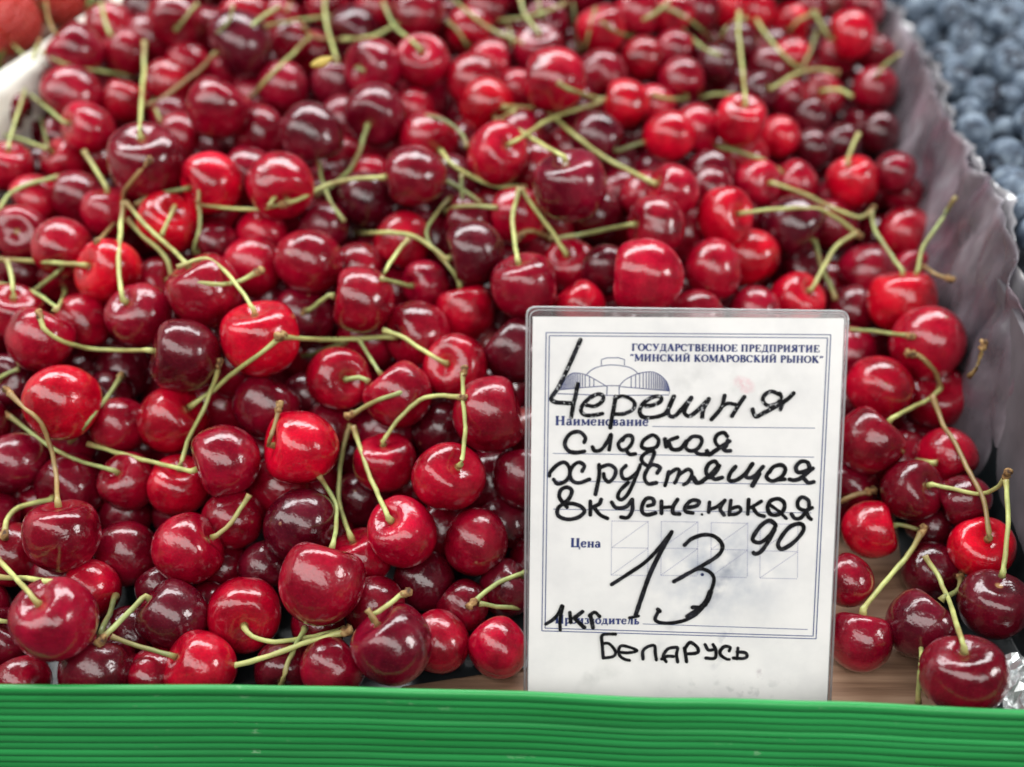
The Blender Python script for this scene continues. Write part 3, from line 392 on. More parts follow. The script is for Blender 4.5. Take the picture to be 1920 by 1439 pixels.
 ['y','-',158,[[-0.056,0.3934,0.0639],[-0.0516,0.3705,0.0803],[-0.0504,0.373,0.0812],[-0.0493,0.3772,0.0814],[-0.048,0.3811,0.0817],[-0.0467,0.3846,0.0821],[-0.0451,0.3876,0.0829],[-0.0435,0.39,0.0838],[-0.0424,0.3913,0.0846]],'38% across and 34% down the photo'],
 ['g','-',90,[[-0.0429,0.3833,0.0667],[-0.0444,0.3813,0.0686],[-0.0461,0.3746,0.0737],[-0.0478,0.3702,0.0773],[-0.0495,0.3659,0.0809],[-0.0506,0.3614,0.0843]],'39% across and 37% down the photo'],
 ['y','1',93,[[-0.0274,0.3897,0.0759],[-0.029,0.3908,0.0768],[-0.0313,0.3929,0.0777],[-0.0336,0.3945,0.0787],[-0.0357,0.3959,0.0797],[-0.0379,0.3972,0.0807],[-0.0403,0.3981,0.0816],[-0.0428,0.3986,0.0821],[-0.0455,0.399,0.0824],[-0.0482,0.3993,0.0826],[-0.051,0.4002,0.0824],[-0.054,0.4018,0.0814],[-0.0571,0.4056,0.0791],[-0.0611,0.4135,0.0744],[-0.0654,0.4215,0.0697],[-0.0689,0.4294,0.0649]],'40% across and 31% down the photo'],
 ['g','1',88,[[-0.0219,0.385,0.0674],[-0.0228,0.3853,0.0693],[-0.0241,0.3844,0.0727],[-0.0256,0.3854,0.0744],[-0.0274,0.3883,0.0749],[-0.0293,0.3912,0.0755],[-0.031,0.3939,0.076],[-0.0329,0.3966,0.0769],[-0.0345,0.3991,0.0776],[-0.0356,0.4015,0.0786],[-0.0363,0.4041,0.0799],[-0.0359,0.4077,0.0806],[-0.0348,0.4111,0.0811],[-0.0334,0.4145,0.0818],[-0.032,0.4178,0.0824],[-0.0303,0.421,0.0832],[-0.0284,0.4242,0.0838],[-0.0272,0.4269,0.084]],'42% across and 32% down the photo'],
 ['g','-',94,[[-0.0297,0.422,0.0799],[-0.0275,0.4181,0.083],[-0.0245,0.415,0.0859],[-0.0218,0.4144,0.0868],[-0.0192,0.4142,0.0871],[-0.0164,0.4143,0.087],[-0.0139,0.4145,0.0869],[-0.0109,0.4145,0.0867],[-0.0081,0.4144,0.0864],[-0.0061,0.4143,0.0862]],'46% across and 27% down the photo'],
 ['y','1',148,[[-0.0321,0.4592,0.0905],[-0.0298,0.4428,0.0966],[-0.0277,0.4362,0.0971],[-0.0254,0.4338,0.0958],[-0.0233,0.433,0.0945],[-0.0209,0.4327,0.0931],[-0.0183,0.4325,0.0917],[-0.0158,0.4324,0.0904],[-0.0132,0.4324,0.0893],[-0.0106,0.4325,0.0883],[-0.0079,0.4327,0.0874],[-0.005,0.433,0.0866],[-0.0018,0.4333,0.0861],[0.0012,0.4335,0.0858],[0.0033,0.4336,0.0856]],'46% across and 23% down the photo'],
 ['y','-',91,[[0.0021,0.3754,0.0847],[0.0019,0.3783,0.0849],[0.0015,0.3851,0.0836],[0.0011,0.3901,0.0839],[0.0007,0.3947,0.0844],[0.0005,0.3986,0.0848],[0.0002,0.4024,0.0857],[0.0002,0.4054,0.0864],[0.0005,0.4082,0.0877],[0.0011,0.4108,0.0891],[0.0019,0.4132,0.091],[0.0026,0.4152,0.0929],[0.0032,0.4165,0.0942]],'50% across and 29% down the photo'],
 ['y','-',92,[[0.0226,0.4005,0.0725],[0.0216,0.4009,0.074],[0.0202,0.4024,0.0756],[0.0187,0.4046,0.0772],[0.0171,0.4066,0.0787],[0.0157,0.4082,0.0801],[0.0142,0.4097,0.0816],[0.0126,0.411,0.0832],[0.011,0.4122,0.0849],[0.0095,0.4133,0.0866],[0.0078,0.4146,0.0886],[0.0061,0.4161,0.0904],[0.0046,0.4174,0.0921],[0.0036,0.4183,0.0932]],'53% across and 28% down the photo'],
 ['g','-',99,[[0.0497,0.4043,0.0839],[0.0482,0.405,0.0832],[0.0464,0.4083,0.0807],[0.0441,0.4106,0.0788],[0.0414,0.4126,0.0769],[0.0387,0.4145,0.0751],[0.036,0.416,0.0736],[0.0336,0.4173,0.0722],[0.031,0.4182,0.0711],[0.028,0.4189,0.0701],[0.0254,0.4193,0.0694],[0.0231,0.4196,0.0688],[0.0211,0.4197,0.0685],[0.0178,0.4197,0.0682],[0.0159,0.4197,0.0681]],'58% across and 30% down the photo'],
 ['b','1',239,[[0.0165,0.4221,0.0668],[0.0142,0.4201,0.0693],[0.0113,0.4126,0.0751],[0.0085,0.4096,0.0777],[0.0059,0.4085,0.0781],[0.0039,0.4076,0.0769]],'52% across and 30% down the photo'],
 ['g','-',173,[[0.0418,0.5027,0.0967],[0.0392,0.5002,0.0986],[0.0354,0.4918,0.1034],[0.0319,0.4864,0.1068],[0.0286,0.4827,0.1094],[0.0257,0.4812,0.111],[0.023,0.4806,0.1126],[0.021,0.4802,0.1145]],'57% across and 12% down the photo'],
 ['y','1',175,[[-0.0005,0.4373,0.105],[0.0013,0.4375,0.106],[0.0038,0.444,0.1044],[0.0064,0.4508,0.1029],[0.0088,0.4574,0.1014],[0.0111,0.4636,0.1001],[0.0135,0.4694,0.0991],[0.0161,0.4745,0.0982],[0.0187,0.479,0.0975],[0.0215,0.4828,0.097],[0.0243,0.486,0.0967],[0.0271,0.4886,0.0966],[0.0301,0.4905,0.0966],[0.0329,0.4921,0.0968],[0.0356,0.4933,0.0971],[0.0388,0.4944,0.0977],[0.0417,0.4954,0.0985],[0.0438,0.4961,0.099]],'54% across and 15% down the photo'],
 ['y','-',101,[[0.0604,0.4243,0.0929],[0.059,0.4271,0.0924],[0.0575,0.4345,0.09],[0.0552,0.4395,0.089],[0.0529,0.4441,0.0882],[0.0508,0.448,0.0875],[0.0488,0.4514,0.087],[0.0466,0.4542,0.0869],[0.044,0.4567,0.0873],[0.0419,0.4587,0.0879],[0.0396,0.4605,0.0888],[0.0372,0.462,0.0899],[0.0348,0.4635,0.0912],[0.0325,0.4649,0.0924],[0.0304,0.4671,0.0932],[0.0282,0.4717,0.0933],[0.0261,0.4765,0.0932],[0.0242,0.481,0.0932],[0.0223,0.4851,0.0932],[0.0201,0.4886,0.0936],[0.0178,0.4914,0.0944],[0.0155,0.4932,0.0951],[0.0128,0.4937,0.0958],[0.0098,0.4931,0.0964],[0.0067,0.4915,0.0972],[0.0038,0.4894,0.0982],[0.0004,0.4869,0.0996],[-0.0028,0.4842,0.1011],[-0.005,0.4824,0.1021]],'56% across and 18% down the photo'],
 ['y','1',96,[[0.0216,0.4144,0.11],[0.0199,0.4147,0.1107],[0.0177,0.422,0.1084],[0.0154,0.4293,0.1064],[0.0136,0.4363,0.1044],[0.0116,0.4428,0.1028],[0.0093,0.4488,0.1016],[0.0069,0.454,0.1007],[0.0044,0.4585,0.1001],[0.0016,0.4622,0.0999],[-0.0012,0.4652,0.1],[-0.0036,0.4673,0.1004],[-0.0054,0.4684,0.1008]],'52% across and 18% down the photo'],
 ['y','-',170,[[-0.007,0.4838,0.0941],[-0.0052,0.4834,0.0956],[-0.0027,0.482,0.0979],[-0.0001,0.4816,0.0993],[0.002,0.481,0.1004]],'49% across and 15% down the photo'],
 ['g','-',186,[[0.088,0.5235,0.0877],[0.0852,0.5204,0.0891],[0.0804,0.5111,0.0931],[0.0762,0.5049,0.0959],[0.0729,0.5038,0.0969],[0.0697,0.5042,0.0976],[0.0676,0.5045,0.0981]],'65% across and 13% down the photo'],
 ['y','-',178,[[0.1085,0.4825,0.1039],[0.1084,0.484,0.1054],[0.1098,0.4933,0.1046],[0.111,0.5023,0.1043],[0.1122,0.5105,0.1037],[0.1132,0.5183,0.1036],[0.114,0.5256,0.1039],[0.1147,0.5322,0.1045],[0.1152,0.538,0.1054],[0.1156,0.5432,0.1067],[0.1158,0.5477,0.1081],[0.1159,0.5517,0.1097],[0.1161,0.5552,0.1116],[0.1164,0.5586,0.114],[0.1167,0.5614,0.1163],[0.1169,0.5631,0.118]],'72% across and 7% down the photo'],
 ['g','-',-1,[[0.1002,0.5616,0.0712],[0.0959,0.5264,0.0872],[0.0985,0.5253,0.0887],[0.1019,0.5259,0.0892],[0.1049,0.5261,0.0892],[0.1082,0.5262,0.0891],[0.1114,0.5262,0.0889],[0.1135,0.5261,0.0888]],'70% across and 12% down the photo'],
 ['g','1',273,[[0.1113,0.5943,0.0908],[0.1061,0.577,0.0992],[0.102,0.5731,0.1035],[0.099,0.5706,0.1064],[0.0957,0.5683,0.1094],[0.0922,0.5659,0.1125],[0.0889,0.5641,0.115],[0.0856,0.5639,0.1167],[0.0819,0.5643,0.118],[0.0786,0.5645,0.119],[0.0763,0.5645,0.1197]],'67% across and 3% down the photo'],
 ['g','-',201,[[0.1532,0.561,0.0881],[0.1487,0.5523,0.093],[0.145,0.5499,0.096],[0.1418,0.5496,0.0985],[0.1389,0.5493,0.1009],[0.137,0.5517,0.1024],[0.1361,0.558,0.1025],[0.1353,0.5644,0.1026],[0.1345,0.5709,0.1029],[0.1334,0.5776,0.1035],[0.1326,0.5841,0.104],[0.1324,0.5901,0.1039]],'76% across and 6% down the photo'],
 ['y','1',184,[[0.1303,0.5241,0.0931],[0.132,0.5247,0.0941],[0.1352,0.5279,0.0945],[0.1388,0.5314,0.0951],[0.1423,0.5346,0.0955],[0.1457,0.5374,0.0956],[0.1492,0.5397,0.0957],[0.1526,0.5415,0.0956],[0.1558,0.5429,0.0954],[0.1595,0.5435,0.0949],[0.163,0.5436,0.094],[0.1654,0.5435,0.0935]],'79% across and 9% down the photo'],
 ['d','-',256,[[0.1718,0.6095,0.0909],[0.163,0.5794,0.0998],[0.1606,0.5724,0.0993],[0.1587,0.5673,0.0979],[0.1568,0.5625,0.0968],[0.1545,0.5576,0.0955],[0.1523,0.5531,0.0945],[0.1508,0.55,0.0937]],'79% across and 7% down the photo'],
 ['g','-',107,[[0.1248,0.4646,0.0781],[0.1227,0.4638,0.0798],[0.1189,0.4602,0.0835],[0.1166,0.4638,0.0836],[0.1147,0.467,0.0832],[0.1125,0.4701,0.0827],[0.1101,0.473,0.0823],[0.1078,0.4757,0.0819],[0.1052,0.4783,0.0815],[0.1023,0.4809,0.0813],[0.0997,0.4832,0.0809],[0.098,0.4854,0.0805]],'73% across and 20% down the photo'],
 ['y','1',106,[[0.1191,0.4526,0.078],[0.1209,0.452,0.0777],[0.1234,0.451,0.0772],[0.1263,0.4502,0.0765],[0.1294,0.4494,0.0757],[0.1324,0.4485,0.0749],[0.135,0.4475,0.0742],[0.1375,0.4464,0.0733],[0.1399,0.4452,0.0725],[0.1422,0.444,0.0717],[0.1446,0.4428,0.0709],[0.1471,0.4416,0.0703],[0.1499,0.4403,0.0697],[0.1526,0.4391,0.0691],[0.1551,0.4381,0.0687],[0.1573,0.4376,0.0684],[0.1605,0.4384,0.0694],[0.1621,0.4394,0.0707]],'81% across and 27% down the photo'],
 ['y','1',102,[[0.0987,0.4155,0.083],[0.1004,0.4153,0.0834],[0.1031,0.4167,0.083],[0.1065,0.4184,0.0825],[0.11,0.42,0.0821],[0.1135,0.4213,0.0816],[0.1164,0.4224,0.0812],[0.1196,0.4234,0.0808],[0.1229,0.4242,0.0805],[0.1261,0.4249,0.0802],[0.1291,0.4255,0.0798],[0.1321,0.4268,0.079],[0.1355,0.4281,0.0778],[0.1388,0.429,0.0762],[0.1415,0.4296,0.0744],[0.1441,0.4298,0.0726],[0.1469,0.4298,0.0708],[0.1498,0.4293,0.0688],[0.1523,0.4285,0.067],[0.154,0.4279,0.0658]],'79% across and 27% down the photo'],
 ['y','-',111,[[0.1289,0.3958,0.0575],[0.1297,0.3968,0.0589],[0.1315,0.4003,0.0594],[0.1336,0.404,0.0602],[0.1356,0.4076,0.0609],[0.1375,0.4109,0.0616],[0.1394,0.414,0.0625],[0.1412,0.4169,0.0634],[0.1432,0.4194,0.0643],[0.1456,0.4215,0.0652],[0.1485,0.4232,0.066],[0.1512,0.4245,0.0667],[0.153,0.4253,0.0673]],'81% across and 33% down the photo'],
 ['g','-',119,[[0.1668,0.3994,0.0644],[0.1662,0.4017,0.0648],[0.1662,0.4072,0.064],[0.1654,0.4113,0.0644],[0.1646,0.4152,0.0649],[0.1639,0.4188,0.0654],[0.163,0.4222,0.0662],[0.1621,0.4253,0.0671],[0.1615,0.428,0.0683],[0.161,0.4309,0.0702],[0.1609,0.4334,0.0722],[0.1609,0.435,0.0737]],'86% across and 31% down the photo'],
 ['d','-',105,[[0.135,0.423,0.0641],[0.1353,0.4212,0.0629],[0.1353,0.4178,0.0616],[0.1356,0.4148,0.0599],[0.1359,0.4121,0.0585],[0.1367,0.4093,0.0571],[0.1375,0.4068,0.0561],[0.1383,0.4042,0.0551],[0.139,0.4014,0.0537],[0.1396,0.3985,0.0523],[0.1399,0.3963,0.0514]],'80% across and 35% down the photo'],
 ['y','-',108,[[0.1572,0.4703,0.0802],[0.1581,0.4723,0.0816],[0.1599,0.476,0.0831],[0.1614,0.4787,0.0849],[0.1632,0.4812,0.0868],[0.1644,0.4828,0.0883]],'83% across and 19% down the photo'],
 ['g','-',119,[[0.1733,0.3989,0.065],[0.1737,0.4004,0.0663],[0.1745,0.4031,0.0679],[0.1754,0.4056,0.07],[0.1767,0.4077,0.0718],[0.1782,0.4095,0.0732],[0.18,0.4113,0.0748],[0.1823,0.414,0.0759],[0.1845,0.4167,0.077],[0.1866,0.4195,0.0782],[0.1889,0.4224,0.0796],[0.1888,0.42,0.0839],[0.189,0.4187,0.0872],[0.1894,0.4182,0.0892]],'91% across and 31% down the photo'],
 ['b','1',257,[[0.1853,0.4212,0.0527],[0.1836,0.4132,0.0564],[0.1769,0.3927,0.0675],[0.1787,0.3914,0.067],[0.1808,0.3905,0.0666],[0.1825,0.3899,0.0664]],'92% across and 36% down the photo'],
 ['g','1',117,[[0.1477,0.3984,0.0345],[0.1441,0.3835,0.0448],[0.1453,0.3793,0.0474],[0.1475,0.3767,0.0489],[0.1495,0.3741,0.0505],[0.1512,0.3713,0.0521],[0.153,0.3684,0.0537],[0.1547,0.3654,0.0554],[0.1559,0.3624,0.0572],[0.1572,0.3593,0.059],[0.1585,0.3574,0.06]],'86% across and 43% down the photo'],
 ['b','1',124,[[0.1734,0.3499,0.0409],[0.1724,0.3503,0.0431],[0.1701,0.3494,0.0472],[0.1678,0.3489,0.05],[0.1656,0.3491,0.0523],[0.1637,0.3499,0.0539],[0.1616,0.3512,0.0548],[0.1598,0.352,0.0549]],'91% across and 48% down the photo'],
 ['y','-',122,[[0.1457,0.3231,0.0459],[0.148,0.3249,0.0455],[0.152,0.3293,0.0435],[0.1556,0.3324,0.0426],[0.1588,0.3351,0.0419],[0.1619,0.3375,0.0413],[0.1647,0.3395,0.0411],[0.1673,0.3415,0.0416],[0.1697,0.3434,0.0426],[0.1713,0.3446,0.0435]],'90% across and 53% down the photo'],
 ['b','-',128,[[0.1683,0.2716,0.0339],[0.1678,0.272,0.0357],[0.1679,0.2738,0.0367],[0.1684,0.2765,0.0373],[0.1688,0.2793,0.0381],[0.1691,0.282,0.0388],[0.1693,0.2846,0.0393],[0.1692,0.2871,0.0399],[0.1689,0.2895,0.0403],[0.1686,0.2918,0.0407],[0.1683,0.2946,0.0407],[0.1682,0.2975,0.0408],[0.1681,0.3004,0.0409],[0.1679,0.3033,0.0412],[0.1677,0.3063,0.0415],[0.1675,0.3091,0.0419],[0.1673,0.3118,0.0421],[0.1669,0.3146,0.0424],[0.1664,0.3171,0.0425],[0.1663,0.3202,0.042],[0.1662,0.3236,0.042],[0.1662,0.3269,0.0422],[0.1661,0.3302,0.0428],[0.1658,0.3331,0.0438],[0.1654,0.3354,0.0449],[0.165,0.3369,0.0458]],'94% across and 60% down the photo'],
 ['b','0',-1,[[0.1796,0.3388,0.0677],[0.1793,0.3379,0.0665],[0.1794,0.3378,0.0638],[0.1788,0.3364,0.0619],[0.1782,0.3354,0.0603],[0.178,0.3367,0.0569],[0.1777,0.3378,0.0546]],'96% across and 47% down the photo'],
 ['y','1',126,[[0.1549,0.296,0.0365],[0.1563,0.2953,0.0367],[0.1578,0.2934,0.0377],[0.1599,0.292,0.0383],[0.1618,0.2907,0.0388],[0.1636,0.2894,0.0393],[0.1656,0.2885,0.0395],[0.1677,0.288,0.0393],[0.1699,0.2883,0.039],[0.1709,0.2863,0.0416],[0.1715,0.2845,0.0447],[0.1718,0.2828,0.0481],[0.1723,0.2823,0.0513],[0.1727,0.2824,0.0533]],'95% across and 64% down the photo'],
 ['y','-',132,[[0.1665,0.254,0.0357],[0.1668,0.2552,0.0365],[0.1676,0.2572,0.0372],[0.1676,0.2581,0.0396],[0.1682,0.2602,0.0409],[0.1688,0.2622,0.042],[0.1691,0.2636,0.0436],[0.1694,0.2651,0.045],[0.1696,0.2665,0.0464],[0.1703,0.2689,0.0469],[0.1708,0.2711,0.0477],[0.1711,0.2731,0.0488],[0.1712,0.275,0.0505],[0.1717,0.2775,0.0513],[0.1719,0.2795,0.0523],[0.172,0.2807,0.0531]],'98% across and 68% down the photo'],
 ['y','-',-1,[[0.1658,0.3383,0.0108],[0.1576,0.3174,0.0293],[0.1579,0.3124,0.0333],[0.1595,0.3103,0.0347],[0.1609,0.3091,0.0354]],'90% across and 60% down the photo'],
 ['y','1',130,[[0.1222,0.2526,0.0183],[0.1233,0.2538,0.0184],[0.1254,0.2566,0.0175],[0.1274,0.2589,0.0176],[0.1295,0.2613,0.0178],[0.1316,0.2636,0.018],[0.1336,0.2657,0.0181],[0.1356,0.2678,0.0183],[0.1376,0.2699,0.0184],[0.1396,0.2719,0.0186],[0.1416,0.2738,0.0188],[0.1434,0.2757,0.0191],[0.1452,0.2778,0.0197],[0.1469,0.2798,0.0207],[0.1484,0.2817,0.0218],[0.1496,0.2832,0.0229],[0.1504,0.2842,0.0237]],'87% across and 74% down the photo'],
 ['d','-',127,[[0.1439,0.2892,0.0225],[0.1454,0.2884,0.0228],[0.1475,0.2875,0.0228],[0.1499,0.2871,0.0222],[0.1516,0.2867,0.0217]],'89% across and 69% down the photo'],
 ['y','-',133,[[0.1434,0.223,0.0348],[0.1428,0.2234,0.0362],[0.1432,0.2259,0.0357],[0.1446,0.2304,0.0332],[0.1459,0.235,0.031],[0.1471,0.2396,0.029],[0.1482,0.244,0.0273],[0.1491,0.248,0.0256],[0.1499,0.2518,0.0243],[0.1503,0.2555,0.0235],[0.1505,0.2587,0.0228],[0.1506,0.2615,0.0225],[0.1505,0.264,0.0223],[0.1501,0.2662,0.0227],[0.1491,0.2684,0.0236],[0.1481,0.27,0.0245],[0.1474,0.2711,0.0253]],'93% across and 78% down the photo'],
 ['d','1',131,[[0.1493,0.2532,0.0242],[0.1517,0.2546,0.0233],[0.1556,0.2586,0.02],[0.1584,0.2618,0.0185],[0.1603,0.2653,0.0174],[0.1616,0.2688,0.0163]],'93% across and 77% down the photo'],
 ['y','-',131,[[0.1382,0.2375,0.0166],[0.1373,0.2349,0.0176],[0.1344,0.2284,0.0221],[0.1323,0.2238,0.0247],[0.132,0.2223,0.0233],[0.1322,0.2219,0.0203],[0.1325,0.2215,0.0175],[0.1327,0.2209,0.0149],[0.133,0.2199,0.0124],[0.1332,0.2192,0.0109]],'90% across and 88% down the photo'],
 ['b','1',235,[[0.1257,0.3067,0.0163],[0.1267,0.3058,0.0181],[0.1281,0.3045,0.0209],[0.1301,0.3047,0.0221],[0.1324,0.3051,0.0228],[0.1347,0.3055,0.0233],[0.1364,0.3057,0.0237]],'83% across and 65% down the photo'],
 ['y','1',48,[[-0.1233,0.3031,0.0399],[-0.1228,0.3039,0.0412],[-0.1225,0.3062,0.042],[-0.1222,0.3089,0.043],[-0.1218,0.3116,0.0441],[-0.1213,0.3141,0.0449],[-0.1206,0.3164,0.0458],[-0.1199,0.3186,0.0466],[-0.1191,0.3208,0.0476],[-0.1182,0.3227,0.0487],[-0.1174,0.3246,0.0501],[-0.1165,0.3263,0.0517],[-0.1156,0.3277,0.0535],[-0.1147,0.3288,0.0555],[-0.1138,0.3296,0.0574],[-0.1127,0.3306,0.0601],[-0.1117,0.3314,0.0626],[-0.1112,0.3321,0.0641]],'20% across and 54% down the photo'],
 ['y','-',42,[[-0.1162,0.2937,0.0452],[-0.1181,0.2946,0.0449],[-0.1211,0.2969,0.0435],[-0.1244,0.2986,0.0428],[-0.1271,0.3002,0.0421],[-0.1298,0.3017,0.0414],[-0.1326,0.3033,0.0408],[-0.1355,0.3048,0.0403],[-0.1384,0.3062,0.0398],[-0.1412,0.3076,0.0394],[-0.144,0.309,0.039],[-0.1469,0.3103,0.0387],[-0.1497,0.3115,0.0385],[-0.1522,0.3127,0.0384],[-0.1547,0.3137,0.0384],[-0.1578,0.3147,0.0386],[-0.1603,0.3155,0.0389],[-0.1619,0.3159,0.0391]],'13% across and 60% down the photo'],
 ['b','1',52,[[-0.1589,0.2773,0.0462],[-0.1598,0.2796,0.046],[-0.1622,0.2851,0.0438],[-0.1637,0.2891,0.0435],[-0.1652,0.2928,0.0435],[-0.1664,0.2959,0.0437],[-0.1675,0.2986,0.0442],[-0.1684,0.3008,0.0452],[-0.1692,0.3026,0.0466],[-0.1698,0.3039,0.0484],[-0.1703,0.3049,0.0505],[-0.1707,0.3056,0.0529],[-0.1711,0.306,0.0553],[-0.1715,0.3062,0.0576],[-0.1725,0.3067,0.0596],[-0.1743,0.3077,0.0607],[-0.1766,0.3092,0.061],[-0.1788,0.311,0.0614],[-0.1811,0.3129,0.0621],[-0.1832,0.3146,0.063],[-0.1846,0.3157,0.0638]],'5% across and 57% down the photo'],
 ['g','1',47,[[-0.1482,0.3026,0.0373],[-0.1494,0.3024,0.038],[-0.1518,0.3032,0.038],[-0.1547,0.3045,0.0376],[-0.1579,0.3059,0.0373],[-0.1609,0.3073,0.0371],[-0.1637,0.3088,0.0369],[-0.1664,0.3102,0.0368],[-0.1691,0.3117,0.0368],[-0.1717,0.3132,0.0369],[-0.1742,0.3147,0.0371],[-0.1767,0.3162,0.0374],[-0.1792,0.3178,0.0378],[-0.1817,0.3194,0.0384],[-0.1841,0.321,0.0391],[-0.1864,0.3225,0.0399],[-0.1884,0.3238,0.0406],[-0.1905,0.3251,0.0415],[-0.193,0.3263,0.0426],[-0.1945,0.3269,0.0432]],'5% across and 59% down the photo'],
 ['g','1',-1,[[-0.1823,0.3381,0.0186],[-0.1712,0.3206,0.0355],[-0.1668,0.3169,0.0411],[-0.1631,0.3148,0.0456],[-0.16,0.3126,0.0498],[-0.1583,0.3132,0.0518],[-0.157,0.3148,0.0531],[-0.1562,0.3172,0.0535],[-0.156,0.321,0.0529],[-0.1557,0.3247,0.0521],[-0.1555,0.3284,0.0514],[-0.1553,0.3322,0.0508],[-0.1549,0.3362,0.0505],[-0.1547,0.3402,0.0503],[-0.1549,0.3438,0.0495]],'9% across and 54% down the photo'],
 ['g','-',222,[[-0.203,0.3422,0.0496],[-0.2008,0.3422,0.0511],[-0.198,0.3423,0.0527],[-0.1955,0.3429,0.0535],[-0.1936,0.3434,0.054]],'1% across and 49% down the photo'],
 ['y','1',49,[[-0.1737,0.298,0.0266],[-0.1751,0.2973,0.0268],[-0.1765,0.2954,0.0281],[-0.1785,0.2939,0.0288],[-0.1801,0.2922,0.0296],[-0.1814,0.2901,0.0304],[-0.1824,0.2877,0.031],[-0.1827,0.2849,0.0316],[-0.1825,0.2818,0.032],[-0.1816,0.2782,0.0319],[-0.1808,0.2756,0.032]],'2% across and 66% down the photo'],
 ['b','1',43,[[-0.0882,0.2995,0.0527],[-0.0873,0.2994,0.055],[-0.0862,0.2999,0.0576],[-0.0856,0.302,0.059],[-0.0851,0.3039,0.0605],[-0.0846,0.3058,0.0621],[-0.0843,0.307,0.0633]],'27% across and 56% down the photo'],
 ['g','1',-1,[[-0.044,0.3662,0.0256],[-0.0404,0.3222,0.0597],[-0.0426,0.3197,0.0605],[-0.0449,0.3192,0.0599],[-0.047,0.3192,0.059],[-0.0494,0.3195,0.0577],[-0.0519,0.3202,0.0559],[-0.0543,0.3206,0.0542],[-0.0568,0.3207,0.0524],[-0.059,0.3206,0.0509],[-0.0606,0.3204,0.05]],'37% across and 52% down the photo'],
 ['y','-',75,[[-0.0586,0.279,0.0277],[-0.0594,0.281,0.0278],[-0.0611,0.2857,0.0264],[-0.0624,0.2893,0.0262],[-0.0636,0.2928,0.0261],[-0.0645,0.2961,0.026],[-0.0652,0.2992,0.026],[-0.0657,0.3025,0.0263],[-0.066,0.3055,0.0266],[-0.0662,0.3083,0.0271],[-0.0663,0.3111,0.0278],[-0.0663,0.3138,0.0288],[-0.0662,0.3164,0.0299],[-0.0659,0.3187,0.0311],[-0.0654,0.321,0.0327],[-0.0647,0.3232,0.0345],[-0.0641,0.3251,0.0362],[-0.0634,0.3267,0.0378],[-0.063,0.3277,0.039]],'33% across and 63% down the photo'],
 ['y','-',74,[[-0.0433,0.274,0.0411],[-0.0439,0.2744,0.0426],[-0.045,0.2774,0.0423],[-0.0464,0.281,0.0419],[-0.0478,0.2845,0.0417],[-0.049,0.2879,0.0414],[-0.0502,0.291,0.0412],[-0.0513,0.2939,0.0411],[-0.0524,0.2968,0.0412],[-0.0535,0.2995,0.0416],[-0.0545,0.3023,0.0421],[-0.0555,0.305,0.0427],[-0.0566,0.308,0.0434],[-0.0577,0.3109,0.0443],[-0.0587,0.3134,0.0452],[-0.0595,0.3154,0.0461],[-0.06,0.3167,0.047]],'36% across and 62% down the photo'],
 ['g','-',56,[[-0.0609,0.2612,0.0419],[-0.061,0.2639,0.0412],[-0.0618,0.2705,0.0375],[-0.0622,0.2752,0.0362],[-0.0626,0.2794,0.0351],[-0.0631,0.2831,0.0346],[-0.0637,0.2861,0.0344],[-0.0645,0.2885,0.0349],[-0.0656,0.2903,0.036],[-0.0668,0.2916,0.0375],[-0.0681,0.2925,0.0396],[-0.0692,0.2929,0.0418],[-0.0699,0.2927,0.0438]],'33% across and 66% down the photo'],
 ['y','1',79,[[-0.0483,0.3108,0.0449],[-0.0474,0.3116,0.046],[-0.046,0.3126,0.0477],[-0.0445,0.3139,0.0494],[-0.0429,0.315,0.051],[-0.0414,0.316,0.0525],[-0.0398,0.317,0.0539],[-0.0381,0.318,0.0553],[-0.0364,0.3186,0.0566],[-0.0344,0.3191,0.0578],[-0.0322,0.3191,0.0588],[-0.03,0.3188,0.0598],[-0.0276,0.3181,0.0608],[-0.0251,0.317,0.0617],[-0.0224,0.3155,0.0626],[-0.02,0.3139,0.0635],[-0.0183,0.3122,0.0646]],'40% across and 53% down the photo'],
 ['y','1',78,[[-0.018,0.2891,0.053],[-0.0178,0.2894,0.0547],[-0.0175,0.2909,0.0559],[-0.0173,0.2934,0.0568],[-0.0171,0.2959,0.0579],[-0.0169,0.2983,0.0591],[-0.0168,0.3006,0.0601],[-0.0169,0.3029,0.0612],[-0.0171,0.3051,0.0623],[-0.0173,0.3073,0.0634],[-0.0176,0.3095,0.0645],[-0.0178,0.3118,0.0652],[-0.0179,0.3142,0.0662],[-0.0179,0.3167,0.0677],[-0.0179,0.3186,0.069],[-0.0178,0.3198,0.07]],'45% across and 54% down the photo'],
 ['g','-',46,[[-0.0628,0.3315,0.058],[-0.0608,0.3312,0.0588],[-0.0583,0.3309,0.0595],[-0.0561,0.3305,0.0588],[-0.0544,0.3298,0.058]],'35% across and 49% down the photo'],
 ['y','-',54,[[-0.1044,0.2731,0.0335],[-0.1032,0.274,0.0341],[-0.1016,0.2756,0.0346],[-0.1002,0.277,0.0353],[-0.0992,0.2784,0.0361],[-0.0982,0.2798,0.0371],[-0.0971,0.2812,0.0382],[-0.0959,0.2827,0.0395],[-0.0947,0.2841,0.0409],[-0.0939,0.285,0.0419]],'23% across and 67% down the photo'],
 ['y','-',57,[[-0.1499,0.23,0.0486],[-0.1505,0.2302,0.05],[-0.1528,0.2327,0.0493],[-0.1568,0.2376,0.0464],[-0.1607,0.2423,0.0437],[-0.1644,0.2466,0.0413],[-0.1679,0.2505,0.0395],[-0.171,0.2537,0.0385],[-0.1735,0.2561,0.0381],[-0.175,0.2575,0.0382]],'1% across and 75% down the photo'],
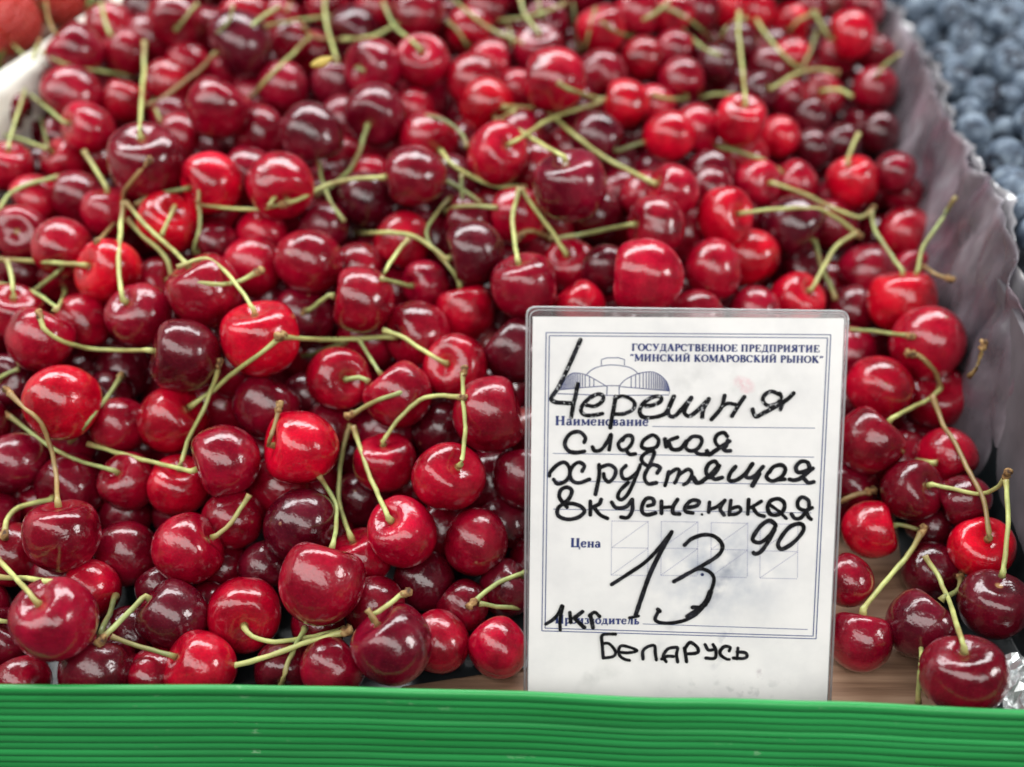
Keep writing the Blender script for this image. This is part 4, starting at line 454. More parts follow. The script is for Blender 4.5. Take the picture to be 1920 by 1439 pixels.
 ['y','-',58,[[-0.1604,0.2614,0.0215],[-0.147,0.2377,0.0485],[-0.1486,0.2374,0.0492],[-0.1531,0.2414,0.0453],[-0.1576,0.2453,0.0415],[-0.1619,0.2488,0.038],[-0.166,0.2518,0.0349],[-0.1699,0.2543,0.0322],[-0.1735,0.2562,0.0302],[-0.1763,0.2575,0.0289],[-0.1781,0.2581,0.0283]],'3% across and 75% down the photo'],
 ['y','-',67,[[-0.1706,0.2465,0.0182],[-0.1713,0.2456,0.0195],[-0.172,0.2443,0.0214],[-0.1735,0.2441,0.0219],[-0.1747,0.2442,0.0221]],'1% across and 81% down the photo'],
 ['g','1',59,[[-0.1249,0.25,0.0278],[-0.1256,0.2488,0.0278],[-0.1264,0.2467,0.0281],[-0.1276,0.245,0.0276],[-0.1289,0.2432,0.0272],[-0.1299,0.2414,0.0271],[-0.131,0.2395,0.027],[-0.132,0.2374,0.027],[-0.133,0.2353,0.0272],[-0.1336,0.2333,0.0276],[-0.1339,0.2315,0.0282]],'12% across and 80% down the photo'],
 ['d','-',62,[[-0.1369,0.2376,0.0246],[-0.1369,0.2397,0.0243],[-0.138,0.2446,0.0217],[-0.1383,0.2483,0.0206],[-0.1388,0.2521,0.0196],[-0.1392,0.2559,0.0187],[-0.1399,0.2592,0.0172]],'11% across and 80% down the photo'],
 ['d','-',61,[[-0.1127,0.2296,0.0225],[-0.1141,0.2299,0.0226],[-0.1162,0.2306,0.0225],[-0.1184,0.2312,0.0228],[-0.1207,0.2317,0.0231],[-0.1229,0.2321,0.0235],[-0.1249,0.2325,0.024],[-0.1271,0.2329,0.0247],[-0.1291,0.2332,0.0255],[-0.1309,0.2335,0.0262],[-0.132,0.2336,0.0268]],'14% across and 84% down the photo'],
 ['y','1',60,[[-0.0909,0.2427,0.02],[-0.0896,0.2412,0.0196],[-0.0876,0.2396,0.0194],[-0.0856,0.2389,0.019],[-0.0834,0.2384,0.0188],[-0.0815,0.238,0.0188],[-0.0796,0.2377,0.0189],[-0.0771,0.2378,0.0191],[-0.0756,0.2385,0.0185],[-0.0738,0.2393,0.018],[-0.0718,0.2401,0.0176],[-0.0697,0.241,0.0172],[-0.0677,0.2417,0.0169],[-0.0657,0.2424,0.0167],[-0.0634,0.2431,0.0166],[-0.0612,0.2437,0.0167],[-0.0593,0.2442,0.0168],[-0.0579,0.2445,0.017]],'29% across and 83% down the photo'],
 ['y','1',61,[[-0.0924,0.2301,0.0162],[-0.0911,0.2303,0.0165],[-0.0892,0.2305,0.0169],[-0.087,0.2308,0.0174],[-0.0846,0.2311,0.018],[-0.0822,0.2315,0.0186],[-0.0802,0.2318,0.0192],[-0.0783,0.2323,0.0196],[-0.0763,0.2329,0.0201],[-0.0742,0.2335,0.0206],[-0.0721,0.234,0.0212],[-0.0701,0.2345,0.0218],[-0.0681,0.2349,0.0223],[-0.066,0.2353,0.0229],[-0.0635,0.2356,0.0235],[-0.0612,0.2362,0.0237],[-0.0591,0.2367,0.024],[-0.0573,0.237,0.0242],[-0.056,0.2373,0.0244]],'28% across and 85% down the photo'],
 ['g','-',68,[[-0.077,0.2262,0.0095],[-0.0764,0.2261,0.0117],[-0.0755,0.226,0.0146],[-0.075,0.2272,0.0162],[-0.0744,0.2289,0.0175],[-0.074,0.2308,0.0184],[-0.0735,0.2328,0.0187],[-0.073,0.2353,0.0187],[-0.0723,0.2379,0.0187],[-0.0716,0.2404,0.0185],[-0.0711,0.2427,0.0182],[-0.0709,0.2447,0.0175]],'28% across and 86% down the photo'],
 ['y','1',70,[[-0.046,0.2348,0.0355],[-0.0447,0.2344,0.0371],[-0.0429,0.2347,0.0383],[-0.0414,0.2365,0.0379],[-0.04,0.2383,0.0375],[-0.0384,0.24,0.0375],[-0.0369,0.2413,0.0377],[-0.0358,0.2421,0.0379]],'38% across and 79% down the photo'],
 ['b','-',70,[[-0.0438,0.2312,0.0369],[-0.0442,0.2314,0.0382],[-0.0449,0.2318,0.0394],[-0.0458,0.2326,0.0402],[-0.0466,0.2332,0.0408]],'36% across and 80% down the photo'],
 ['g','1',77,[[0.0048,0.2708,0.017],[0.0034,0.2689,0.0183],[0.0014,0.2659,0.0206],[-0.0009,0.2647,0.0208],[-0.0032,0.2636,0.0206],[-0.0053,0.2624,0.0204],[-0.0072,0.2611,0.02],[-0.0091,0.2596,0.0194],[-0.0109,0.2581,0.0188],[-0.0124,0.2567,0.0183],[-0.0134,0.2555,0.0182]],'49% across and 76% down the photo'],
 ['g','-',77,[[0.0034,0.2606,0.0093],[0.0018,0.2595,0.0107],[-0.0005,0.2579,0.0128],[-0.003,0.2574,0.0136],[-0.0053,0.257,0.0144],[-0.0078,0.2567,0.0154],[-0.01,0.2563,0.0163],[-0.0116,0.2559,0.0171]],'49% across and 79% down the photo'],
 ['g','1',138,[[-0.0925,0.5774,0.1107],[-0.0943,0.5755,0.1112],[-0.0963,0.5701,0.1128],[-0.099,0.5664,0.1138],[-0.1019,0.5625,0.1148],[-0.1048,0.5585,0.1158],[-0.1073,0.5544,0.1169],[-0.1097,0.5501,0.1179],[-0.1124,0.5456,0.119],[-0.1149,0.541,0.12],[-0.1171,0.5363,0.1211],[-0.1188,0.5317,0.1223],[-0.1196,0.527,0.1236]],'29% across and 3% down the photo'],
 ['y','-',144,[[-0.0861,0.5238,0.108],[-0.0872,0.5277,0.1088],[-0.0895,0.5369,0.1085],[-0.0914,0.5436,0.1096],[-0.0929,0.5495,0.1106],[-0.0943,0.555,0.112],[-0.0955,0.5598,0.1136],[-0.0964,0.564,0.1152],[-0.0969,0.5679,0.1177],[-0.097,0.5711,0.1202],[-0.097,0.5731,0.122]],'32% across and 4% down the photo'],
 ['y','-',136,[[-0.1031,0.5517,0.1094],[-0.1038,0.5469,0.1097],[-0.1047,0.5394,0.1104],[-0.1063,0.5336,0.1101],[-0.1079,0.5278,0.1098],[-0.1093,0.5221,0.1097],[-0.1105,0.5165,0.1097],[-0.1118,0.5111,0.1096],[-0.1137,0.5084,0.1085],[-0.1157,0.5069,0.107],[-0.1177,0.5062,0.1053],[-0.1204,0.5064,0.1027],[-0.1236,0.5085,0.0992],[-0.1265,0.5107,0.096],[-0.1288,0.5133,0.0932]],'27% across and 9% down the photo'],
 ['b','-',139,[[-0.0878,0.5536,0.1065],[-0.09,0.5529,0.1069],[-0.0931,0.5505,0.108],[-0.0965,0.5491,0.1089],[-0.0994,0.5477,0.1101],[-0.1021,0.5469,0.112],[-0.104,0.5467,0.1147],[-0.1051,0.546,0.117]],'32% across and 5% down the photo'],
 ['y','-',141,[[-0.0599,0.5547,0.1138],[-0.0619,0.554,0.1129],[-0.0646,0.553,0.1117],[-0.0679,0.5519,0.1104],[-0.0713,0.551,0.1095],[-0.0744,0.5505,0.1091],[-0.0781,0.5499,0.1089],[-0.0817,0.5495,0.1087],[-0.0849,0.55,0.1083],[-0.0873,0.5505,0.1079]],'36% across and 5% down the photo'],
 ['g','-',142,[[-0.044,0.514,0.1169],[-0.0455,0.5141,0.1186],[-0.0481,0.5171,0.1199],[-0.0509,0.5246,0.1189],[-0.0539,0.5317,0.118],[-0.057,0.5387,0.1175],[-0.0595,0.5452,0.1176],[-0.0616,0.5511,0.1184],[-0.0634,0.5563,0.1199],[-0.065,0.5603,0.1215],[-0.066,0.5625,0.1228]],'39% across and 4% down the photo'],
 ['b','-',-1,[[-0.1222,0.6093,0.1098],[-0.1177,0.5847,0.1162],[-0.1172,0.5784,0.1159],[-0.1179,0.5756,0.1147],[-0.1187,0.574,0.1136]],'28% across and 1% down the photo'],
 ['g','1',-1,[[-0.0329,0.5909,0.116],[-0.0309,0.5854,0.1164],[-0.0278,0.5703,0.1195],[-0.0247,0.5597,0.1208],[-0.022,0.556,0.1199],[-0.0197,0.5544,0.1185],[-0.0174,0.553,0.1172],[-0.015,0.5515,0.1158],[-0.0124,0.5499,0.1146],[-0.0097,0.5482,0.1137],[-0.0067,0.5463,0.1129],[-0.0035,0.5443,0.1123],[-0.0003,0.5421,0.1118],[0.0024,0.5398,0.1116],[0.0043,0.5377,0.1116]],'47% across and 3% down the photo'],
 ['g','-',165,[[-0.0028,0.5798,0.1064],[-0.0019,0.5687,0.1076],[-0.0009,0.5607,0.107],[-0.0001,0.5575,0.1044],[0.0006,0.5558,0.1022]],'50% across and 4% down the photo'],
 ['g','-',165,[[-0.009,0.5728,0.1095],[-0.0069,0.5716,0.1102],[-0.0039,0.5677,0.1119],[-0.0004,0.5652,0.1132],[0.0032,0.5627,0.1145],[0.0068,0.5603,0.1159],[0.0101,0.5579,0.1174],[0.0133,0.5569,0.1187],[0.0167,0.5572,0.1198],[0.0201,0.5584,0.1207],[0.0232,0.5596,0.1216],[0.0259,0.5606,0.1224],[0.0278,0.5612,0.123]],'52% across and 2% down the photo'],
 ['d','-',-1,[[0.0329,0.6031,0.1119],[0.0319,0.577,0.1185],[0.0322,0.5736,0.1165],[0.0327,0.5718,0.1134],[0.0332,0.5701,0.1104],[0.0336,0.5685,0.1076],[0.0341,0.5666,0.1045],[0.0346,0.5648,0.1015],[0.035,0.5632,0.0988],[0.0353,0.5621,0.0969]],'56% across and 3% down the photo'],
 ['d','-',190,[[0.0421,0.5547,0.1228],[0.0414,0.5508,0.1221],[0.0404,0.5458,0.1208],[0.0396,0.5438,0.1181],[0.0389,0.5428,0.1152],[0.0382,0.5427,0.1121],[0.0375,0.544,0.1081],[0.0374,0.5514,0.1022],[0.0374,0.5594,0.0969]],'58% across and 4% down the photo'],
 ['g','-',166,[[0.0147,0.5588,0.1178],[0.0145,0.5591,0.1198],[0.0141,0.5613,0.1215],[0.0138,0.5728,0.1201],[0.0136,0.5839,0.1183]],'53% across and 1% down the photo'],
 ['d','-',269,[[-0.0477,0.521,0.0808],[-0.0409,0.4691,0.1037],[-0.0376,0.4658,0.1046],[-0.0343,0.4642,0.1046],[-0.0313,0.4623,0.1044],[-0.0285,0.4599,0.104],[-0.0259,0.457,0.1036],[-0.0236,0.4537,0.1031],[-0.0217,0.45,0.1026],[-0.0203,0.4455,0.1016],[-0.0196,0.4414,0.1012]],'44% across and 16% down the photo'],
 ['d','-',143,[[-0.0744,0.5061,0.1111],[-0.0733,0.5044,0.1114],[-0.0719,0.5022,0.1118],[-0.0707,0.5016,0.1115],[-0.0698,0.5013,0.1112]],'35% across and 9% down the photo'],
 ['d','-',174,[[0.0494,0.4715,0.0845],[0.0514,0.4721,0.0851],[0.0542,0.4731,0.0859],[0.0569,0.4737,0.0865],[0.0598,0.4743,0.0871],[0.0619,0.4747,0.0875]],'62% across and 19% down the photo'],
 ['d','-',232,[[-0.0218,0.4334,0.0762],[-0.0211,0.4178,0.0868],[-0.0213,0.4184,0.0893],[-0.0215,0.4206,0.091],[-0.0216,0.4228,0.0927],[-0.0217,0.4247,0.0944],[-0.0217,0.426,0.0957]],'45% across and 25% down the photo'],
 ['d','-',153,[[-0.0279,0.4239,0.0938],[-0.0262,0.4233,0.0931],[-0.0239,0.4224,0.0922],[-0.0214,0.4215,0.0911],[-0.0192,0.4205,0.09],[-0.0169,0.4193,0.0888],[-0.0147,0.4182,0.0876],[-0.0132,0.4175,0.0868]],'46% across and 25% down the photo'],
 ['g','-',4,[[-0.1676,0.5399,0.1165],[-0.1657,0.5393,0.1186],[-0.1632,0.5387,0.1216],[-0.1613,0.5405,0.1236],[-0.1592,0.5422,0.1255],[-0.157,0.5438,0.1273],[-0.1554,0.5449,0.1286]],'18% across and 2% down the photo'],
 ['g','-',164,[[-0.0226,0.5537,0.1025],[-0.0236,0.5523,0.1051],[-0.025,0.5501,0.1089],[-0.0268,0.5508,0.1114],[-0.0289,0.5523,0.1132],[-0.0314,0.5537,0.1149],[-0.0332,0.5546,0.1161]],'45% across and 4% down the photo'],
 ['d','-',191,[[0.0642,0.5643,0.1041],[0.0611,0.5597,0.1064],[0.056,0.5455,0.1125],[0.0524,0.5426,0.115],[0.0492,0.5419,0.1171],[0.0462,0.5425,0.119],[0.0442,0.5433,0.1201]],'60% across and 4% down the photo'],
 ['g','-',199,[[0.1089,0.5648,0.1039],[0.1099,0.5634,0.1065],[0.1114,0.5623,0.1096],[0.114,0.5653,0.1109],[0.1172,0.5676,0.1116],[0.1208,0.5691,0.1119],[0.1232,0.5699,0.1122]],'71% across and 3% down the photo'],
 ['g','-',197,[[0.1709,0.5798,0.0969],[0.1691,0.5785,0.0996],[0.1673,0.5794,0.1024],[0.166,0.5821,0.1044],[0.1643,0.5846,0.1064],[0.1624,0.5868,0.1084],[0.161,0.5882,0.1098]],'80% across and 3% down the photo'],
 ['y','-',182,[[0.1615,0.5476,0.0813],[0.1591,0.5321,0.0884],[0.1616,0.5299,0.09],[0.1645,0.5293,0.0903],[0.1672,0.5281,0.0898],[0.1698,0.5264,0.0888],[0.1715,0.5251,0.0881]],'82% across and 12% down the photo'],
 ['g','-',-1,[[0.2028,0.5885,0.0708],[0.1882,0.5441,0.0911],[0.1886,0.5422,0.0947],[0.1898,0.5421,0.0974],[0.1913,0.5417,0.0997],[0.1934,0.5412,0.1018],[0.1953,0.5404,0.1037],[0.1971,0.5411,0.1045]],'87% across and 8% down the photo'],
 ['g','-',2,[[-0.2002,0.5376,0.1163],[-0.2014,0.5398,0.1179],[-0.2033,0.5439,0.1198],[-0.2045,0.547,0.1219],[-0.2055,0.5499,0.1244],[-0.2061,0.5518,0.1262]],'10% across and 2% down the photo'],
 ['g','-',6,[[-0.1252,0.5199,0.1259],[-0.1234,0.5202,0.1272],[-0.1217,0.5244,0.1277],[-0.12,0.5288,0.1281],[-0.118,0.5324,0.1285],[-0.1155,0.535,0.129],[-0.1137,0.5364,0.1294]],'26% across and 2% down the photo'],
 ['g','-',192,[[0.0914,0.5702,0.1048],[0.0927,0.5664,0.1045],[0.0938,0.5565,0.1057],[0.0955,0.5494,0.1058],[0.0971,0.5425,0.1063],[0.0993,0.5359,0.1072],[0.1022,0.5336,0.107],[0.1044,0.5328,0.1067]],'69% across and 6% down the photo'],
 ['g','-',191,[[0.0629,0.5582,0.1148],[0.065,0.557,0.1157],[0.0679,0.5558,0.117],[0.0712,0.5571,0.1179],[0.0738,0.5586,0.1191],[0.0766,0.5603,0.1208],[0.079,0.5619,0.1224],[0.0807,0.5629,0.1235]],'64% across and 2% down the photo'],
 ['g','-',196,[[0.1537,0.5993,0.094],[0.1512,0.5854,0.1014],[0.1531,0.5859,0.1042],[0.156,0.5878,0.1057],[0.1595,0.5892,0.1066],[0.1631,0.5901,0.1073],[0.1656,0.5907,0.1077]],'78% across and 2% down the photo'],
 ['d','-',5,[[-0.1547,0.5588,0.1062],[-0.1412,0.5162,0.1235],[-0.1382,0.5142,0.1262],[-0.1359,0.5152,0.128],[-0.1343,0.5168,0.1295],[-0.1333,0.5188,0.1316],[-0.133,0.5208,0.1338],[-0.1329,0.5222,0.1354]],'22% across and 3% down the photo'],
 ['g','-',167,[[0.0133,0.5404,0.1158],[0.0119,0.541,0.1172],[0.0099,0.5459,0.1177],[0.0078,0.5511,0.1183],[0.0063,0.556,0.1192],[0.0053,0.5605,0.1208],[0.0046,0.5641,0.1226],[0.0041,0.5663,0.124]],'51% across and 2% down the photo']]
HEAP = [
 [0.0079,0.2827,0.0101,0.0096],
 [-0.1451,0.4231,0.0589,0.013],
 [-0.0103,0.4005,0.0556,0.013],
 [-0.2105,0.5311,0.0894,0.013],
 [-0.0052,0.3595,0.0319,0.013],
 [-0.0687,0.2923,0.0111,0.0106],
 [-0.059,0.4264,0.0567,0.013],
 [0.1706,0.3466,0.0116,0.0106],
 [-0.1664,0.2721,0.0134,0.0096],
 [0.1852,0.6449,0.0951,0.013],
 [-0.1544,0.4956,0.0706,0.013],
 [-0.1735,0.3417,0.0125,0.0118],
 [0.0001,0.6084,0.1143,0.013],
 [0.0083,0.325,0.0346,0.013],
 [-0.0053,0.4247,0.0544,0.013],
 [-0.186,0.3832,0.0191,0.013],
 [-0.077,0.4592,0.0471,0.013],
 [-0.1093,0.2606,0.0099,0.0096],
 [0.143,0.3613,0.023,0.013],
 [-0.0612,0.3569,0.028,0.013],
 [-0.1883,0.2591,0.0118,0.0096],
 [-0.0395,0.3195,0.0157,0.0118],
 [0.0454,0.3869,0.0484,0.013],
 [0.09,0.5422,0.0744,0.013],
 [0.1674,0.3679,0.0134,0.013],
 [-0.131,0.3067,0.0106,0.0096],
 [-0.0314,0.3549,0.0319,0.013],
 [-0.1336,0.3365,0.016,0.013],
 [-0.2151,0.4185,0.0373,0.013],
 [-0.0166,0.3855,0.0355,0.013],
 [0.194,0.5949,0.0639,0.013],
 [-0.0882,0.577,0.0903,0.013],
 [-0.1409,0.5149,0.0673,0.013],
 [-0.0098,0.4077,0.0295,0.013],
 [0.1637,0.5142,0.044,0.013],
 [0.0924,0.4021,0.0406,0.013],
 [-0.1487,0.3726,0.0227,0.013],
 [-0.0582,0.4601,0.0616,0.013],
 [-0.0288,0.582,0.0838,0.013],
 [-0.1134,0.5754,0.0792,0.013],
 [-0.1274,0.4583,0.0635,0.013],
 [-0.1924,0.5491,0.0774,0.013],
 [0.0704,0.5595,0.0803,0.013],
 [-0.0354,0.4517,0.0615,0.013],
 [-0.1091,0.6191,0.0865,0.013],
 [-0.1242,0.3711,0.0519,0.013],
 [-0.0295,0.4307,0.038,0.013],
 [0.057,0.5764,0.0941,0.013],
 [-0.1986,0.3705,0.0353,0.013],
 [0.0367,0.6264,0.0938,0.013],
 [0.1448,0.522,0.0562,0.013],
 [0.0836,0.5019,0.0669,0.013],
 [-0.0457,0.3778,0.0275,0.013],
 [-0.0832,0.408,0.0276,0.013],
 [-0.0961,0.328,0.021,0.013],
 [-0.1624,0.6112,0.1179,0.013],
 [0.0797,0.4219,0.0421,0.013],
 [0.0012,0.6193,0.0913,0.013],
 [-0.1987,0.4872,0.0591,0.013],
 [-0.1669,0.4456,0.0755,0.013],
 [-0.2306,0.4219,0.0731,0.013],
 [-0.2277,0.3828,0.0408,0.013],
 [0.1404,0.5592,0.0677,0.013],
 [-0.1335,0.566,0.0867,0.013],
 [-0.1171,0.3144,0.0149,0.0096],
 [-0.1112,0.615,0.1097,0.013],
 [0.1232,0.4409,0.0282,0.013],
 [0.0217,0.3922,0.0445,0.013],
 [0.1512,0.6209,0.117,0.013],
 [0.0519,0.6071,0.1062,0.013],
 [-0.1717,0.5899,0.123,0.013],
 [0.1049,0.5715,0.0757,0.013],
 [-0.0371,0.6105,0.1104,0.013],
 [0.0246,0.6115,0.1118,0.013],
 [-0.1579,0.4671,0.0663,0.013],
 [-0.1146,0.539,0.0728,0.013],
 [-0.081,0.403,0.0522,0.013],
 [-0.083,0.6007,0.1174,0.013],
 [0.1166,0.4695,0.054,0.013],
 [-0.1685,0.5791,0.0866,0.013],
 [-0.2051,0.3177,0.0163,0.013],
 [0.0616,0.402,0.0375,0.013],
 [-0.03,0.5432,0.0718,0.013],
 [-0.2247,0.3838,0.0643,0.013],
 [0.051,0.4727,0.0337,0.013],
 [0.1052,0.5102,0.0623,0.013],
 [0.0099,0.5406,0.0794,0.013],
 [-0.162,0.3205,0.0097,0.0096],
 [0.1746,0.5366,0.0505,0.013],
 [-0.0373,0.3449,0.0138,0.0106],
 [0.1514,0.6415,0.0973,0.013],
 [0.1055,0.4278,0.0363,0.013],
 [-0.1758,0.4582,0.0323,0.013],
 [0.0607,0.592,0.1257,0.013],
 [-0.141,0.5987,0.1214,0.013],
 [0.1872,0.5047,0.0298,0.013],
 [-0.1101,0.4927,0.0733,0.013],
 [0.1196,0.6217,0.0921,0.013],
 [0.1781,0.3884,0.0184,0.0118],
 [-0.1371,0.6231,0.1071,0.013],
 [-0.2054,0.5144,0.0667,0.013],
 [0.0758,0.6102,0.0835,0.013],
 [-0.109,0.5788,0.0569,0.0118],
 [-0.1646,0.3963,0.021,0.013],
 [-0.2159,0.4536,0.0617,0.013],
 [-0.1712,0.6263,0.0983,0.013],
 [-0.1488,0.3995,0.0431,0.013],
 [-0.1172,0.5972,0.1259,0.013],
 [0.0154,0.5935,0.1277,0.013],
 [-0.2209,0.3587,0.034,0.013],
 [0.201,0.6596,0.1052,0.013],
 [0.1274,0.6142,0.1218,0.013],
 [0.0886,0.606,0.1169,0.013],
 [0.1522,0.448,0.0117,0.0106],
 [-0.0348,0.5941,0.1285,0.013],
 [-0.0179,0.6244,0.1152,0.013],
 [0.0336,0.4894,0.0337,0.013],
 [0.1135,0.6324,0.1146,0.013],
 [-0.0591,0.5929,0.1269,0.013],
 [-0.1033,0.394,0.0134,0.013],
 [0.1777,0.6689,0.1034,0.013],
 [-0.2361,0.4271,0.051,0.0106],
 [0.0765,0.6266,0.1181,0.013],
 [-0.0031,0.3388,0.0189,0.013],
 [-0.2092,0.5503,0.0971,0.0096],
 [0.1171,0.406,0.0278,0.013],
 [-0.1027,0.6384,0.1138,0.013],
 [-0.0473,0.4462,0.0406,0.013],
 [-0.2219,0.4842,0.0618,0.0118],
 [-0.2054,0.4682,0.0456,0.013],
 [-0.1801,0.2272,0.0097,0.0096],
 [-0.198,0.2768,0.0128,0.0096],
 [-0.0736,0.4984,0.0451,0.0122],
 [0.0446,0.5914,0.0698,0.0122],
 [-0.0978,0.4367,0.0188,0.0122],
 [0.0244,0.3444,0.019,0.0122],
 [0.083,0.4845,0.0359,0.0122],
 [-0.0695,0.505,0.0206,0.0122],
 [-0.0617,0.5318,0.0361,0.0122],
 [-0.1101,0.634,0.0458,0.0122],
 [0.0442,0.3896,0.0235,0.0122],
 [-0.1627,0.4929,0.0155,0.0122],
 [0.1465,0.5841,0.0266,0.0122],
 [0.0488,0.3144,0.0152,0.0122],
 [-0.159,0.6537,0.0233,0.0122],
 [0.1074,0.3626,0.0388,0.0122],
 [0.0442,0.2902,0.0147,0.0122],
 [0.0878,0.3003,0.013,0.0122],
 [0.0765,0.6103,0.0232,0.0122],
 [0.0818,0.5152,0.0325,0.0122],
 [-0.1991,0.5779,0.0402,0.0122],
 [0.0256,0.4685,0.0606,0.0122],
 [0.1036,0.4805,0.0145,0.0122],
 [0.1269,0.5923,0.0122,0.0122],
 [-0.0193,0.5238,0.0517,0.0122],
 [-0.1823,0.486,0.0388,0.0122],
 [-0.1233,0.6574,0.0829,0.0122],
 [-0.022,0.5038,0.0346,0.0122],
 [-0.2541,0.3139,0.024,0.0122],
 [0.087,0.6481,0.0332,0.0122],
 [-0.0856,0.6173,0.0365,0.0122],
 [-0.2392,0.2851,0.0127,0.0122],
 [-0.155,0.6553,0.0966,0.0122],
 [-0.0841,0.5158,0.0558,0.0122],
 [-0.0471,0.6537,0.0842,0.0122],
 [-0.1746,0.5627,0.0249,0.0122],
 [-0.0934,0.637,0.0725,0.0122],
 [0.0358,0.518,0.027,0.0122],
 [0.0933,0.4669,0.0474,0.0122],
 [0.0586,0.513,0.0384,0.0122],
 [-0.1109,0.4738,0.0202,0.0122],
 [-0.1488,0.6291,0.043,0.0122],
 [0.0135,0.6265,0.0162,0.0122],
 [-0.0885,0.5368,0.0712,0.0122],
 [0.0309,0.5367,0.0509,0.0122],
 [-0.108,0.4715,0.0614,0.0122],
 [-0.0747,0.6431,0.0325,0.0122],
 [0.0152,0.5668,0.0477,0.0122],
 [-0.15,0.4438,0.0444,0.0122],
 [0.1428,0.4167,0.0123,0.0122],
 [-0.0281,0.5773,0.0476,0.0122],
 [0.1457,0.52,0.0182,0.0122],
 [-0.1426,0.6102,0.0541,0.0122],
 [0.0716,0.3265,0.0176,0.0122],
 [-0.1308,0.535,0.0308,0.0122],
 [0.056,0.6518,0.0877,0.0122],
 [-0.1058,0.3705,0.0218,0.0122],
 [-0.0439,0.4799,0.0313,0.0122],
 [0.0153,0.6472,0.092,0.0122],
 [-0.0723,0.6099,0.0586,0.0122],
 [0.1896,0.5995,0.0327,0.0122],
 [-0.039,0.6087,0.076,0.0122],
 [-0.1885,0.498,0.0181,0.0122],
 [-0.2157,0.4298,0.0125,0.0122],
 [0.0519,0.4328,0.0441,0.0122],
 [0.1942,0.6252,0.042,0.0122],
 [-0.2142,0.4901,0.0398,0.0122],
 [0.1219,0.5011,0.0357,0.0122],
 [-0.0653,0.4693,0.0273,0.0122],
 [0.1068,0.3822,0.0228,0.0122],
 [-0.021,0.4371,0.0147,0.0122],
 [0.0963,0.6164,0.0507,0.0122],
 [0.1569,0.6498,0.0746,0.0122],
 [0.0452,0.6205,0.0612,0.0122],
 [-0.0968,0.6314,0.0194,0.0122],
 [-0.1105,0.5891,0.0332,0.0122],
 [-0.1444,0.577,0.0535,0.0122],
 [-0.0447,0.6216,0.0172,0.0122],
 [0.0577,0.5846,0.0344,0.0122],
 [-0.1305,0.6276,0.0779,0.0122],
 [-0.1306,0.4983,0.021,0.0122],
 [0.0728,0.6191,0.052,0.0122],
 [0.0563,0.5658,0.0516,0.0122],
 [-0.1782,0.6316,0.0755,0.0122],
 [0.1419,0.6364,0.024,0.0122],
 [-0.0896,0.5768,0.0294,0.0122],
 [-0.0079,0.4908,0.0126,0.0122],
 [-0.0547,0.5566,0.0406,0.0122],
 [-0.0117,0.6278,0.0145,0.0122],
 [0.0057,0.4322,0.0142,0.0122],
 [0.0375,0.4397,0.0171,0.0122],
 [-0.0611,0.6347,0.0855,0.0122],
 [0.0481,0.3691,0.0125,0.0122],
 [0.1069,0.5624,0.0175,0.0122],
 [-0.2305,0.3277,0.0267,0.0122],
 [-0.0601,0.6228,0.0435,0.0122],
 [0.1457,0.5469,0.0244,0.0122],
 [-0.0891,0.4631,0.0164,0.0122],
 [-0.1826,0.5852,0.0158,0.0122],
 [-0.2618,0.2876,0.0141,0.0122],
 [-0.0954,0.6523,0.0483,0.0122],
 [0.0822,0.5408,0.0219,0.0122],
 [-0.1715,0.5166,0.0234,0.0122],
 [-0.0042,0.4672,0.0268,0.0122],
 [0.1687,0.6355,0.0374,0.0122],
 [0.0738,0.3833,0.0149,0.0122],
 [0.0846,0.3609,0.0318,0.0122],
 [-0.237,0.4015,0.0553,0.0122],
 [-0.0583,0.5724,0.0671,0.0122],
 [-0.2033,0.4676,0.0181,0.0122],
 [0.073,0.4773,0.0125,0.0122],
 [0.102,0.3536,0.0141,0.0122],
 [0.176,0.5834,0.0129,0.0122],
 [-0.1339,0.4907,0.0497,0.0122],
 [0.0554,0.6378,0.0356,0.0122],
 [-0.0676,0.5714,0.0198,0.0122],
 [-0.1962,0.5308,0.0472,0.0122],
 [-0.0852,0.589,0.0523,0.0122],
 [0.0164,0.4149,0.0383,0.0122],
 [-0.177,0.621,0.0398,0.0122],
 [0.0087,0.6379,0.0721,0.0122],
 [-0.0262,0.4813,0.0531,0.0122],
 [0.0093,0.5433,0.0469,0.0122],
 [0.0815,0.5717,0.0438,0.0122],
 [0.0265,0.5087,0.0497,0.0122],
 [0.0378,0.614,0.0182,0.0122],
 [0.0875,0.5282,0.0525,0.0122],
 [-0.0191,0.6003,0.0462,0.0122],
 [-0.0689,0.6291,0.0138,0.0122],
 [0.0151,0.5798,0.0723,0.0122],
 [-0.0149,0.5655,0.0313,0.0122],
 [0.1363,0.4818,0.0193,0.0122],
 [-0.0072,0.6589,0.0679,0.0122],
 [-0.0148,0.6543,0.0457,0.0122],
 [-0.1236,0.625,0.014,0.0122],
 [-0.1101,0.528,0.0431,0.0122],
 [0.1104,0.538,0.0229,0.0122],
 [-0.1046,0.4406,0.0494,0.0122],
 [-0.1265,0.4534,0.0363,0.0122],
 [-0.2369,0.4164,0.0275,0.0122],
 [-0.1252,0.557,0.0617,0.0122],
 [0.1317,0.5995,0.0412,0.0122],
 [0.1202,0.5462,0.0557,0.0122],
 [-0.1443,0.5565,0.0209,0.0122],
 [0.0269,0.3689,0.0301,0.0122],
 [-0.2047,0.5587,0.0589,0.0122],
 [0.0292,0.4057,0.014,0.0122],
 [-0.1035,0.5564,0.0348,0.0122],
 [0.0462,0.6555,0.0475,0.0122],
 [0.0048,0.6587,0.0278,0.0122],
 [0.1043,0.6583,0.0993,0.0122],
 [0.1615,0.6034,0.0139,0.0122],
 [0.011,0.6074,0.0661,0.0122],
 [-0.1631,0.5241,0.0546,0.0122],
 [0.1822,0.6486,0.0713,0.0122],
 [0.1345,0.5727,0.0454,0.0122],
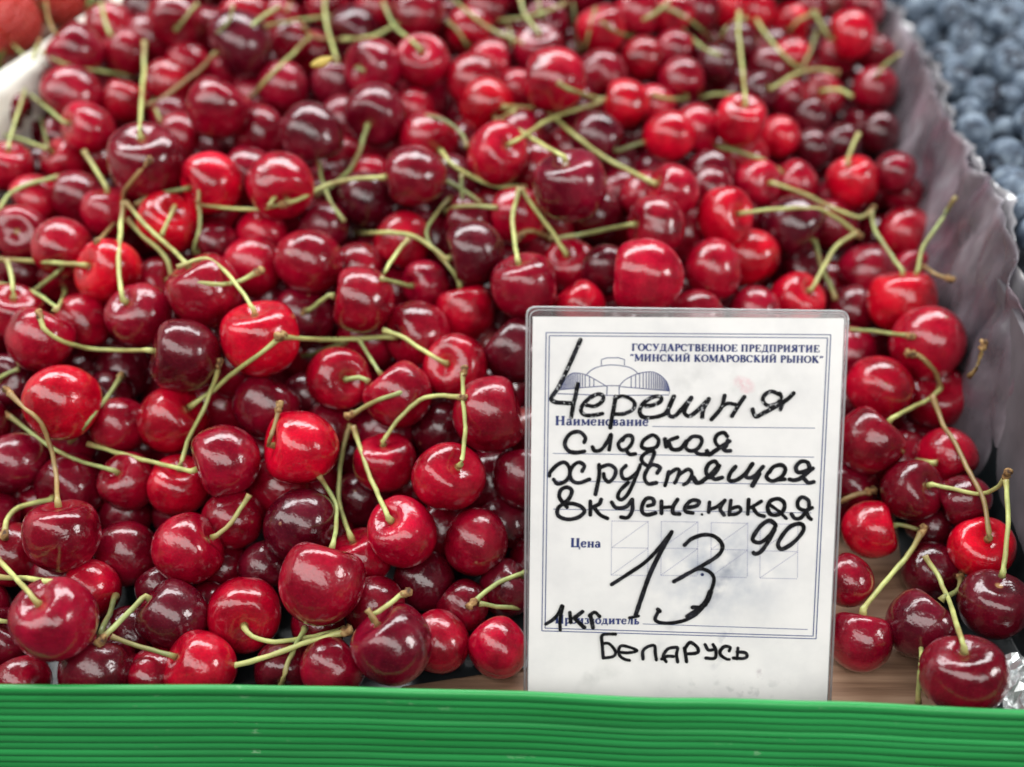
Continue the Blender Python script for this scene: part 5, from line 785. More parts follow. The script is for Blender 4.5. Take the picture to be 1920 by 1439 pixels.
 [-0.1481,0.5146,0.0399,0.0122],
 [0.0359,0.5263,0.0712,0.0122],
 [-0.0153,0.5421,0.0145,0.0122],
 [-0.1348,0.6497,0.0439,0.0122],
 [-0.1761,0.5653,0.049,0.0122],
 [0.1579,0.5838,0.0471,0.0122],
 [0.1845,0.6224,0.0142,0.0122],
 [-0.2428,0.3716,0.0171,0.0122],
 [0.0497,0.341,0.0379,0.0122],
 [0.063,0.5597,0.0274,0.0122],
 [-0.1279,0.3849,0.0179,0.0122],
 [0.0132,0.6151,0.039,0.0122],
 [0.0268,0.6576,0.0707,0.0122],
 [-0.0446,0.4498,0.0155,0.0122],
 [-0.2267,0.4507,0.0189,0.0122],
 [0.0894,0.6301,0.0983,0.0122],
 [0.027,0.4664,0.0326,0.0122],
 [-0.2016,0.5236,0.0207,0.0122],
 [-0.0307,0.5864,0.0152,0.0122],
 [0.1043,0.6475,0.0748,0.0122],
 [-0.1346,0.417,0.0361,0.0122],
 [-0.1868,0.5762,0.0698,0.0122],
 [0.1018,0.5801,0.0325,0.0122],
 [0.1911,0.5621,0.0305,0.0122],
 [-0.1467,0.599,0.0908,0.0122],
 [-0.0267,0.4662,0.0131,0.0122],
 [-0.0517,0.4913,0.0568,0.0122],
 [0.1903,0.5389,0.0142,0.0122],
 [0.066,0.3524,0.0212,0.0122],
 [-0.1782,0.5065,0.0506,0.0122],
 [-0.155,0.6161,0.0734,0.0122],
 [0.0732,0.4623,0.0376,0.0122],
 [-0.0941,0.4878,0.0278,0.0122],
 [0.1185,0.4627,0.013,0.0122],
 [0.0726,0.4502,0.0183,0.0122],
 [0.1629,0.6302,0.0638,0.0122],
 [0.1089,0.6495,0.0491,0.0122],
 [-0.0478,0.407,0.0184,0.0122],
 [-0.1082,0.6584,0.0249,0.0122],
 [-0.1544,0.4214,0.0124,0.0122],
 [0.0661,0.5195,0.0135,0.0122],
 [0.1308,0.6541,0.0394,0.0122],
 [-0.1736,0.6482,0.051,0.0122],
 [-0.0714,0.5571,0.0865,0.0122],
 [-0.0383,0.6384,0.0482,0.0122],
 [-0.0716,0.6066,0.0189,0.0122],
 [0.054,0.4166,0.0144,0.0122],
 [-0.1225,0.4289,0.0201,0.0122],
 [0.0127,0.4997,0.0312,0.0122],
 [-0.0527,0.5897,0.048,0.0122],
 [-0.1253,0.5985,0.0818,0.0122],
 [0.1751,0.6491,0.0203,0.0122],
 [-0.2153,0.4918,0.0124,0.0122],
 [0.0041,0.49,0.0557,0.0122],
 [0.0486,0.4096,0.0562,0.0122],
 [0.1066,0.3261,0.0148,0.0122],
 [-0.0535,0.53,0.0582,0.0122],
 [0.0243,0.3044,0.0144,0.0122],
 [0.0079,0.589,0.0945,0.0122],
 [-0.0467,0.5121,0.0277,0.0122],
 [0.1262,0.3412,0.025,0.0122],
 [0.1742,0.4401,0.0241,0.0122],
 [-0.1559,0.5806,0.033,0.0122],
 [0.0796,0.416,0.0173,0.0122],
 [-0.0704,0.6502,0.0687,0.0122],
 [0.0091,0.5712,0.0216,0.0122],
 [0.0279,0.5833,0.0332,0.0122],
 [-0.0712,0.3924,0.0137,0.0122],
 [-0.0714,0.5482,0.0612,0.0122],
 [-0.1764,0.4255,0.0424,0.0122],
 [0.0289,0.6473,0.0134,0.0122],
 [-0.0119,0.4477,0.0457,0.0122],
 [0.114,0.5161,0.015,0.0122],
 [-0.1984,0.4291,0.0531,0.0122],
 [0.1672,0.4859,0.0165,0.0122],
 [-0.1791,0.5991,0.0562,0.0122],
 [-0.0522,0.6574,0.0389,0.0122],
 [0.0379,0.4348,0.0712,0.0122],
 [-0.0027,0.6003,0.0255,0.0122],
 [-0.2526,0.3441,0.0398,0.0122],
 [0.1204,0.6244,0.0512,0.0122],
 [-0.1951,0.4106,0.0168,0.0122],
 [-0.0814,0.5524,0.025,0.0122],
 [0.1111,0.2924,0.0133,0.0122],
 [0.0386,0.4097,0.0357,0.0122],
 [-0.1468,0.6322,0.014,0.0122],
 [0.1184,0.6338,0.0184,0.0122],
 [-0.1424,0.5414,0.05,0.0122],
 [0.0073,0.381,0.0165,0.0122],
 [-0.2049,0.5495,0.0246,0.0122],
 [-0.1813,0.6412,0.0145,0.0122],
 [0.05,0.5404,0.0222,0.0122],
 [0.0662,0.5921,0.0595,0.0122],
 [0.1658,0.5643,0.0327,0.0122],
 [0.1806,0.471,0.0375,0.0122],
 [0.0926,0.464,0.0766,0.0122],
 [0.0319,0.5998,0.0523,0.0122],
 [-0.0718,0.6557,0.0936,0.0122],
 [-0.0316,0.6337,0.0792,0.0122],
 [0.171,0.5223,0.0189,0.0122],
 [-0.1812,0.5396,0.0163,0.0122],
 [-0.098,0.6049,0.0673,0.0122],
 [0.1034,0.4431,0.0626,0.0122],
 [-0.1542,0.4764,0.0365,0.0122],
 [0.1991,0.6489,0.0506,0.0122],
 [0.1373,0.6078,0.0691,0.0122],
 [0.0598,0.6411,0.0589,0.0122],
 [-0.0755,0.6222,0.0992,0.0122],
 [0.0412,0.5616,0.0751,0.0122],
 [-0.1249,0.6089,0.0383,0.0122],
 [-0.0188,0.5026,0.0602,0.0122],
 [-0.0269,0.6572,0.0172,0.0122],
 [0.0653,0.6569,0.0137,0.0122],
 [0.0895,0.5962,0.0613,0.0122],
 [-0.1476,0.4628,0.0173,0.0122],
 [0.1463,0.6228,0.0467,0.0122],
 [-0.0698,0.429,0.0333,0.0122],
 [0.1341,0.4887,0.0569,0.0122],
 [0.1117,0.6586,0.0274,0.0122],
 [0.1321,0.3914,0.0144,0.0122],
 [-0.2309,0.4456,0.0411,0.0122],
 [0.083,0.6357,0.0708,0.0122],
 [-0.1711,0.4024,0.0552,0.0122],
 [0.1815,0.4598,0.0146,0.0122],
 [-0.1028,0.5284,0.0196,0.0122],
 [-0.1813,0.6525,0.087,0.0122],
 [-0.02,0.6572,0.0935,0.0122],
 [-0.0131,0.5709,0.0703,0.0122],
 [-0.0481,0.6453,0.0193,0.0122],
 [0.1702,0.6073,0.0506,0.0122],
 [-0.136,0.583,0.019,0.0122],
 [0.1027,0.5543,0.0411,0.0122],
 [-0.1536,0.5578,0.0749,0.0122],
 [0.097,0.4512,0.021,0.0122],
 [-0.2198,0.4062,0.0165,0.0122],
 [0.1085,0.6082,0.027,0.0122],
 [0.0163,0.4715,0.0129,0.0122],
 [-0.1827,0.6,0.0859,0.0122],
 [-0.0257,0.5476,0.047,0.0122],
 [-0.0807,0.5682,0.0676,0.0122],
 [-0.1129,0.5602,0.0133,0.0122],
 [0.124,0.6586,0.0715,0.0122],
 [0.0571,0.5943,0.0126,0.0122],
 [0.047,0.3396,0.0124,0.0122],
 [-0.0368,0.553,0.0123,0.0122],
 [0.069,0.2856,0.0139,0.0122],
 [-0.2231,0.3014,0.0155,0.0122],
 [-0.2414,0.349,0.0183,0.0122],
 [-0.0232,0.5204,0.0745,0.0122],
 [-0.1563,0.603,0.0217,0.0122],
 [0.153,0.5539,0.0485,0.0122],
 [-0.0775,0.6334,0.0542,0.0122],
 [-0.1857,0.6106,0.0189,0.0122],
 [-0.0184,0.6115,0.0666,0.0122]]
HAND = [
 [1.34,[[-34.511,125.759],[-36.126,121.854],[-38.557,116.054],[-41.284,110.228],[-43.362,107.004],[-43.194,105.993],[-41.74,105.356],[-39.723,105.281],[-36.265,105.12]]],
 [1.34,[[-35.052,111.51],[-35.614,107.74],[-36.257,104.83],[-36.868,100.609]]],
 [1.282,[[-31.934,104.628],[-29.336,104.391],[-27.075,105.886],[-26.694,107.631],[-28.295,108.322],[-30.85,107.113],[-33.092,104.894],[-33.762,102.995],[-32.715,101.565],[-30.115,101.327],[-26.819,101.975]]],
 [1.34,[[-22.664,107.568],[-23.132,103.936],[-23.622,101.023],[-24.095,97.523]]],
 [1.224,[[-22.935,106.984],[-20.802,107.809],[-18.195,107.225],[-16.472,105.522],[-17.07,103.479],[-19.764,102.118],[-22.64,101.914]]],
 [1.34,[[-12.646,104.729],[-10.642,105.06],[-8.374,106.121],[-7.843,107.435],[-9.303,108.042],[-11.859,107.064],[-14.094,104.99],[-14.744,102.801],[-13.684,101.225],[-10.796,101.051],[-7.651,101.783],[-5.829,103.272],[-3.838,108.095]]],
 [1.34,[[-3.838,108.095],[-5.432,104.296],[-5.208,101.978],[-3.464,101.578],[-1.105,104.093],[1.783,107.775]]],
 [1.34,[[1.789,107.631],[0.036,104.407],[-0.189,102.661],[1.429,101.764],[4.092,103.764],[7.464,107.456]]],
 [1.34,[[7.464,107.456],[5.813,103.944],[5.561,101.47]]],
 [1.282,[[12.538,108.659],[11.547,104.64],[8.585,100.805]]],
 [1.166,[[11.541,104.785],[13.505,106.072],[16.104,105.893]]],
 [1.34,[[18.935,108.413],[16.991,105.331],[15.166,102.043]]],
 [1.224,[[30.494,109.226],[27.712,110.327],[25.601,109.272],[24.965,107.377],[26.619,105.759],[29.611,106.457],[30.82,108.365],[30.324,109.802]]],
 [1.34,[[34.778,109.892],[32.996,107.974],[30.343,106.182],[27.963,104.684],[25.15,103.117],[23.036,102.029],[22.026,103.402],[21.781,104.413]]],
 [1.166,[[31.873,107.372],[30.71,104.449]]],
 [1.282,[[-32.414,92.543],[-32.169,94.153],[-34.004,95.865],[-36.592,95.463],[-38.276,93.591],[-38.654,91.394],[-37.306,89.521],[-34.981,89.071],[-32.333,89.534]]],
 [1.224,[[-29.684,90.992],[-28.928,89.779],[-26.915,90.171],[-24.969,92.84],[-23.825,95.197],[-23.921,92.569],[-24.257,90.225]]],
 [1.224,[[-20.074,93.377],[-18.964,94.859],[-17.086,94.809],[-16.823,92.86],[-18.401,90.636],[-20.414,90.303],[-21.338,92.184],[-20.092,93.961]]],
 [1.224,[[-18.829,90.481],[-17.624,88.897],[-15.748,89.023]]],
 [1.224,[[-12.304,94.265],[-13.42,93.075],[-13.653,91.317],[-11.609,90.716],[-8.891,91.56],[-8.393,93.907],[-10.173,95.329],[-12.304,94.265]]],
 [1.224,[[-9.699,89.79],[-11.722,89.749],[-13.549,88.102],[-13.352,86.495],[-11.427,85.156],[-10.464,86.7],[-9.613,89.791]]],
 [1.34,[[-6.233,94.096],[-5.801,91.623]]],
 [1.224,[[-2.213,94.761],[-4.774,93.688],[-5.889,92.498]]],
 [1.34,[[-5.038,92.953],[-3.809,90.874],[-1.211,90.986],[0.721,93.508]]],
 [1.224,[[1.288,93.811],[2.684,95.094],[5.057,94.968],[5.697,93.317],[4.28,91.039],[1.99,90.407],[0.501,91.605],[1.004,93.66]]],
 [1.224,[[3.433,90.495],[4.919,89.414],[7.381,89.347]]],
 [1.224,[[13.936,95.381],[12.733,96.581],[10.741,95.841],[10.005,93.988],[11.177,92.114],[13.354,91.866],[14.133,94.072]]],
 [1.399,[[14.722,93.792],[12.334,92.079],[10.084,90.484],[8.251,89.277],[7.541,90.433]]],
 [1.224,[[12.343,91.846],[13.548,90.642],[15.137,90.675]]],
 [1.224,[[-43.469,81.187],[-43.153,82.516],[-40.952,84.908],[-38.658,85.775],[-37.11,84.106],[-36.955,81.467],[-38.495,79.319],[-40.8,78.683],[-42.05,80.04]]],
 [1.224,[[-32.851,82.96],[-32.205,84.792],[-34.029,85.869],[-36.018,84.422],[-36.768,82.058],[-35.896,79.724],[-33.561,79.125],[-30.347,80.367]]],
 [1.282,[[-27.41,85.183],[-27.302,81.369],[-28.294,75.403]]],
 [1.224,[[-27.038,84.311],[-24.169,85.249],[-22.042,83.825],[-22.318,81.412],[-24.004,79.613],[-25.489,80.818],[-25.821,82.281]]],
 [1.224,[[-18.663,85.068],[-20.056,83.279],[-19.403,80.883],[-17.232,80.986],[-14.7,83.388],[-13.984,85.456]]],
 [1.224,[[-13.984,85.456],[-15.892,79.837],[-17.792,75.675],[-19.768,73.806],[-20.957,74.726],[-20.294,76.804],[-17.766,79.505]]],
 [1.224,[[-8.396,82.87],[-7.589,84.706],[-10.136,85.534],[-11.95,83.444],[-12.452,81.083],[-11.233,79.285],[-8.577,79.633]]],
 [1.282,[[-4.644,83.299],[-5.189,80.643],[-5.706,78.808]]],
 [1.224,[[-4.956,82.264],[-2.417,84.225],[-1.18,83.663],[-2.002,80.708],[-2.548,79.756]]],
 [1.224,[[-1.196,82.488],[1.635,84.307],[2.905,82.865],[1.786,80.197],[0.371,79.226]]],
 [1.224,[[3.191,81.402],[4.407,79.897],[6.428,80.144]]],
 [1.34,[[3.47,81.701],[4.987,79.909],[7.258,81.19],[9.774,83.592],[11.291,85.53]]],
 [1.282,[[11.43,85.679],[10.216,87.12],[8.283,86.202],[7.447,83.838],[8.686,81.748],[10.921,83.909],[11.72,85.685]]],
 [1.282,[[9.252,82.113],[10.505,81.197],[12.799,81.832]]],
 [1.34,[[16.998,85.499],[15.299,83.117],[15.094,80.997],[17.412,81.044],[20.221,83.217],[22.458,86.49]]],
 [1.34,[[22.458,86.49],[20.568,83.224],[20.91,81.997],[23.154,82.395],[25.968,85.682]]],
 [1.457,[[24.854,83.311],[22.76,79.387]]],
 [1.282,[[28.019,83.816],[29.385,85.693],[31.962,86.332],[33.242,84.95],[32.193,82.52],[29.304,80.992],[27.282,82.127],[27.73,83.81]]],
 [1.282,[[30.302,81.365],[33.189,81.659]]],
 [1.282,[[40.984,85.4],[40.31,87.381],[38.272,87.632],[36.676,85.841],[37.337,84.094],[39.581,84.433],[40.984,85.4]]],
 [1.34,[[42.141,85.424],[41.029,84.462],[38.245,82.056],[36.244,81.427],[34.724,81.69]]],
 [1.282,[[39.4,82.138],[40.922,80.64],[42.704,80.97]]],
 [1.282,[[-37.472,70.994],[-39.205,72.879],[-40.12,74.631],[-39.532,76.707],[-37.581,77.571],[-36.043,76.424],[-36.905,73.812],[-38.893,72],[-40.452,70.431],[-40.249,68.069],[-37.312,66.944],[-33.837,67.607],[-31.793,69.484],[-32.768,71.179],[-35.41,72.159],[-38.316,72.159]]],
 [1.282,[[-29.914,73.068],[-29.79,68.577]]],
 [1.224,[[-26.388,73.731],[-26.985,72.242],[-29.565,70.948]]],
 [1.282,[[-28.396,70.736],[-26.592,68.643],[-24.174,67.507]]],
 [1.282,[[-22.937,72.915],[-21.43,71.114],[-18.244,71.474],[-16.228,73.937]]],
 [1.282,[[-16.228,73.937],[-16.117,70.394],[-17.553,67.938],[-19.737,68.012]]],
 [1.282,[[-11.136,71.915],[-9.212,72.604],[-9.617,74.308],[-11.593,74.327],[-12.889,72.174],[-12.812,69.811],[-11.127,68.957],[-8.53,69.602]]],
 [1.282,[[-6.687,73.541],[-6.554,69.642]]],
 [1.166,[[-6.614,71.416],[-3.138,71.782]]],
 [1.282,[[-1.482,74.237],[-2.792,71.848],[-2.717,69.72],[-0.672,69.466]]],
 [1.282,[[1.52,71.581],[4.693,72.237],[5.565,73.79],[3.232,74.038],[1.266,72.167],[1.33,70.394],[3.677,69.851]]],
 [0.758,[[6.627,69.526],[6.748,69.41]]],
 [1.224,[[9.002,73.565],[8.839,70.251]]],
 [1.166,[[8.95,71.141],[11.385,72.077],[13.972,74.257]]],
 [1.282,[[13.972,74.257],[12.57,71.51],[13.873,69.466]]],
 [1.224,[[15.946,74.297],[15.559,69.501]]],
 [1.107,[[15.633,71.277],[18.354,72.278],[19.332,71.116],[17.872,69.844],[15.844,69.654]]],
 [1.224,[[21.739,74.71],[21.651,69.92]]],
 [1.166,[[25.887,74.204],[23.003,72.314],[21.912,71.996]]],
 [1.224,[[23.003,72.314],[24.848,69.986],[26.973,69.289]]],
 [1.282,[[33.406,73.707],[31.597,75.147],[29.011,74.504],[27.999,72.416],[28.975,70.07],[31.255,69.82],[33.223,71.339],[33.406,73.707]]],
 [1.049,[[28.784,73.082],[31.784,71.014],[34.274,68.697]]],
 [1.224,[[41.62,72.102],[41.203,74.752],[39.173,75.891],[37.792,74.387],[38.179,72.327],[40.486,71.487],[42.536,72.416]]],
 [1.282,[[41.053,71.794],[39.145,69.092],[37.124,68.755],[35.892,70.21]]],
 [1.224,[[40.849,71.199],[41.515,69.437],[42.43,68.567]]],
 [1.224,[[-22.125,45.403],[-16.965,48.954],[-11.536,52.952],[-7.307,57.513],[-2.99,63.401]]],
 [1.457,[[-2.99,63.401],[-6.673,56.035],[-9.656,49.103],[-12.045,41.555],[-13.895,35.193]]],
 [0.991,[[-15.921,34.246],[-12.946,34.91]]],
 [1.282,[[1.391,59.12],[3.646,61.248],[7.383,62.662],[10.895,62.288],[13.308,60.255],[13.75,57.942],[12.037,55.462],[7.481,52.383],[-1.676,46.809]]],
 [1.166,[[2.04,49.282],[6.065,51.159],[8.707,50.914],[10.81,49.46],[11.476,47.377],[10.727,44.062],[9.401,40.428],[6.899,36.763],[3.467,34.279],[-0.6,32.988],[-5.001,32.747],[-7.388,33.816],[-6.457,36.701]]],
 [1.748,[[10.455,43.516],[9.399,40.488],[7.438,38.04]]],
 [1.34,[[10.208,42.309],[8.002,38.654],[4.79,38.227]]],
 [1.166,[[9.152,39.279],[6.288,37.414],[2.994,35.175]]],
 [1.457,[[-6.624,37.301],[-6.017,36.71]]],
 [1.34,[[30.82,66.552],[28.724,67.844],[26.178,66.161],[23.989,62.851],[23.774,61.063],[26.131,60.516],[28.953,62.655],[30.582,65.361],[30.82,66.552]]],
 [1.34,[[30.664,64.828],[28.741,60.867],[26.551,57.547],[24.694,56.615],[24.091,57.05]]],
 [1.34,[[38.952,67.014],[35.793,66.06],[33.309,63.041],[31.986,60.04],[33.226,58.428],[36.358,60.129],[39.133,63.16],[40.186,65.557],[38.952,67.014]]],
 [1.107,[[-43.468,31.569],[-41.155,33.127],[-39.444,35.275],[-38.334,37.859]]],
 [1.049,[[-37.979,37.716],[-38.805,33.175],[-38.657,29.551]]],
 [1.166,[[-35.637,35.654],[-35.257,32.281]]],
 [1.282,[[-31.479,36.04],[-34.121,33.814]]],
 [1.282,[[-34.121,33.814],[-32.312,32.039],[-30.748,30.711]]],
 [1.282,[[-28.868,35.038],[-27.866,30.679]]],
 [1.166,[[-29.153,34.73],[-27.424,35.912],[-25.769,34.498]]],
 [1.049,[[-20.396,28.652],[-22.807,28.603],[-24.847,27.956],[-24.605,24.626],[-24.197,20.685]]],
 [0.991,[[-24.771,25.29],[-22.417,25.338],[-20.283,22.892],[-20.818,21.058],[-24.189,20.381]]],
 [0.991,[[-19.39,22.607],[-16.141,22.369],[-13.156,23.038],[-14.421,23.923],[-17.982,24.761],[-19.123,23.524],[-18.764,21.404],[-17.254,20.218],[-15.471,19.798]]],
 [1.049,[[-11.006,20.346],[-11.094,23.08],[-9.436,24.632],[-7.386,24.977],[-7.01,22.556],[-6.575,20.132]]],
 [1.049,[[-4.817,20.472],[-3.139,21.419],[-1.017,21.462]]],
 [1.049,[[-3.311,19.59],[-4.317,21.395],[-2.928,23.854],[-0.594,24.509],[0.358,24.225],[0.081,22.093],[0.524,19.577]]],
 [1.107,[[2.653,24.333],[3.469,19.729]]],
 [1.107,[[2.666,23.968],[4.408,26.28],[6.824,24.661],[6.892,22.84],[3.021,22.305]]],
 [1.049,[[9.377,25.684],[10.627,23.827],[12.823,24.176]]],
 [1.049,[[12.026,25.738],[12.983,23.876],[12.795,21.136],[9.848,21.076]]],
 [1.049,[[17.47,23.663],[17.716,24.883],[15.879,25.149],[14.467,23.602],[14.822,22.09],[16.638,20.911],[17.587,20.778]]],
 [0.991,[[20.316,24.693],[20.174,20.983]]],
 [1.049,[[20.074,23.413],[22.737,23.163],[23.436,21.962],[22.231,21.177],[18.983,21.263]]]]
CARD_FRAME = [
 [[-45.605,127.852],[45.905,129.02],[46.071,28.313],[-44.707,29.185]],
 [[-44.553,126.895],[44.927,127.97],[45.057,29.201],[-43.67,30.114]]]
CARD_RULES = [
 [[-10.467,98.091],[42.313,98.639]],
 [[-42.43,88.598],[42.428,89.093]],
 [[-42.212,79.537],[41.996,80.014]],
 [[-41.987,70.163],[42.447,70.64]],
 [[-11.449,32.223],[43.096,31.431]]]
CARD_BOXES = [
 [[-22.694,66.649],[-10.733,66.714]],
 [[-22.431,57.741],[-10.44,57.807]],
 [[-22.334,48.515],[-10.311,48.581]],
 [[-22.694,66.649],[-22.334,48.515]],
 [[-10.739,66.892],[-10.317,48.76]],
 [[-22.431,57.741],[-10.733,66.714]],
 [[-22.334,48.515],[-10.44,57.807]],
 [[-6.457,66.801],[5.505,66.867]],
 [[-6.153,57.894],[5.839,57.959]],
 [[-6.016,48.758],[6.007,48.823]],
 [[-6.457,66.801],[-6.016,48.758]],
 [[5.499,67.045],[6,49.003]],
 [[-6.153,57.894],[5.505,66.867]],
 [[-6.016,48.758],[5.839,57.959]],
 [[9.875,66.778],[21.843,66.755]],
 [[10.221,57.87],[22.218,57.846]],
 [[10.403,48.644],[22.432,48.619]],
 [[9.875,66.778],[10.403,48.644]],
 [[21.831,67.022],[22.42,48.889]],
 [[10.221,57.87],[21.843,66.755]],
 [[10.403,48.644],[22.218,57.846]],
 [[25.948,66.75],[38.266,66.734]],
 [[26.342,57.662],[38.692,57.645]],
 [[26.562,48.524],[38.944,48.507]],
 [[25.948,66.75],[26.562,48.524]],
 [[38.254,67],[38.932,48.776]],
 [[26.342,57.662],[38.266,66.734]],
 [[26.562,48.524],[38.692,57.645]]]
CARD_LOGO = [
 [[-27.557,117.716],[-27.608,119.499],[-25.763,120.14],[-22.039,120.215],[-20.158,119.65],[-20.104,117.868]],
 [[-32.344,114.451],[-31.089,115.773],[-29.396,116.815],[-27.121,117.524],[-24.263,117.87],[-21.389,117.698],[-18.505,117.18],[-16.753,116.208],[-15.42,114.938]],
 [[-41.266,109.505],[-40.422,110.245],[-39.331,112.578],[-37.373,114.637],[-35.661,115.017],[-32.779,114.586],[-28.996,112.788],[-25.636,110.834]],
 [[-41.55,109.355],[-34.385,110.223],[-25.643,111.065]],
 [[-41.55,109.355],[-41.521,108.199],[-25.552,107.944]],
 [[-25.492,110.837],[-25.552,107.944]],
 [[-25.644,111.094],[-21.479,111.179]],
 [[-21.619,111.06],[-19.532,113.268],[-15.573,115.223],[-11.576,115.881],[-8.673,114.931],[-6.298,112.671],[-5.289,110.091]],
 [[-21.615,110.916],[-5.336,109.801]],
 [[-5.289,110.091],[-5.435,108.497],[-21.528,108.026],[-25.552,107.944]],
 [[-21.615,110.916],[-21.528,108.026]]]
CARD_HAT = [
 [[-40.562,110.122],[-40.546,109.477]],
 [[-40.149,110.829],[-40.116,109.529]],
 [[-39.74,111.704],[-39.687,109.581]],
 [[-39.331,112.578],[-39.257,109.633]],
 [[-38.911,113.019],[-38.827,109.685]],
 [[-38.435,113.519],[-38.34,109.744]],
 [[-37.932,114.049],[-37.824,109.807]],
 [[-37.429,114.578],[-37.308,109.869]],
 [[-36.888,114.745],[-36.763,109.935]],
 [[-36.317,114.872],[-36.19,110.005]],
 [[-35.718,115.005],[-35.589,110.077]],
 [[-35.084,114.931],[-34.958,110.154]],
 [[-34.364,114.823],[-34.242,110.237]],
 [[-33.586,114.707],[-33.468,110.312]],
 [[-32.691,114.544],[-32.579,110.397]],
 [[-31.266,113.867],[-31.174,110.533]],
 [[-29.869,113.203],[-29.799,110.665]],
 [[-17.835,114.106],[-17.726,110.65]],
 [[-16.421,114.804],[-16.286,110.551]],
 [[-15.145,115.294],[-14.99,110.462]],
 [[-14.003,115.482],[-13.837,110.383]],
 [[-13.003,115.646],[-12.829,110.314]],
 [[-12.147,115.787],[-11.964,110.255]],
 [[-11.373,115.814],[-11.187,110.202]],
 [[-10.647,115.577],[-10.466,110.152]],
 [[-9.98,115.358],[-9.803,110.107]],
 [[-9.341,115.149],[-9.169,110.063]],
 [[-8.731,114.95],[-8.564,110.022]],
 [[-8.169,114.451],[-8.017,109.984]],
 [[-7.635,113.942],[-7.498,109.949]],
 [[-7.13,113.462],[-7.008,109.915]],
 [[-6.684,113.038],[-6.576,109.886]],
 [[-6.298,112.671],[-6.201,109.86]],
 [[-5.92,111.704],[-5.855,109.836]],
 [[-5.573,110.817],[-5.538,109.815]]]
CARD_TEXTS = [
 ['ГОСУДАРСТВЕННОЕ ПРЕДПРИЯТИЕ',[-17.985,122.567],[42.667,123.28],2.3],
 ['“МИНСКИЙ КОМАРОВСКИЙ РЫНОК”',[-18.395,119.197],[44.039,119.859],2.3],
 ['Наименование',[-42.134,97.884],[-11.511,98.244],3],
 ['Цена',[-36.084,57.642],[-25.93,57.67],3],
 ['Производитель',[-40.535,31.811],[-12.501,32.02],2.8]]
CARD_PAPER = [
 [-50.006,132.905],
 [50.006,134.418],
 [51.041,6.461],
 [-48.836,8.097]]
CARD_LAM = [
 [-51.956,135.943],
 [51.261,136.667],
 [51.929,6.479],
 [-49.99,8.073]]
CARD_STAIN = {'pink': [18.717, 112.254], 'grey': [12.656, 47.161], 'smear': [12.48, 47.158], 'low': [28.071, 15.721]}
CARD_DOT = [7.598, 49.305]
CARD_O_V = [0.05399, 0.21983, 0.0015]
CARD_EX_V = [0.9998, -0.01121, -0.01685]
CARD_EY_V = [0.02023, 0.5319, 0.84657]
CARD_N_V = [-0.00052, -0.84673, 0.53201]


# ---------------------------------------------------------------- helpers
def mat(name):
    m = bpy.data.materials.new(name); m.use_nodes = True
    nt = m.node_tree
    return m, nt, nt.nodes['Principled BSDF']

def node(nt, kind, **kw):
    n = nt.nodes.new(kind)
    for k, v in kw.items():
        if k.startswith('i_'):
            n.inputs[k[2:].replace('_', ' ')].default_value = v
        else:
            setattr(n, k, v)
    return n

def ramp(nt, src, stops):
    n = nt.nodes.new('ShaderNodeValToRGB')
    e = n.color_ramp.elements
    e[0].position, e[0].color = stops[0]
    e[1].position, e[1].color = stops[-1]
    for p, c in stops[1:-1]:
        q = e.new(p); q.color = c
    nt.links.new(src, n.inputs[0])
    return n

def mix(nt, fac, a, b, mode='MIX'):
    n = nt.nodes.new('ShaderNodeMix'); n.data_type = 'RGBA'; n.blend_type = mode
    for sock, v in ((n.inputs[0], fac), (n.inputs[6], a), (n.inputs[7], b)):
        if hasattr(v, 'is_linked') or hasattr(v, 'links'):
            nt.links.new(v, sock)
        else:
            sock.default_value = v
    return n.outputs[2]

def math_node(nt, op, a, b=None):
    n = nt.nodes.new('ShaderNodeMath'); n.operation = op
    for s, v in zip(n.inputs, (a, b)):
        if v is None: continue
        if hasattr(v, 'links'): nt.links.new(v, s)
        else: s.default_value = v
    return n.outputs[0]

def grey(v): return (v, v, v, 1)

def mesh_obj(name, verts, faces, m, parent=None, smooth=True):
    me = bpy.data.meshes.new(name)
    me.from_pydata([tuple(v) for v in verts], [], faces)
    me.update()
    if smooth:
        me.polygons.foreach_set('use_smooth', [True] * len(me.polygons))
    if m: me.materials.append(m)
    o = bpy.data.objects.new(name, me); col.objects.link(o)
    if parent: o.parent = parent
    return o

def tag(o, label=None, cat=None, group=None, kind=None):
    for k, v in (('label', label), ('category', cat), ('group', group), ('kind', kind)):
        if v: o[k] = v
    return o

def empty(name, loc=(0, 0, 0)):
    o = bpy.data.objects.new(name, None); col.objects.link(o)
    o.empty_display_size = 0.01
    o.location = loc
    return o

def tube(pts, radii, seg=8, caps=True):
    pts = [Vector(p) for p in pts]
    verts, faces = [], []
    n = len(pts)
    up = Vector((0.21, 0.35, 0.91))
    for i, p in enumerate(pts):
        t = (pts[min(i + 1, n - 1)] - pts[max(i - 1, 0)]).normalized()
        a = t.cross(up)
        if a.length < 1e-3: a = t.cross(Vector((1, 0, 0)))
        a.normalize(); b = t.cross(a)
        for k in range(seg):
            an = 2 * math.pi * k / seg
            verts.append(p + (a * math.cos(an) + b * math.sin(an)) * radii[i])
    for i in range(n - 1):
        for k in range(seg):
            k2 = (k + 1) % seg
            faces.append((i * seg + k, i * seg + k2, (i + 1) * seg + k2, (i + 1) * seg + k))
    if caps:
        faces.append(tuple(range(seg - 1, -1, -1)))
        faces.append(tuple((n - 1) * seg + k for k in range(seg)))
    return verts, faces

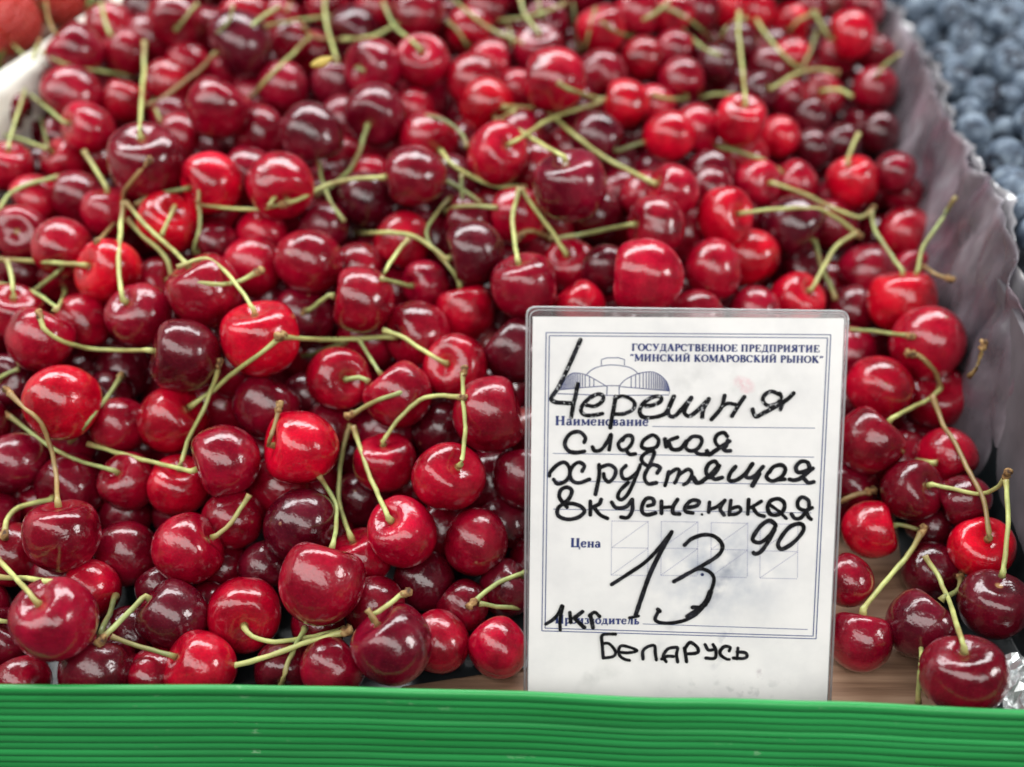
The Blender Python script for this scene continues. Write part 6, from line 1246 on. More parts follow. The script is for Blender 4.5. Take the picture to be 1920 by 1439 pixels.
# ---------------------------------------------------------------- materials
def cherry_material():
    m, nt, b = mat('cherry_skin')
    tc = node(nt, 'ShaderNodeTexCoord'); info = node(nt, 'ShaderNodeObjectInfo')
    off = node(nt, 'ShaderNodeVectorMath', operation='ADD')
    sc = node(nt, 'ShaderNodeVectorMath', operation='SCALE'); sc.inputs[3].default_value = 37.0
    comb = node(nt, 'ShaderNodeCombineXYZ')
    for k in range(3): nt.links.new(info.outputs['Random'], comb.inputs[k])
    nt.links.new(comb.outputs[0], sc.inputs[0])
    nt.links.new(tc.outputs['Object'], off.inputs[0]); nt.links.new(sc.outputs[0], off.inputs[1])
    big = node(nt, 'ShaderNodeTexNoise', i_Scale=1.1, i_Detail=3.0, i_Roughness=0.55)
    nt.links.new(off.outputs[0], big.inputs['Vector'])
    shade = ramp(nt, big.outputs[0], [(0.30, grey(0.52)), (0.5, grey(1.0)), (0.72, grey(1.5))])
    c1 = mix(nt, 1.0, info.outputs['Color'], shade.outputs[0], 'MULTIPLY')
    fine = node(nt, 'ShaderNodeTexNoise', i_Scale=16.0, i_Detail=3.0, i_Roughness=0.7)
    nt.links.new(off.outputs[0], fine.inputs['Vector'])
    fr = ramp(nt, fine.outputs[0], [(0.36, grey(0.72)), (0.66, grey(1.25))])
    c2 = mix(nt, 0.6, c1, fr.outputs[0], 'MULTIPLY')
    # pale pin-prick lenticels
    vor = node(nt, 'ShaderNodeTexVoronoi', i_Scale=19.0)
    nt.links.new(off.outputs[0], vor.inputs['Vector'])
    dots = ramp(nt, vor.outputs['Distance'], [(0.07, grey(1)), (0.15, grey(0))])
    lent = math_node(nt, 'MULTIPLY', dots.outputs[0], 0.34)
    c3 = mix(nt, lent, c2, (0.62, 0.20, 0.16, 1))
    # rare blemishes
    bl = node(nt, 'ShaderNodeTexNoise', i_Scale=2.6, i_Detail=4.0, i_Roughness=0.6)
    bo = node(nt, 'ShaderNodeVectorMath', operation='ADD'); bo.inputs[1].default_value = (9.1, 3.7, 5.3)
    nt.links.new(off.outputs[0], bo.inputs[0]); nt.links.new(bo.outputs[0], bl.inputs['Vector'])
    br = ramp(nt, bl.outputs[0], [(0.70, grey(0)), (0.76, grey(0.55))])
    c4 = mix(nt, br.outputs[0], c3, (0.085, 0.008, 0.012, 1))
    # tan scar where the stalk sits
    sep = node(nt, 'ShaderNodeSeparateXYZ'); nt.links.new(tc.outputs['Object'], sep.inputs[0])
    rr = math_node(nt, 'SQRT', math_node(nt, 'ADD', math_node(nt, 'MULTIPLY', sep.outputs[0], sep.outputs[0]), math_node(nt, 'MULTIPLY', sep.outputs[1], sep.outputs[1])))
    near = ramp(nt, rr, [(0.07, grey(1)), (0.13, grey(0))])
    topz = math_node(nt, 'GREATER_THAN', sep.outputs[2], 0.0)
    c5 = mix(nt, math_node(nt, 'MULTIPLY', near.outputs[0], topz), c4, (0.36, 0.20, 0.08, 1))
    tip = ramp(nt, rr, [(0.03, grey(0.7)), (0.06, grey(0))])
    botz = math_node(nt, 'LESS_THAN', sep.outputs[2], 0.0)
    c5 = mix(nt, math_node(nt, 'MULTIPLY', tip.outputs[0], botz), c5, (0.30, 0.14, 0.08, 1))
    nt.links.new(c5, b.inputs['Base Color'])
    b.inputs['Roughness'].default_value = 0.30
    rough = ramp(nt, big.outputs[0], [(0.3, grey(0.20)), (0.7, grey(0.36))])
    nt.links.new(rough.outputs[0], b.inputs['Roughness'])
    b.inputs['IOR'].default_value = 1.50
    b.inputs['Specular IOR Level'].default_value = 0.22
    b.inputs['Coat Weight'].default_value = 1.0
    b.inputs['Coat IOR'].default_value = 1.5
    b.inputs['Coat Roughness'].default_value = 0.115
    b.inputs['Subsurface Weight'].default_value = 0.10
    b.inputs['Subsurface Radius'].default_value = (1.0, 0.12, 0.08)
    b.inputs['Subsurface Scale'].default_value = 0.003
    bump = node(nt, 'ShaderNodeBump', i_Strength=0.10, i_Distance=0.0016)
    lump = node(nt, 'ShaderNodeTexNoise', i_Scale=4.0, i_Detail=2.0)
    nt.links.new(off.outputs[0], lump.inputs['Vector'])
    hsum = math_node(nt, 'ADD', math_node(nt, 'MULTIPLY', lump.outputs[0], 2.0), math_node(nt, 'ADD', math_node(nt, 'MULTIPLY', fine.outputs[0], 0.14), math_node(nt, 'MULTIPLY', dots.outputs[0], 0.25)))
    nt.links.new(hsum, bump.inputs['Height'])
    nt.links.new(bump.outputs[0], b.inputs['Normal'])
    nt.links.new(bump.outputs[0], b.inputs['Coat Normal'])
    return m
M_CHERRY = cherry_material()

def stem_material():
    m, nt, b = mat('stalk')
    tc = node(nt, 'ShaderNodeTexCoord'); info = node(nt, 'ShaderNodeObjectInfo')
    n1 = node(nt, 'ShaderNodeTexNoise', i_Scale=180.0, i_Detail=4.0)
    nt.links.new(tc.outputs['Object'], n1.inputs['Vector'])
    n2 = node(nt, 'ShaderNodeTexNoise', i_Scale=55.0, i_Detail=3.0)
    nt.links.new(tc.outputs['Object'], n2.inputs['Vector'])
    s = ramp(nt, n1.outputs[0], [(0.3, grey(0.75)), (0.7, grey(1.2))])
    c = mix(nt, 1.0, info.outputs['Color'], s.outputs[0], 'MULTIPLY')
    br = ramp(nt, n2.outputs[0], [(0.50, grey(0)), (0.66, grey(0.6))])
    c = mix(nt, br.outputs[0], c, (0.28, 0.17, 0.06, 1))
    al = node(nt, 'ShaderNodeAttribute', attribute_name='along')
    av = math_node(nt, 'ADD', al.outputs['Fac'], math_node(nt, 'MULTIPLY', math_node(nt, 'SUBTRACT', n2.outputs[0], 0.5), 0.5))
    tipf = ramp(nt, av, [(0.80, grey(0)), (1.0, grey(0.75))])
    c = mix(nt, tipf.outputs[0], c, (0.30, 0.19, 0.075, 1))
    basef = ramp(nt, al.outputs['Fac'], [(0.0, grey(0.5)), (0.16, grey(0))])
    c = mix(nt, basef.outputs[0], c, (0.48, 0.46, 0.16, 1))
    nt.links.new(c, b.inputs['Base Color'])
    b.inputs['Roughness'].default_value = 0.42
    b.inputs['Subsurface Weight'].default_value = 0.08
    b.inputs['Subsurface Scale'].default_value = 0.001
    bump = node(nt, 'ShaderNodeBump', i_Strength=0.25, i_Distance=0.0006)
    nt.links.new(n1.outputs[0], bump.inputs['Height']); nt.links.new(bump.outputs[0], b.inputs['Normal'])
    return m
M_STEM = stem_material()

def knob_material():
    m, nt, b = mat('stalk_bract')
    tc = node(nt, 'ShaderNodeTexCoord')
    n1 = node(nt, 'ShaderNodeTexNoise', i_Scale=420.0, i_Detail=4.0)
    nt.links.new(tc.outputs['Object'], n1.inputs['Vector'])
    s = ramp(nt, n1.outputs[0], [(0.35, (0.06, 0.028, 0.012, 1)), (0.5, (0.30, 0.16, 0.055, 1)), (0.66, (0.50, 0.34, 0.14, 1))])
    nt.links.new(s.outputs[0], b.inputs['Base Color'])
    b.inputs['Roughness'].default_value = 0.75
    bump = node(nt, 'ShaderNodeBump', i_Strength=0.8, i_Distance=0.0008)
    nt.links.new(n1.outputs[0], bump.inputs['Height']); nt.links.new(bump.outputs[0], b.inputs['Normal'])
    return m
M_KNOB = knob_material()

def wood_material():
    m, nt, b = mat('wood')
    tc = node(nt, 'ShaderNodeTexCoord')
    mp = node(nt, 'ShaderNodeMapping'); mp.inputs['Scale'].default_value = (7, 150, 60)
    mp.inputs['Rotation'].default_value = (0, 0, R_(-3))
    nt.links.new(tc.outputs['Object'], mp.inputs[0])
    n1 = node(nt, 'ShaderNodeTexNoise', i_Scale=1.0, i_Detail=6.0, i_Roughness=0.62, i_Distortion=0.5)
    nt.links.new(mp.outputs[0], n1.inputs['Vector'])
    n2 = node(nt, 'ShaderNodeTexNoise', i_Scale=9.0, i_Detail=3.0)
    nt.links.new(tc.outputs['Object'], n2.inputs['Vector'])
    c = ramp(nt, n1.outputs[0], [(0.28, (0.13, 0.065, 0.038, 1)), (0.5, (0.36, 0.215, 0.135, 1)), (0.7, (0.52, 0.34, 0.225, 1))])
    s = ramp(nt, n2.outputs[0], [(0.3, grey(0.7)), (0.7, grey(1.1))])
    nt.links.new(mix(nt, 1.0, c.outputs[0], s.outputs[0], 'MULTIPLY'), b.inputs['Base Color'])
    b.inputs['Roughness'].default_value = 0.62
    bump = node(nt, 'ShaderNodeBump', i_Strength=0.35, i_Distance=0.0008)
    nt.links.new(n1.outputs[0], bump.inputs['Height']); nt.links.new(bump.outputs[0], b.inputs['Normal'])
    return m

def green_material():
    m, nt, b = mat('green_plastic')
    tc = node(nt, 'ShaderNodeTexCoord')
    n1 = node(nt, 'ShaderNodeTexNoise', i_Scale=40.0, i_Detail=3.0)
    mp = node(nt, 'ShaderNodeMapping'); mp.inputs['Scale'].default_value = (0.25, 1, 3)
    nt.links.new(tc.outputs['Object'], mp.inputs[0]); nt.links.new(mp.outputs[0], n1.inputs['Vector'])
    c = ramp(nt, n1.outputs[0], [(0.3, (0.022, 0.28, 0.062, 1)), (0.7, (0.036, 0.385, 0.098, 1))])
    # pale nicks and dust
    n2 = node(nt, 'ShaderNodeTexNoise', i_Scale=190.0, i_Detail=5.0, i_Roughness=0.7)
    mp2 = node(nt, 'ShaderNodeMapping'); mp2.inputs['Scale'].default_value = (0.45, 1, 1.0)
    nt.links.new(tc.outputs['Object'], mp2.inputs[0]); nt.links.new(mp2.outputs[0], n2.inputs['Vector'])
    sp = ramp(nt, n2.outputs[0], [(0.64, grey(0)), (0.76, grey(0.8))])
    n3 = node(nt, 'ShaderNodeTexNoise', i_Scale=17.0, i_Detail=2.0); nt.links.new(tc.outputs['Object'], n3.inputs['Vector'])
    gate = ramp(nt, n3.outputs[0], [(0.50, grey(0)), (0.62, grey(1))])
    f = math_node(nt, 'MULTIPLY', sp.outputs[0], gate.outputs[0])
    n6 = node(nt, 'ShaderNodeTexNoise', i_Scale=14.0, i_Detail=5.0, i_Roughness=0.65)
    mp6 = node(nt, 'ShaderNodeMapping'); mp6.inputs['Scale'].default_value = (0.5, 1, 9)
    nt.links.new(tc.outputs['Object'], mp6.inputs[0]); nt.links.new(mp6.outputs[0], n6.inputs['Vector'])
    dirt = ramp(nt, n6.outputs[0], [(0.50, grey(0)), (0.72, grey(0.45))])
    cd = mix(nt, dirt.outputs[0], c.outputs[0], (0.020, 0.15, 0.045, 1))
    nt.links.new(mix(nt, f, cd, (0.42, 0.62, 0.40, 1)), b.inputs['Base Color'])
    rg = ramp(nt, n6.outputs[0], [(0.35, grey(0.28)), (0.70, grey(0.5))]); nt.links.new(rg.outputs[0], b.inputs['Roughness'])
    b.inputs['Subsurface Weight'].default_value = 0.0
    bump = node(nt, 'ShaderNodeBump', i_Strength=0.12, i_Distance=0.001)
    nt.links.new(n1.outputs[0], bump.inputs['Height']); nt.links.new(bump.outputs[0], b.inputs['Normal'])
    return m

def film_material():
    m, nt, b = mat('dusty_film')
    tc = node(nt, 'ShaderNodeTexCoord')
    mp = node(nt, 'ShaderNodeMapping'); mp.inputs['Scale'].default_value = (1, 1.0, 0.45)
    nt.links.new(tc.outputs['Object'], mp.inputs[0])
    n1 = node(nt, 'ShaderNodeTexNoise', i_Scale=26.0, i_Detail=5.0, i_Roughness=0.6)
    nt.links.new(mp.outputs[0], n1.inputs['Vector'])
    c = ramp(nt, n1.outputs[0], [(0.3, (0.050, 0.044, 0.054, 1)), (0.5, (0.165, 0.142, 0.162, 1)), (0.70, (0.42, 0.385, 0.42, 1))])
    n2 = node(nt, 'ShaderNodeTexNoise', i_Scale=38.0, i_Detail=3.0)
    mo = node(nt, 'ShaderNodeMapping'); mo.inputs['Location'].default_value = (4, 2, 7)
    nt.links.new(tc.outputs['Object'], mo.inputs[0]); nt.links.new(mo.outputs[0], n2.inputs['Vector'])
    st = ramp(nt, n2.outputs[0], [(0.52, grey(0)), (0.70, grey(0.40))])
    cc = mix(nt, st.outputs[0], c.outputs[0], (0.24, 0.07, 0.12, 1))
    nt.links.new(cc, b.inputs['Base Color'])
    b.inputs['Roughness'].default_value = 0.27
    b.inputs['Specular IOR Level'].default_value = 0.7
    b.inputs['Transmission Weight'].default_value = 0.0
    tr = node(nt, 'ShaderNodeBsdfTransparent'); tr.inputs[0].default_value = (0.86, 0.84, 0.90, 1)
    mx = node(nt, 'ShaderNodeMixShader'); mx.inputs[0].default_value = 0.22
    out = nt.nodes['Material Output']
    nt.links.new(b.outputs[0], mx.inputs[1]); nt.links.new(tr.outputs[0], mx.inputs[2]); nt.links.new(mx.outputs[0], out.inputs[0])
    bump = node(nt, 'ShaderNodeBump', i_Strength=0.5, i_Distance=0.003)
    nt.links.new(n1.outputs[0], bump.inputs['Height']); nt.links.new(bump.outputs[0], b.inputs['Normal'])
    return m

def simple(name, color, rough=0.5, nscale=60, amount=0.25, bump_d=0.0):
    m, nt, b = mat(name)
    tc = node(nt, 'ShaderNodeTexCoord')
    n1 = node(nt, 'ShaderNodeTexNoise', i_Scale=float(nscale), i_Detail=4.0)
    nt.links.new(tc.outputs['Object'], n1.inputs['Vector'])
    s = ramp(nt, n1.outputs[0], [(0.3, grey(1 - amount)), (0.7, grey(1 + amount))])
    nt.links.new(mix(nt, 1.0, (*color, 1), s.outputs[0], 'MULTIPLY'), b.inputs['Base Color'])
    b.inputs['Roughness'].default_value = rough
    if bump_d:
        bump = node(nt, 'ShaderNodeBump', i_Strength=0.5, i_Distance=bump_d)
        nt.links.new(n1.outputs[0], bump.inputs['Height']); nt.links.new(bump.outputs[0], b.inputs['Normal'])
    return m

def clear_material(name, tint=(0.93, 0.92, 0.94), gloss=0.16, haze=0.10):
    m, nt, b = mat(name)
    b.inputs['Base Color'].default_value = (0.80, 0.78, 0.80, 1)
    b.inputs['Roughness'].default_value = 0.12
    b.inputs['IOR'].default_value = 1.5
    tr = node(nt, 'ShaderNodeBsdfTransparent'); tr.inputs[0].default_value = (*tint, 1)
    gl = node(nt, 'ShaderNodeBsdfGlossy'); gl.inputs['Roughness'].default_value = 0.15
    fr = node(nt, 'ShaderNodeFresnel'); fr.inputs[0].default_value = 1.5
    m1 = node(nt, 'ShaderNodeMixShader'); m2 = node(nt, 'ShaderNodeMixShader')
    f = math_node(nt, 'ADD', fr.outputs[0], gloss * 0.3)
    nt.links.new(f, m1.inputs[0]); nt.links.new(tr.outputs[0], m1.inputs[1]); nt.links.new(gl.outputs[0], m1.inputs[2])
    m2.inputs[0].default_value = haze
    nt.links.new(m1.outputs[0], m2.inputs[1]); nt.links.new(b.outputs[0], m2.inputs[2])
    nt.links.new(m2.outputs[0], nt.nodes['Material Output'].inputs[0])
    return m

# ---------------------------------------------------------------- the setting: the wooden board everything stands on
wood = wood_material()
def board_sheet():
    xs = [-1.2, 1.2]; ys = [0.2105, 2.2]
    v = [(xs[0], ys[0], 0), (xs[1], ys[0], 0), (xs[1], ys[1], 0), (xs[0], ys[1], 0),
         (xs[0], ys[0], -0.02), (xs[1], ys[0], -0.02), (xs[1], ys[1], -0.02), (xs[0], ys[1], -0.02)]
    f = [(0, 1, 2, 3), (7, 6, 5, 4), (0, 4, 5, 1), (1, 5, 6, 2), (2, 6, 7, 3), (3, 7, 4, 0)]
    return v, f
v, f = board_sheet()
tag(mesh_obj('floor', [(x, y if y > 1 else 0.2165 - 0.0, z) for x, y, z in v], f, wood, smooth=False), kind='structure')

# ---------------------------------------------------------------- green corrugated edging along the front
TOP = [(-0.34, 0.2152, 0.0262), (-0.25, 0.2148, 0.0261), (-0.1719, 0.2145, 0.026), (-0.0943, 0.2139, 0.026), (-0.0538, 0.2133, 0.026), (0.0034, 0.2119, 0.0258),
       (0.0483, 0.2093, 0.026), (0.0983, 0.2080, 0.026), (0.1582, 0.2047, 0.0262), (0.20, 0.2018, 0.0262), (0.32, 0.1945, 0.0262)]
def top_at(x):
    for a, b in zip(TOP, TOP[1:]):
        if a[0] <= x <= b[0]:
            t = (x - a[0]) / (b[0] - a[0]); t = t * t * (3 - 2 * t) * 0.35 + t * 0.65
            return [a[k] + (b[k] - a[k]) * t for k in (1, 2)]
    return TOP[-1][1:]
def green_wall():
    prof = []      # (outward distance toward the customer, height below the top)
    prof += [(-0.0016, -0.060), (-0.0016, -0.0010), (-0.0013, -0.0003), (-0.0007, 0.0), (0.0002, -0.0003), (0.0007, -0.0009), (0.0008, -0.0020), (0.0005, -0.0036)]
    pr = random.Random(3)
    z = -0.0042
    while z > -0.058:
        pitch = 0.0037 + pr.uniform(-0.0005, 0.0005)
        amp = 0.00080 + pr.uniform(-0.0002, 0.0002)
        for k in range(8):
            t = k / 8.0
            prof.append((-0.0001 + amp * (math.sin(math.pi * t) ** 0.7 if t > 0 else 0), z - pitch * t))
        z -= pitch
    nx = 150
    verts, faces = [], []
    for i in range(nx + 1):
        x = -0.34 + 0.66 * i / nx
        y, zt = top_at(x)
        wob = noise.noise(Vector((x * 30, 0.3, 0.7))) * 0.00035
        for j, (d, dz) in enumerate(prof):
            w2 = noise.noise(Vector((x * 9, j * 0.05, 3.1))) * 0.0002 if j > 7 else 0
            verts.append((x, y - d + wob * 0.5 - w2, zt + dz + wob))
    n = len(prof)
    for i in range(nx):
        for j in range(n - 1):
            faces.append((i * n + j, i * n + j + 1, (i + 1) * n + j + 1, (i + 1) * n + j))
    return verts, faces
v, f = green_wall()
edging = mesh_obj('edging_strip', v, f, green_material())
edging.data.materials.append(simple('bounce_cut_inner_face', (0.050, 0.075, 0.055), 0.8, 60, 0.3))  # unseen inner face darkened to keep its green bounce off the card
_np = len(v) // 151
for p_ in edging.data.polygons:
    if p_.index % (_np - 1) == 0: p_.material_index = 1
tag(edging, 'green ribbed plastic edging strip running along the front of the cherries', 'edging strip')

# ---------------------------------------------------------------- white divider and the red berries past it
foam = simple('white_foam', (0.72, 0.70, 0.62), 0.7, 90, 0.12, 0.001)
def foam_wall():
    verts, faces = [], []
    n = 40
    for i in range(n + 1):
        y = 0.224 + 0.72 * i / n
        x0 = -0.208 - 0.22 * (0.605 - y)
        w = noise.noise(Vector((y * 25, 1, 0))) * 0.0012
        h = 0.110 + w
        ring = [(x0, 0.002), (x0, h - 0.004), (x0 - 0.0015, h - 0.001), (x0 - 0.003, h), (x0 - 0.014, h), (x0 - 0.0155, h - 0.001), (x0 - 0.017, h - 0.004), (x0 - 0.017, 0.002)]
        verts += [(a, y, b) for a, b in ring]
    for i in range(n):
        for j in range(8):
            j2 = (j + 1) % 8
            faces.append((i * 8 + j, (i + 1) * 8 + j, (i + 1) * 8 + j2, i * 8 + j2))
    faces.append(tuple(range(8))); faces.append(tuple(n * 8 + k for k in reversed(range(8))))
    return verts, faces
v, f = foam_wall()
tag(mesh_obj('divider_wall', v, f, foam), 'off-white foam divider between the cherries and the red berries, out of focus', 'divider')

def strawberry_material():
    m, nt, b = mat('strawberry_skin')
    tc = node(nt, 'ShaderNodeTexCoord')
    vor = node(nt, 'ShaderNodeTexVoronoi', i_Scale=7.0); nt.links.new(tc.outputs['Object'], vor.inputs['Vector'])
    s = ramp(nt, vor.outputs['Distance'], [(0.08, (0.55, 0.36, 0.10, 1)), (0.16, (0.50, 0.028, 0.020, 1))])
    nt.links.new(s.outputs[0], b.inputs['Base Color'])
    b.inputs['Roughness'].default_value = 0.4
    bump = node(nt, 'ShaderNodeBump', i_Strength=0.5, i_Distance=0.05)
    nt.links.new(vor.outputs['Distance'], bump.inputs['Height']); nt.links.new(bump.outputs[0], b.inputs['Normal'])
    return m
M_STRAW = strawberry_material()
M_LEAF = simple('leaf_green', (0.16, 0.20, 0.05), 0.6, 30, 0.3)
def strawberry_mesh():
    verts, faces = [], []
    nu, nv = 20, 14
    for j in range(nv + 1):
        t = math.pi * j / nv
        r = math.sin(t) * (1.0 + 0.28 * math.cos(t)) * 0.95
        z = math.cos(t) * 1.15 - 0.15 * math.sin(t) ** 2
        if t < 0.5: z -= 0.12 * (1 - t / 0.5) ** 2
        for i in range(nu):
            a = 2 * math.pi * i / nu
            verts.append((r * math.cos(a), r * math.sin(a) * 0.95, z))
    for j in range(nv):
        for i in range(nu):
            i2 = (i + 1) % nu
            faces.append((j * nu + i, (j + 1) * nu + i, (j + 1) * nu + i2, j * nu + i2))
    return verts, faces
SB = [(-0.2465, 0.596, 0.116, 0.0175, (0.3, 1.4, 0.4), 'rounded red strawberry leaning on the white divider beside the biggest one'),
      (-0.2360, 0.672, 0.114, 0.0175, (1.2, 0.3, 2.4), 'dark red strawberry farthest along the white divider, at the photo top edge'),
      (-0.250, 0.640, 0.118, 0.019, (0.5, 0.2, 0.1), 'mid red strawberry in the middle of the blurred group past the white divider'),
      (-0.272, 0.600, 0.119, 0.021, (1.9, 0.4, 0.6), 'big red strawberry in the upper left corner, past the white divider'),
      (-0.262, 0.562, 0.112, 0.017, (0.9, 1.2, 2.0), 'orange red strawberry pressed against the white divider'),
      (-0.278, 0.545, 0.110, 0.019, (2.2, 0.3, 1.0), 'brownish red strawberry at the photo left edge, below the big red one')]
v, f = strawberry_mesh()
def calyx():
    vs, fs = [], []
    for k in range(6):
        a = 2 * math.pi * k / 6
        c, s = math.cos(a), math.sin(a)
        b0 = len(vs)
        for rr, ww, zz in ((0.1, 0.14, 1.06), (0.45, 0.2, 1.08), (0.8, 0.02, 0.98)):
            vs.append((rr * c - ww * s, rr * s + ww * c, zz)); vs.append((rr * c, rr * s, zz + 0.05)); vs.append((rr * c + ww * s, rr * s - ww * c, zz))
        for q in range(2):
            for w in range(2):
                i = b0 + q * 3 + w
                fs.append((i, i + 1, i + 4, i + 3))
    return vs, fs
cv, cf = calyx()
for x, y, z, r, rot, lab in SB:
    o = mesh_obj('strawberry', v, f, M_STRAW)
    o.location = (x, y, z); o.scale = (r, r, r); o.rotation_euler = rot
    tag(o, lab, 'strawberry', 'strawberries past the divider')
    mesh_obj('calyx', cv, cf, M_LEAF, o)
# the punnet they lie in
def box_mesh(x0, x1, y0, y1, z0, z1):
    vs = [(x0, y0, z0), (x1, y0, z0), (x1, y1, z0), (x0, y1, z0), (x0, y0, z1), (x1, y0, z1), (x1, y1, z1), (x0, y1, z1)]
    return vs, [(3, 2, 1, 0), (4, 5, 6, 7), (0, 1, 5, 4), (1, 2, 6, 5), (2, 3, 7, 6), (3, 0, 4, 7)]
v, f = box_mesh(-0.42, -0.262, 0.51, 0.75, 0.002, 0.088)
tag(mesh_obj('berry_crate', v, f, simple('crate_brown', (0.16, 0.075, 0.045), 0.7, 40, 0.4), smooth=False), 'brown crate under the strawberries past the white divider', 'crate')

# ---------------------------------------------------------------- film divider, black liner, added shade sheet, crumpled film
M_FILM = film_material()
def wall_x(y): return 0.181 + 0.090 * (y - 0.254)
def film_sheet(dx, hmul, seed, y0, y1):
    ny, nz = 220, 26
    verts, faces = [], []
    for i in range(ny + 1):
        y = y0 + (y1 - y0) * i / ny
        h = (0.099 + 0.006 * noise.noise(Vector((y * 16, seed, 0))) + 0.004 * noise.noise(Vector((y * 55, seed, 2)))) * hmul
        h *= min(1.0, 0.74 + (y - 0.30) * 3.2) if y < 0.385 else 1.0
        h = max(h, 0.045)
        for j in range(nz + 1):
            t = j / nz
            wav = 0.0035 * noise.noise(Vector((y * 22, t * 1.4, seed))) + 0.0020 * noise.noise(Vector((y * 70, t * 1.2, seed + 5)))
            rid = (1 - abs(noise.noise(Vector((y * 38 + t * 1.3, t * 2.2, seed + 9))) * 2)) ** 3 * 0.0046 + (1 - abs(noise.noise(Vector((y * 75 - t * 2.5, t * 4, seed + 4))) * 2)) ** 3 * 0.0024
            x = wall_x(y) + dx + wav * (0.35 + t) + rid * (0.4 + 0.6 * t) + 0.003 * t * t - 0.016 * (1 - t) ** 1.5 * max(0.0, min(1.0, (y - 0.315) / 0.05)) + max(0.0, 0.350 - y) * 0.17 * (1.0 if y > 0.0 else 0)
            verts.append((x, y, 0.003 + (h - 0.003) * t))
    for i in range(ny):
        for j in range(nz):
            a = i * (nz + 1) + j
            faces.append((a, a + nz + 1, a + nz + 2, a + 1))
    return verts, faces
film = empty('film_divider', (0, 0, 0))
tag(film, 'wrinkled grey plastic film divider with purple juice stains between cherries and blueberries', 'divider')
v, f = film_sheet(-0.004, 1.0, 1.7, 0.235, 0.86); o = mesh_obj('inner_film', v, f, M_FILM, film)
so = o.modifiers.new('thick', 'SOLIDIFY'); so.thickness = 0.0004
v, f = film_sheet(0.003, 0.96, 8.2, 0.235, 0.86)
lil = clear_material('lilac_film', (0.70, 0.66, 0.80), 0.3, 0.35)
o = mesh_obj('outer_film', v, f, lil, film)
so = o.modifiers.new('thick', 'SOLIDIFY'); so.thickness = 0.0004
v, f = box_mesh(0.0, 0.0025, 0.0, 0.66, 0.003, 0.080)
o = mesh_obj('board', [(wall_x(0.24 + y) + 0.0010 + x, 0.24 + y, z) for x, y, z in v], f, simple('grey_board', (0.10, 0.09, 0.10), 0.7, 50, 0.3), film, smooth=False)

def liner():
    nx, ny = 26, 40
    verts, faces = [], []
    for j in range(ny + 1):
        y = 0.2185 + 0.21 * j / ny
        for i in range(nx + 1):
            t = i / nx
            x = 0.149 + 0.012 * noise.noise(Vector((y * 14, 0, 4))) + t * (wall_x(y) + max(0.0, 0.350 - y) * 0.17 - 0.0085 - 0.149)
            z = 0.0012 + 0.0016 * max(0, noise.noise(Vector((x * 60, y * 60, 1)))) + 0.056 * max(0, (t - 0.84) / 0.16) ** 1.6 * (0.8 + 0.3 * noise.noise(Vector((y * 22, 8, 1))))
            verts.append((x, y, z))
    for j in range(ny):
        for i in range(nx):
            a = j * (nx + 1) + i
            faces.append((a, a + 1, a + nx + 2, a + nx + 1))
    return verts, faces
v, f = liner()
o = mesh_obj('liner_and_shade_sheet', v, f, simple('black_liner_and_shade', (0.012, 0.016, 0.018), 0.32, 80, 0.3, 0.001))
tag(o, 'black plastic liner sheet on the wood at the lower right corner', 'liner')

def under_shade_sheet():  # black sheet added over the wood to stand in for shade in the gaps
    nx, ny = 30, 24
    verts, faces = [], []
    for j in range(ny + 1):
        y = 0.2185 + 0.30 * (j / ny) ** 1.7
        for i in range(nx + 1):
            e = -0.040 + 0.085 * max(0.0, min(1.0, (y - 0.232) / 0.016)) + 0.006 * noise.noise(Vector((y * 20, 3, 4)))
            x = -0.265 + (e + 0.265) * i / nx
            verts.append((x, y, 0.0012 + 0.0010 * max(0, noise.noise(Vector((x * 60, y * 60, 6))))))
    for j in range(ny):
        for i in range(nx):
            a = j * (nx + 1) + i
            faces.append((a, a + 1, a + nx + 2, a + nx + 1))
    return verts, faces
v, f = under_shade_sheet()
tag(mesh_obj('liner_and_shade_sheet', v, f, o.data.materials[0]), 'added black sheet standing in for shade under the lower left cherries', 'liner')

def crumple():
    n = 13
    verts, faces = [], []
    cr = random.Random(5)
    for j in range(n + 1):
        for i in range(n + 1):
            x = 0.1590 + 0.030 * i / n; y = 0.2105 + 0.022 * j / n
            z = 0.006 + 0.011 * (j / n) + 0.010 * abs(noise.noise(Vector((x * 110, y * 110, 2)))) + cr.uniform(0, 0.0012)
            verts.append((x + cr.uniform(-.0006, .0006), y + cr.uniform(-.0006, .0006), z))
    for j in range(n):
        for i in range(n):
            a = j * (n + 1) + i
            faces.append((a, a + 1, a + n + 2)); faces.append((a, a + n + 2, a + n + 1))
    return verts, faces
v, f = crumple()
m, nt, b = mat('crinkled_clear')
b.inputs['Base Color'].default_value = (0.75, 0.78, 0.78, 1); b.inputs['Metallic'].default_value = 0.75; b.inputs['Roughness'].default_value = 0.22
tag(mesh_obj('crumpled_wrap', v, f, m, smooth=False), 'crumpled silvery wrap in the lower right corner behind the green edging', 'wrap')

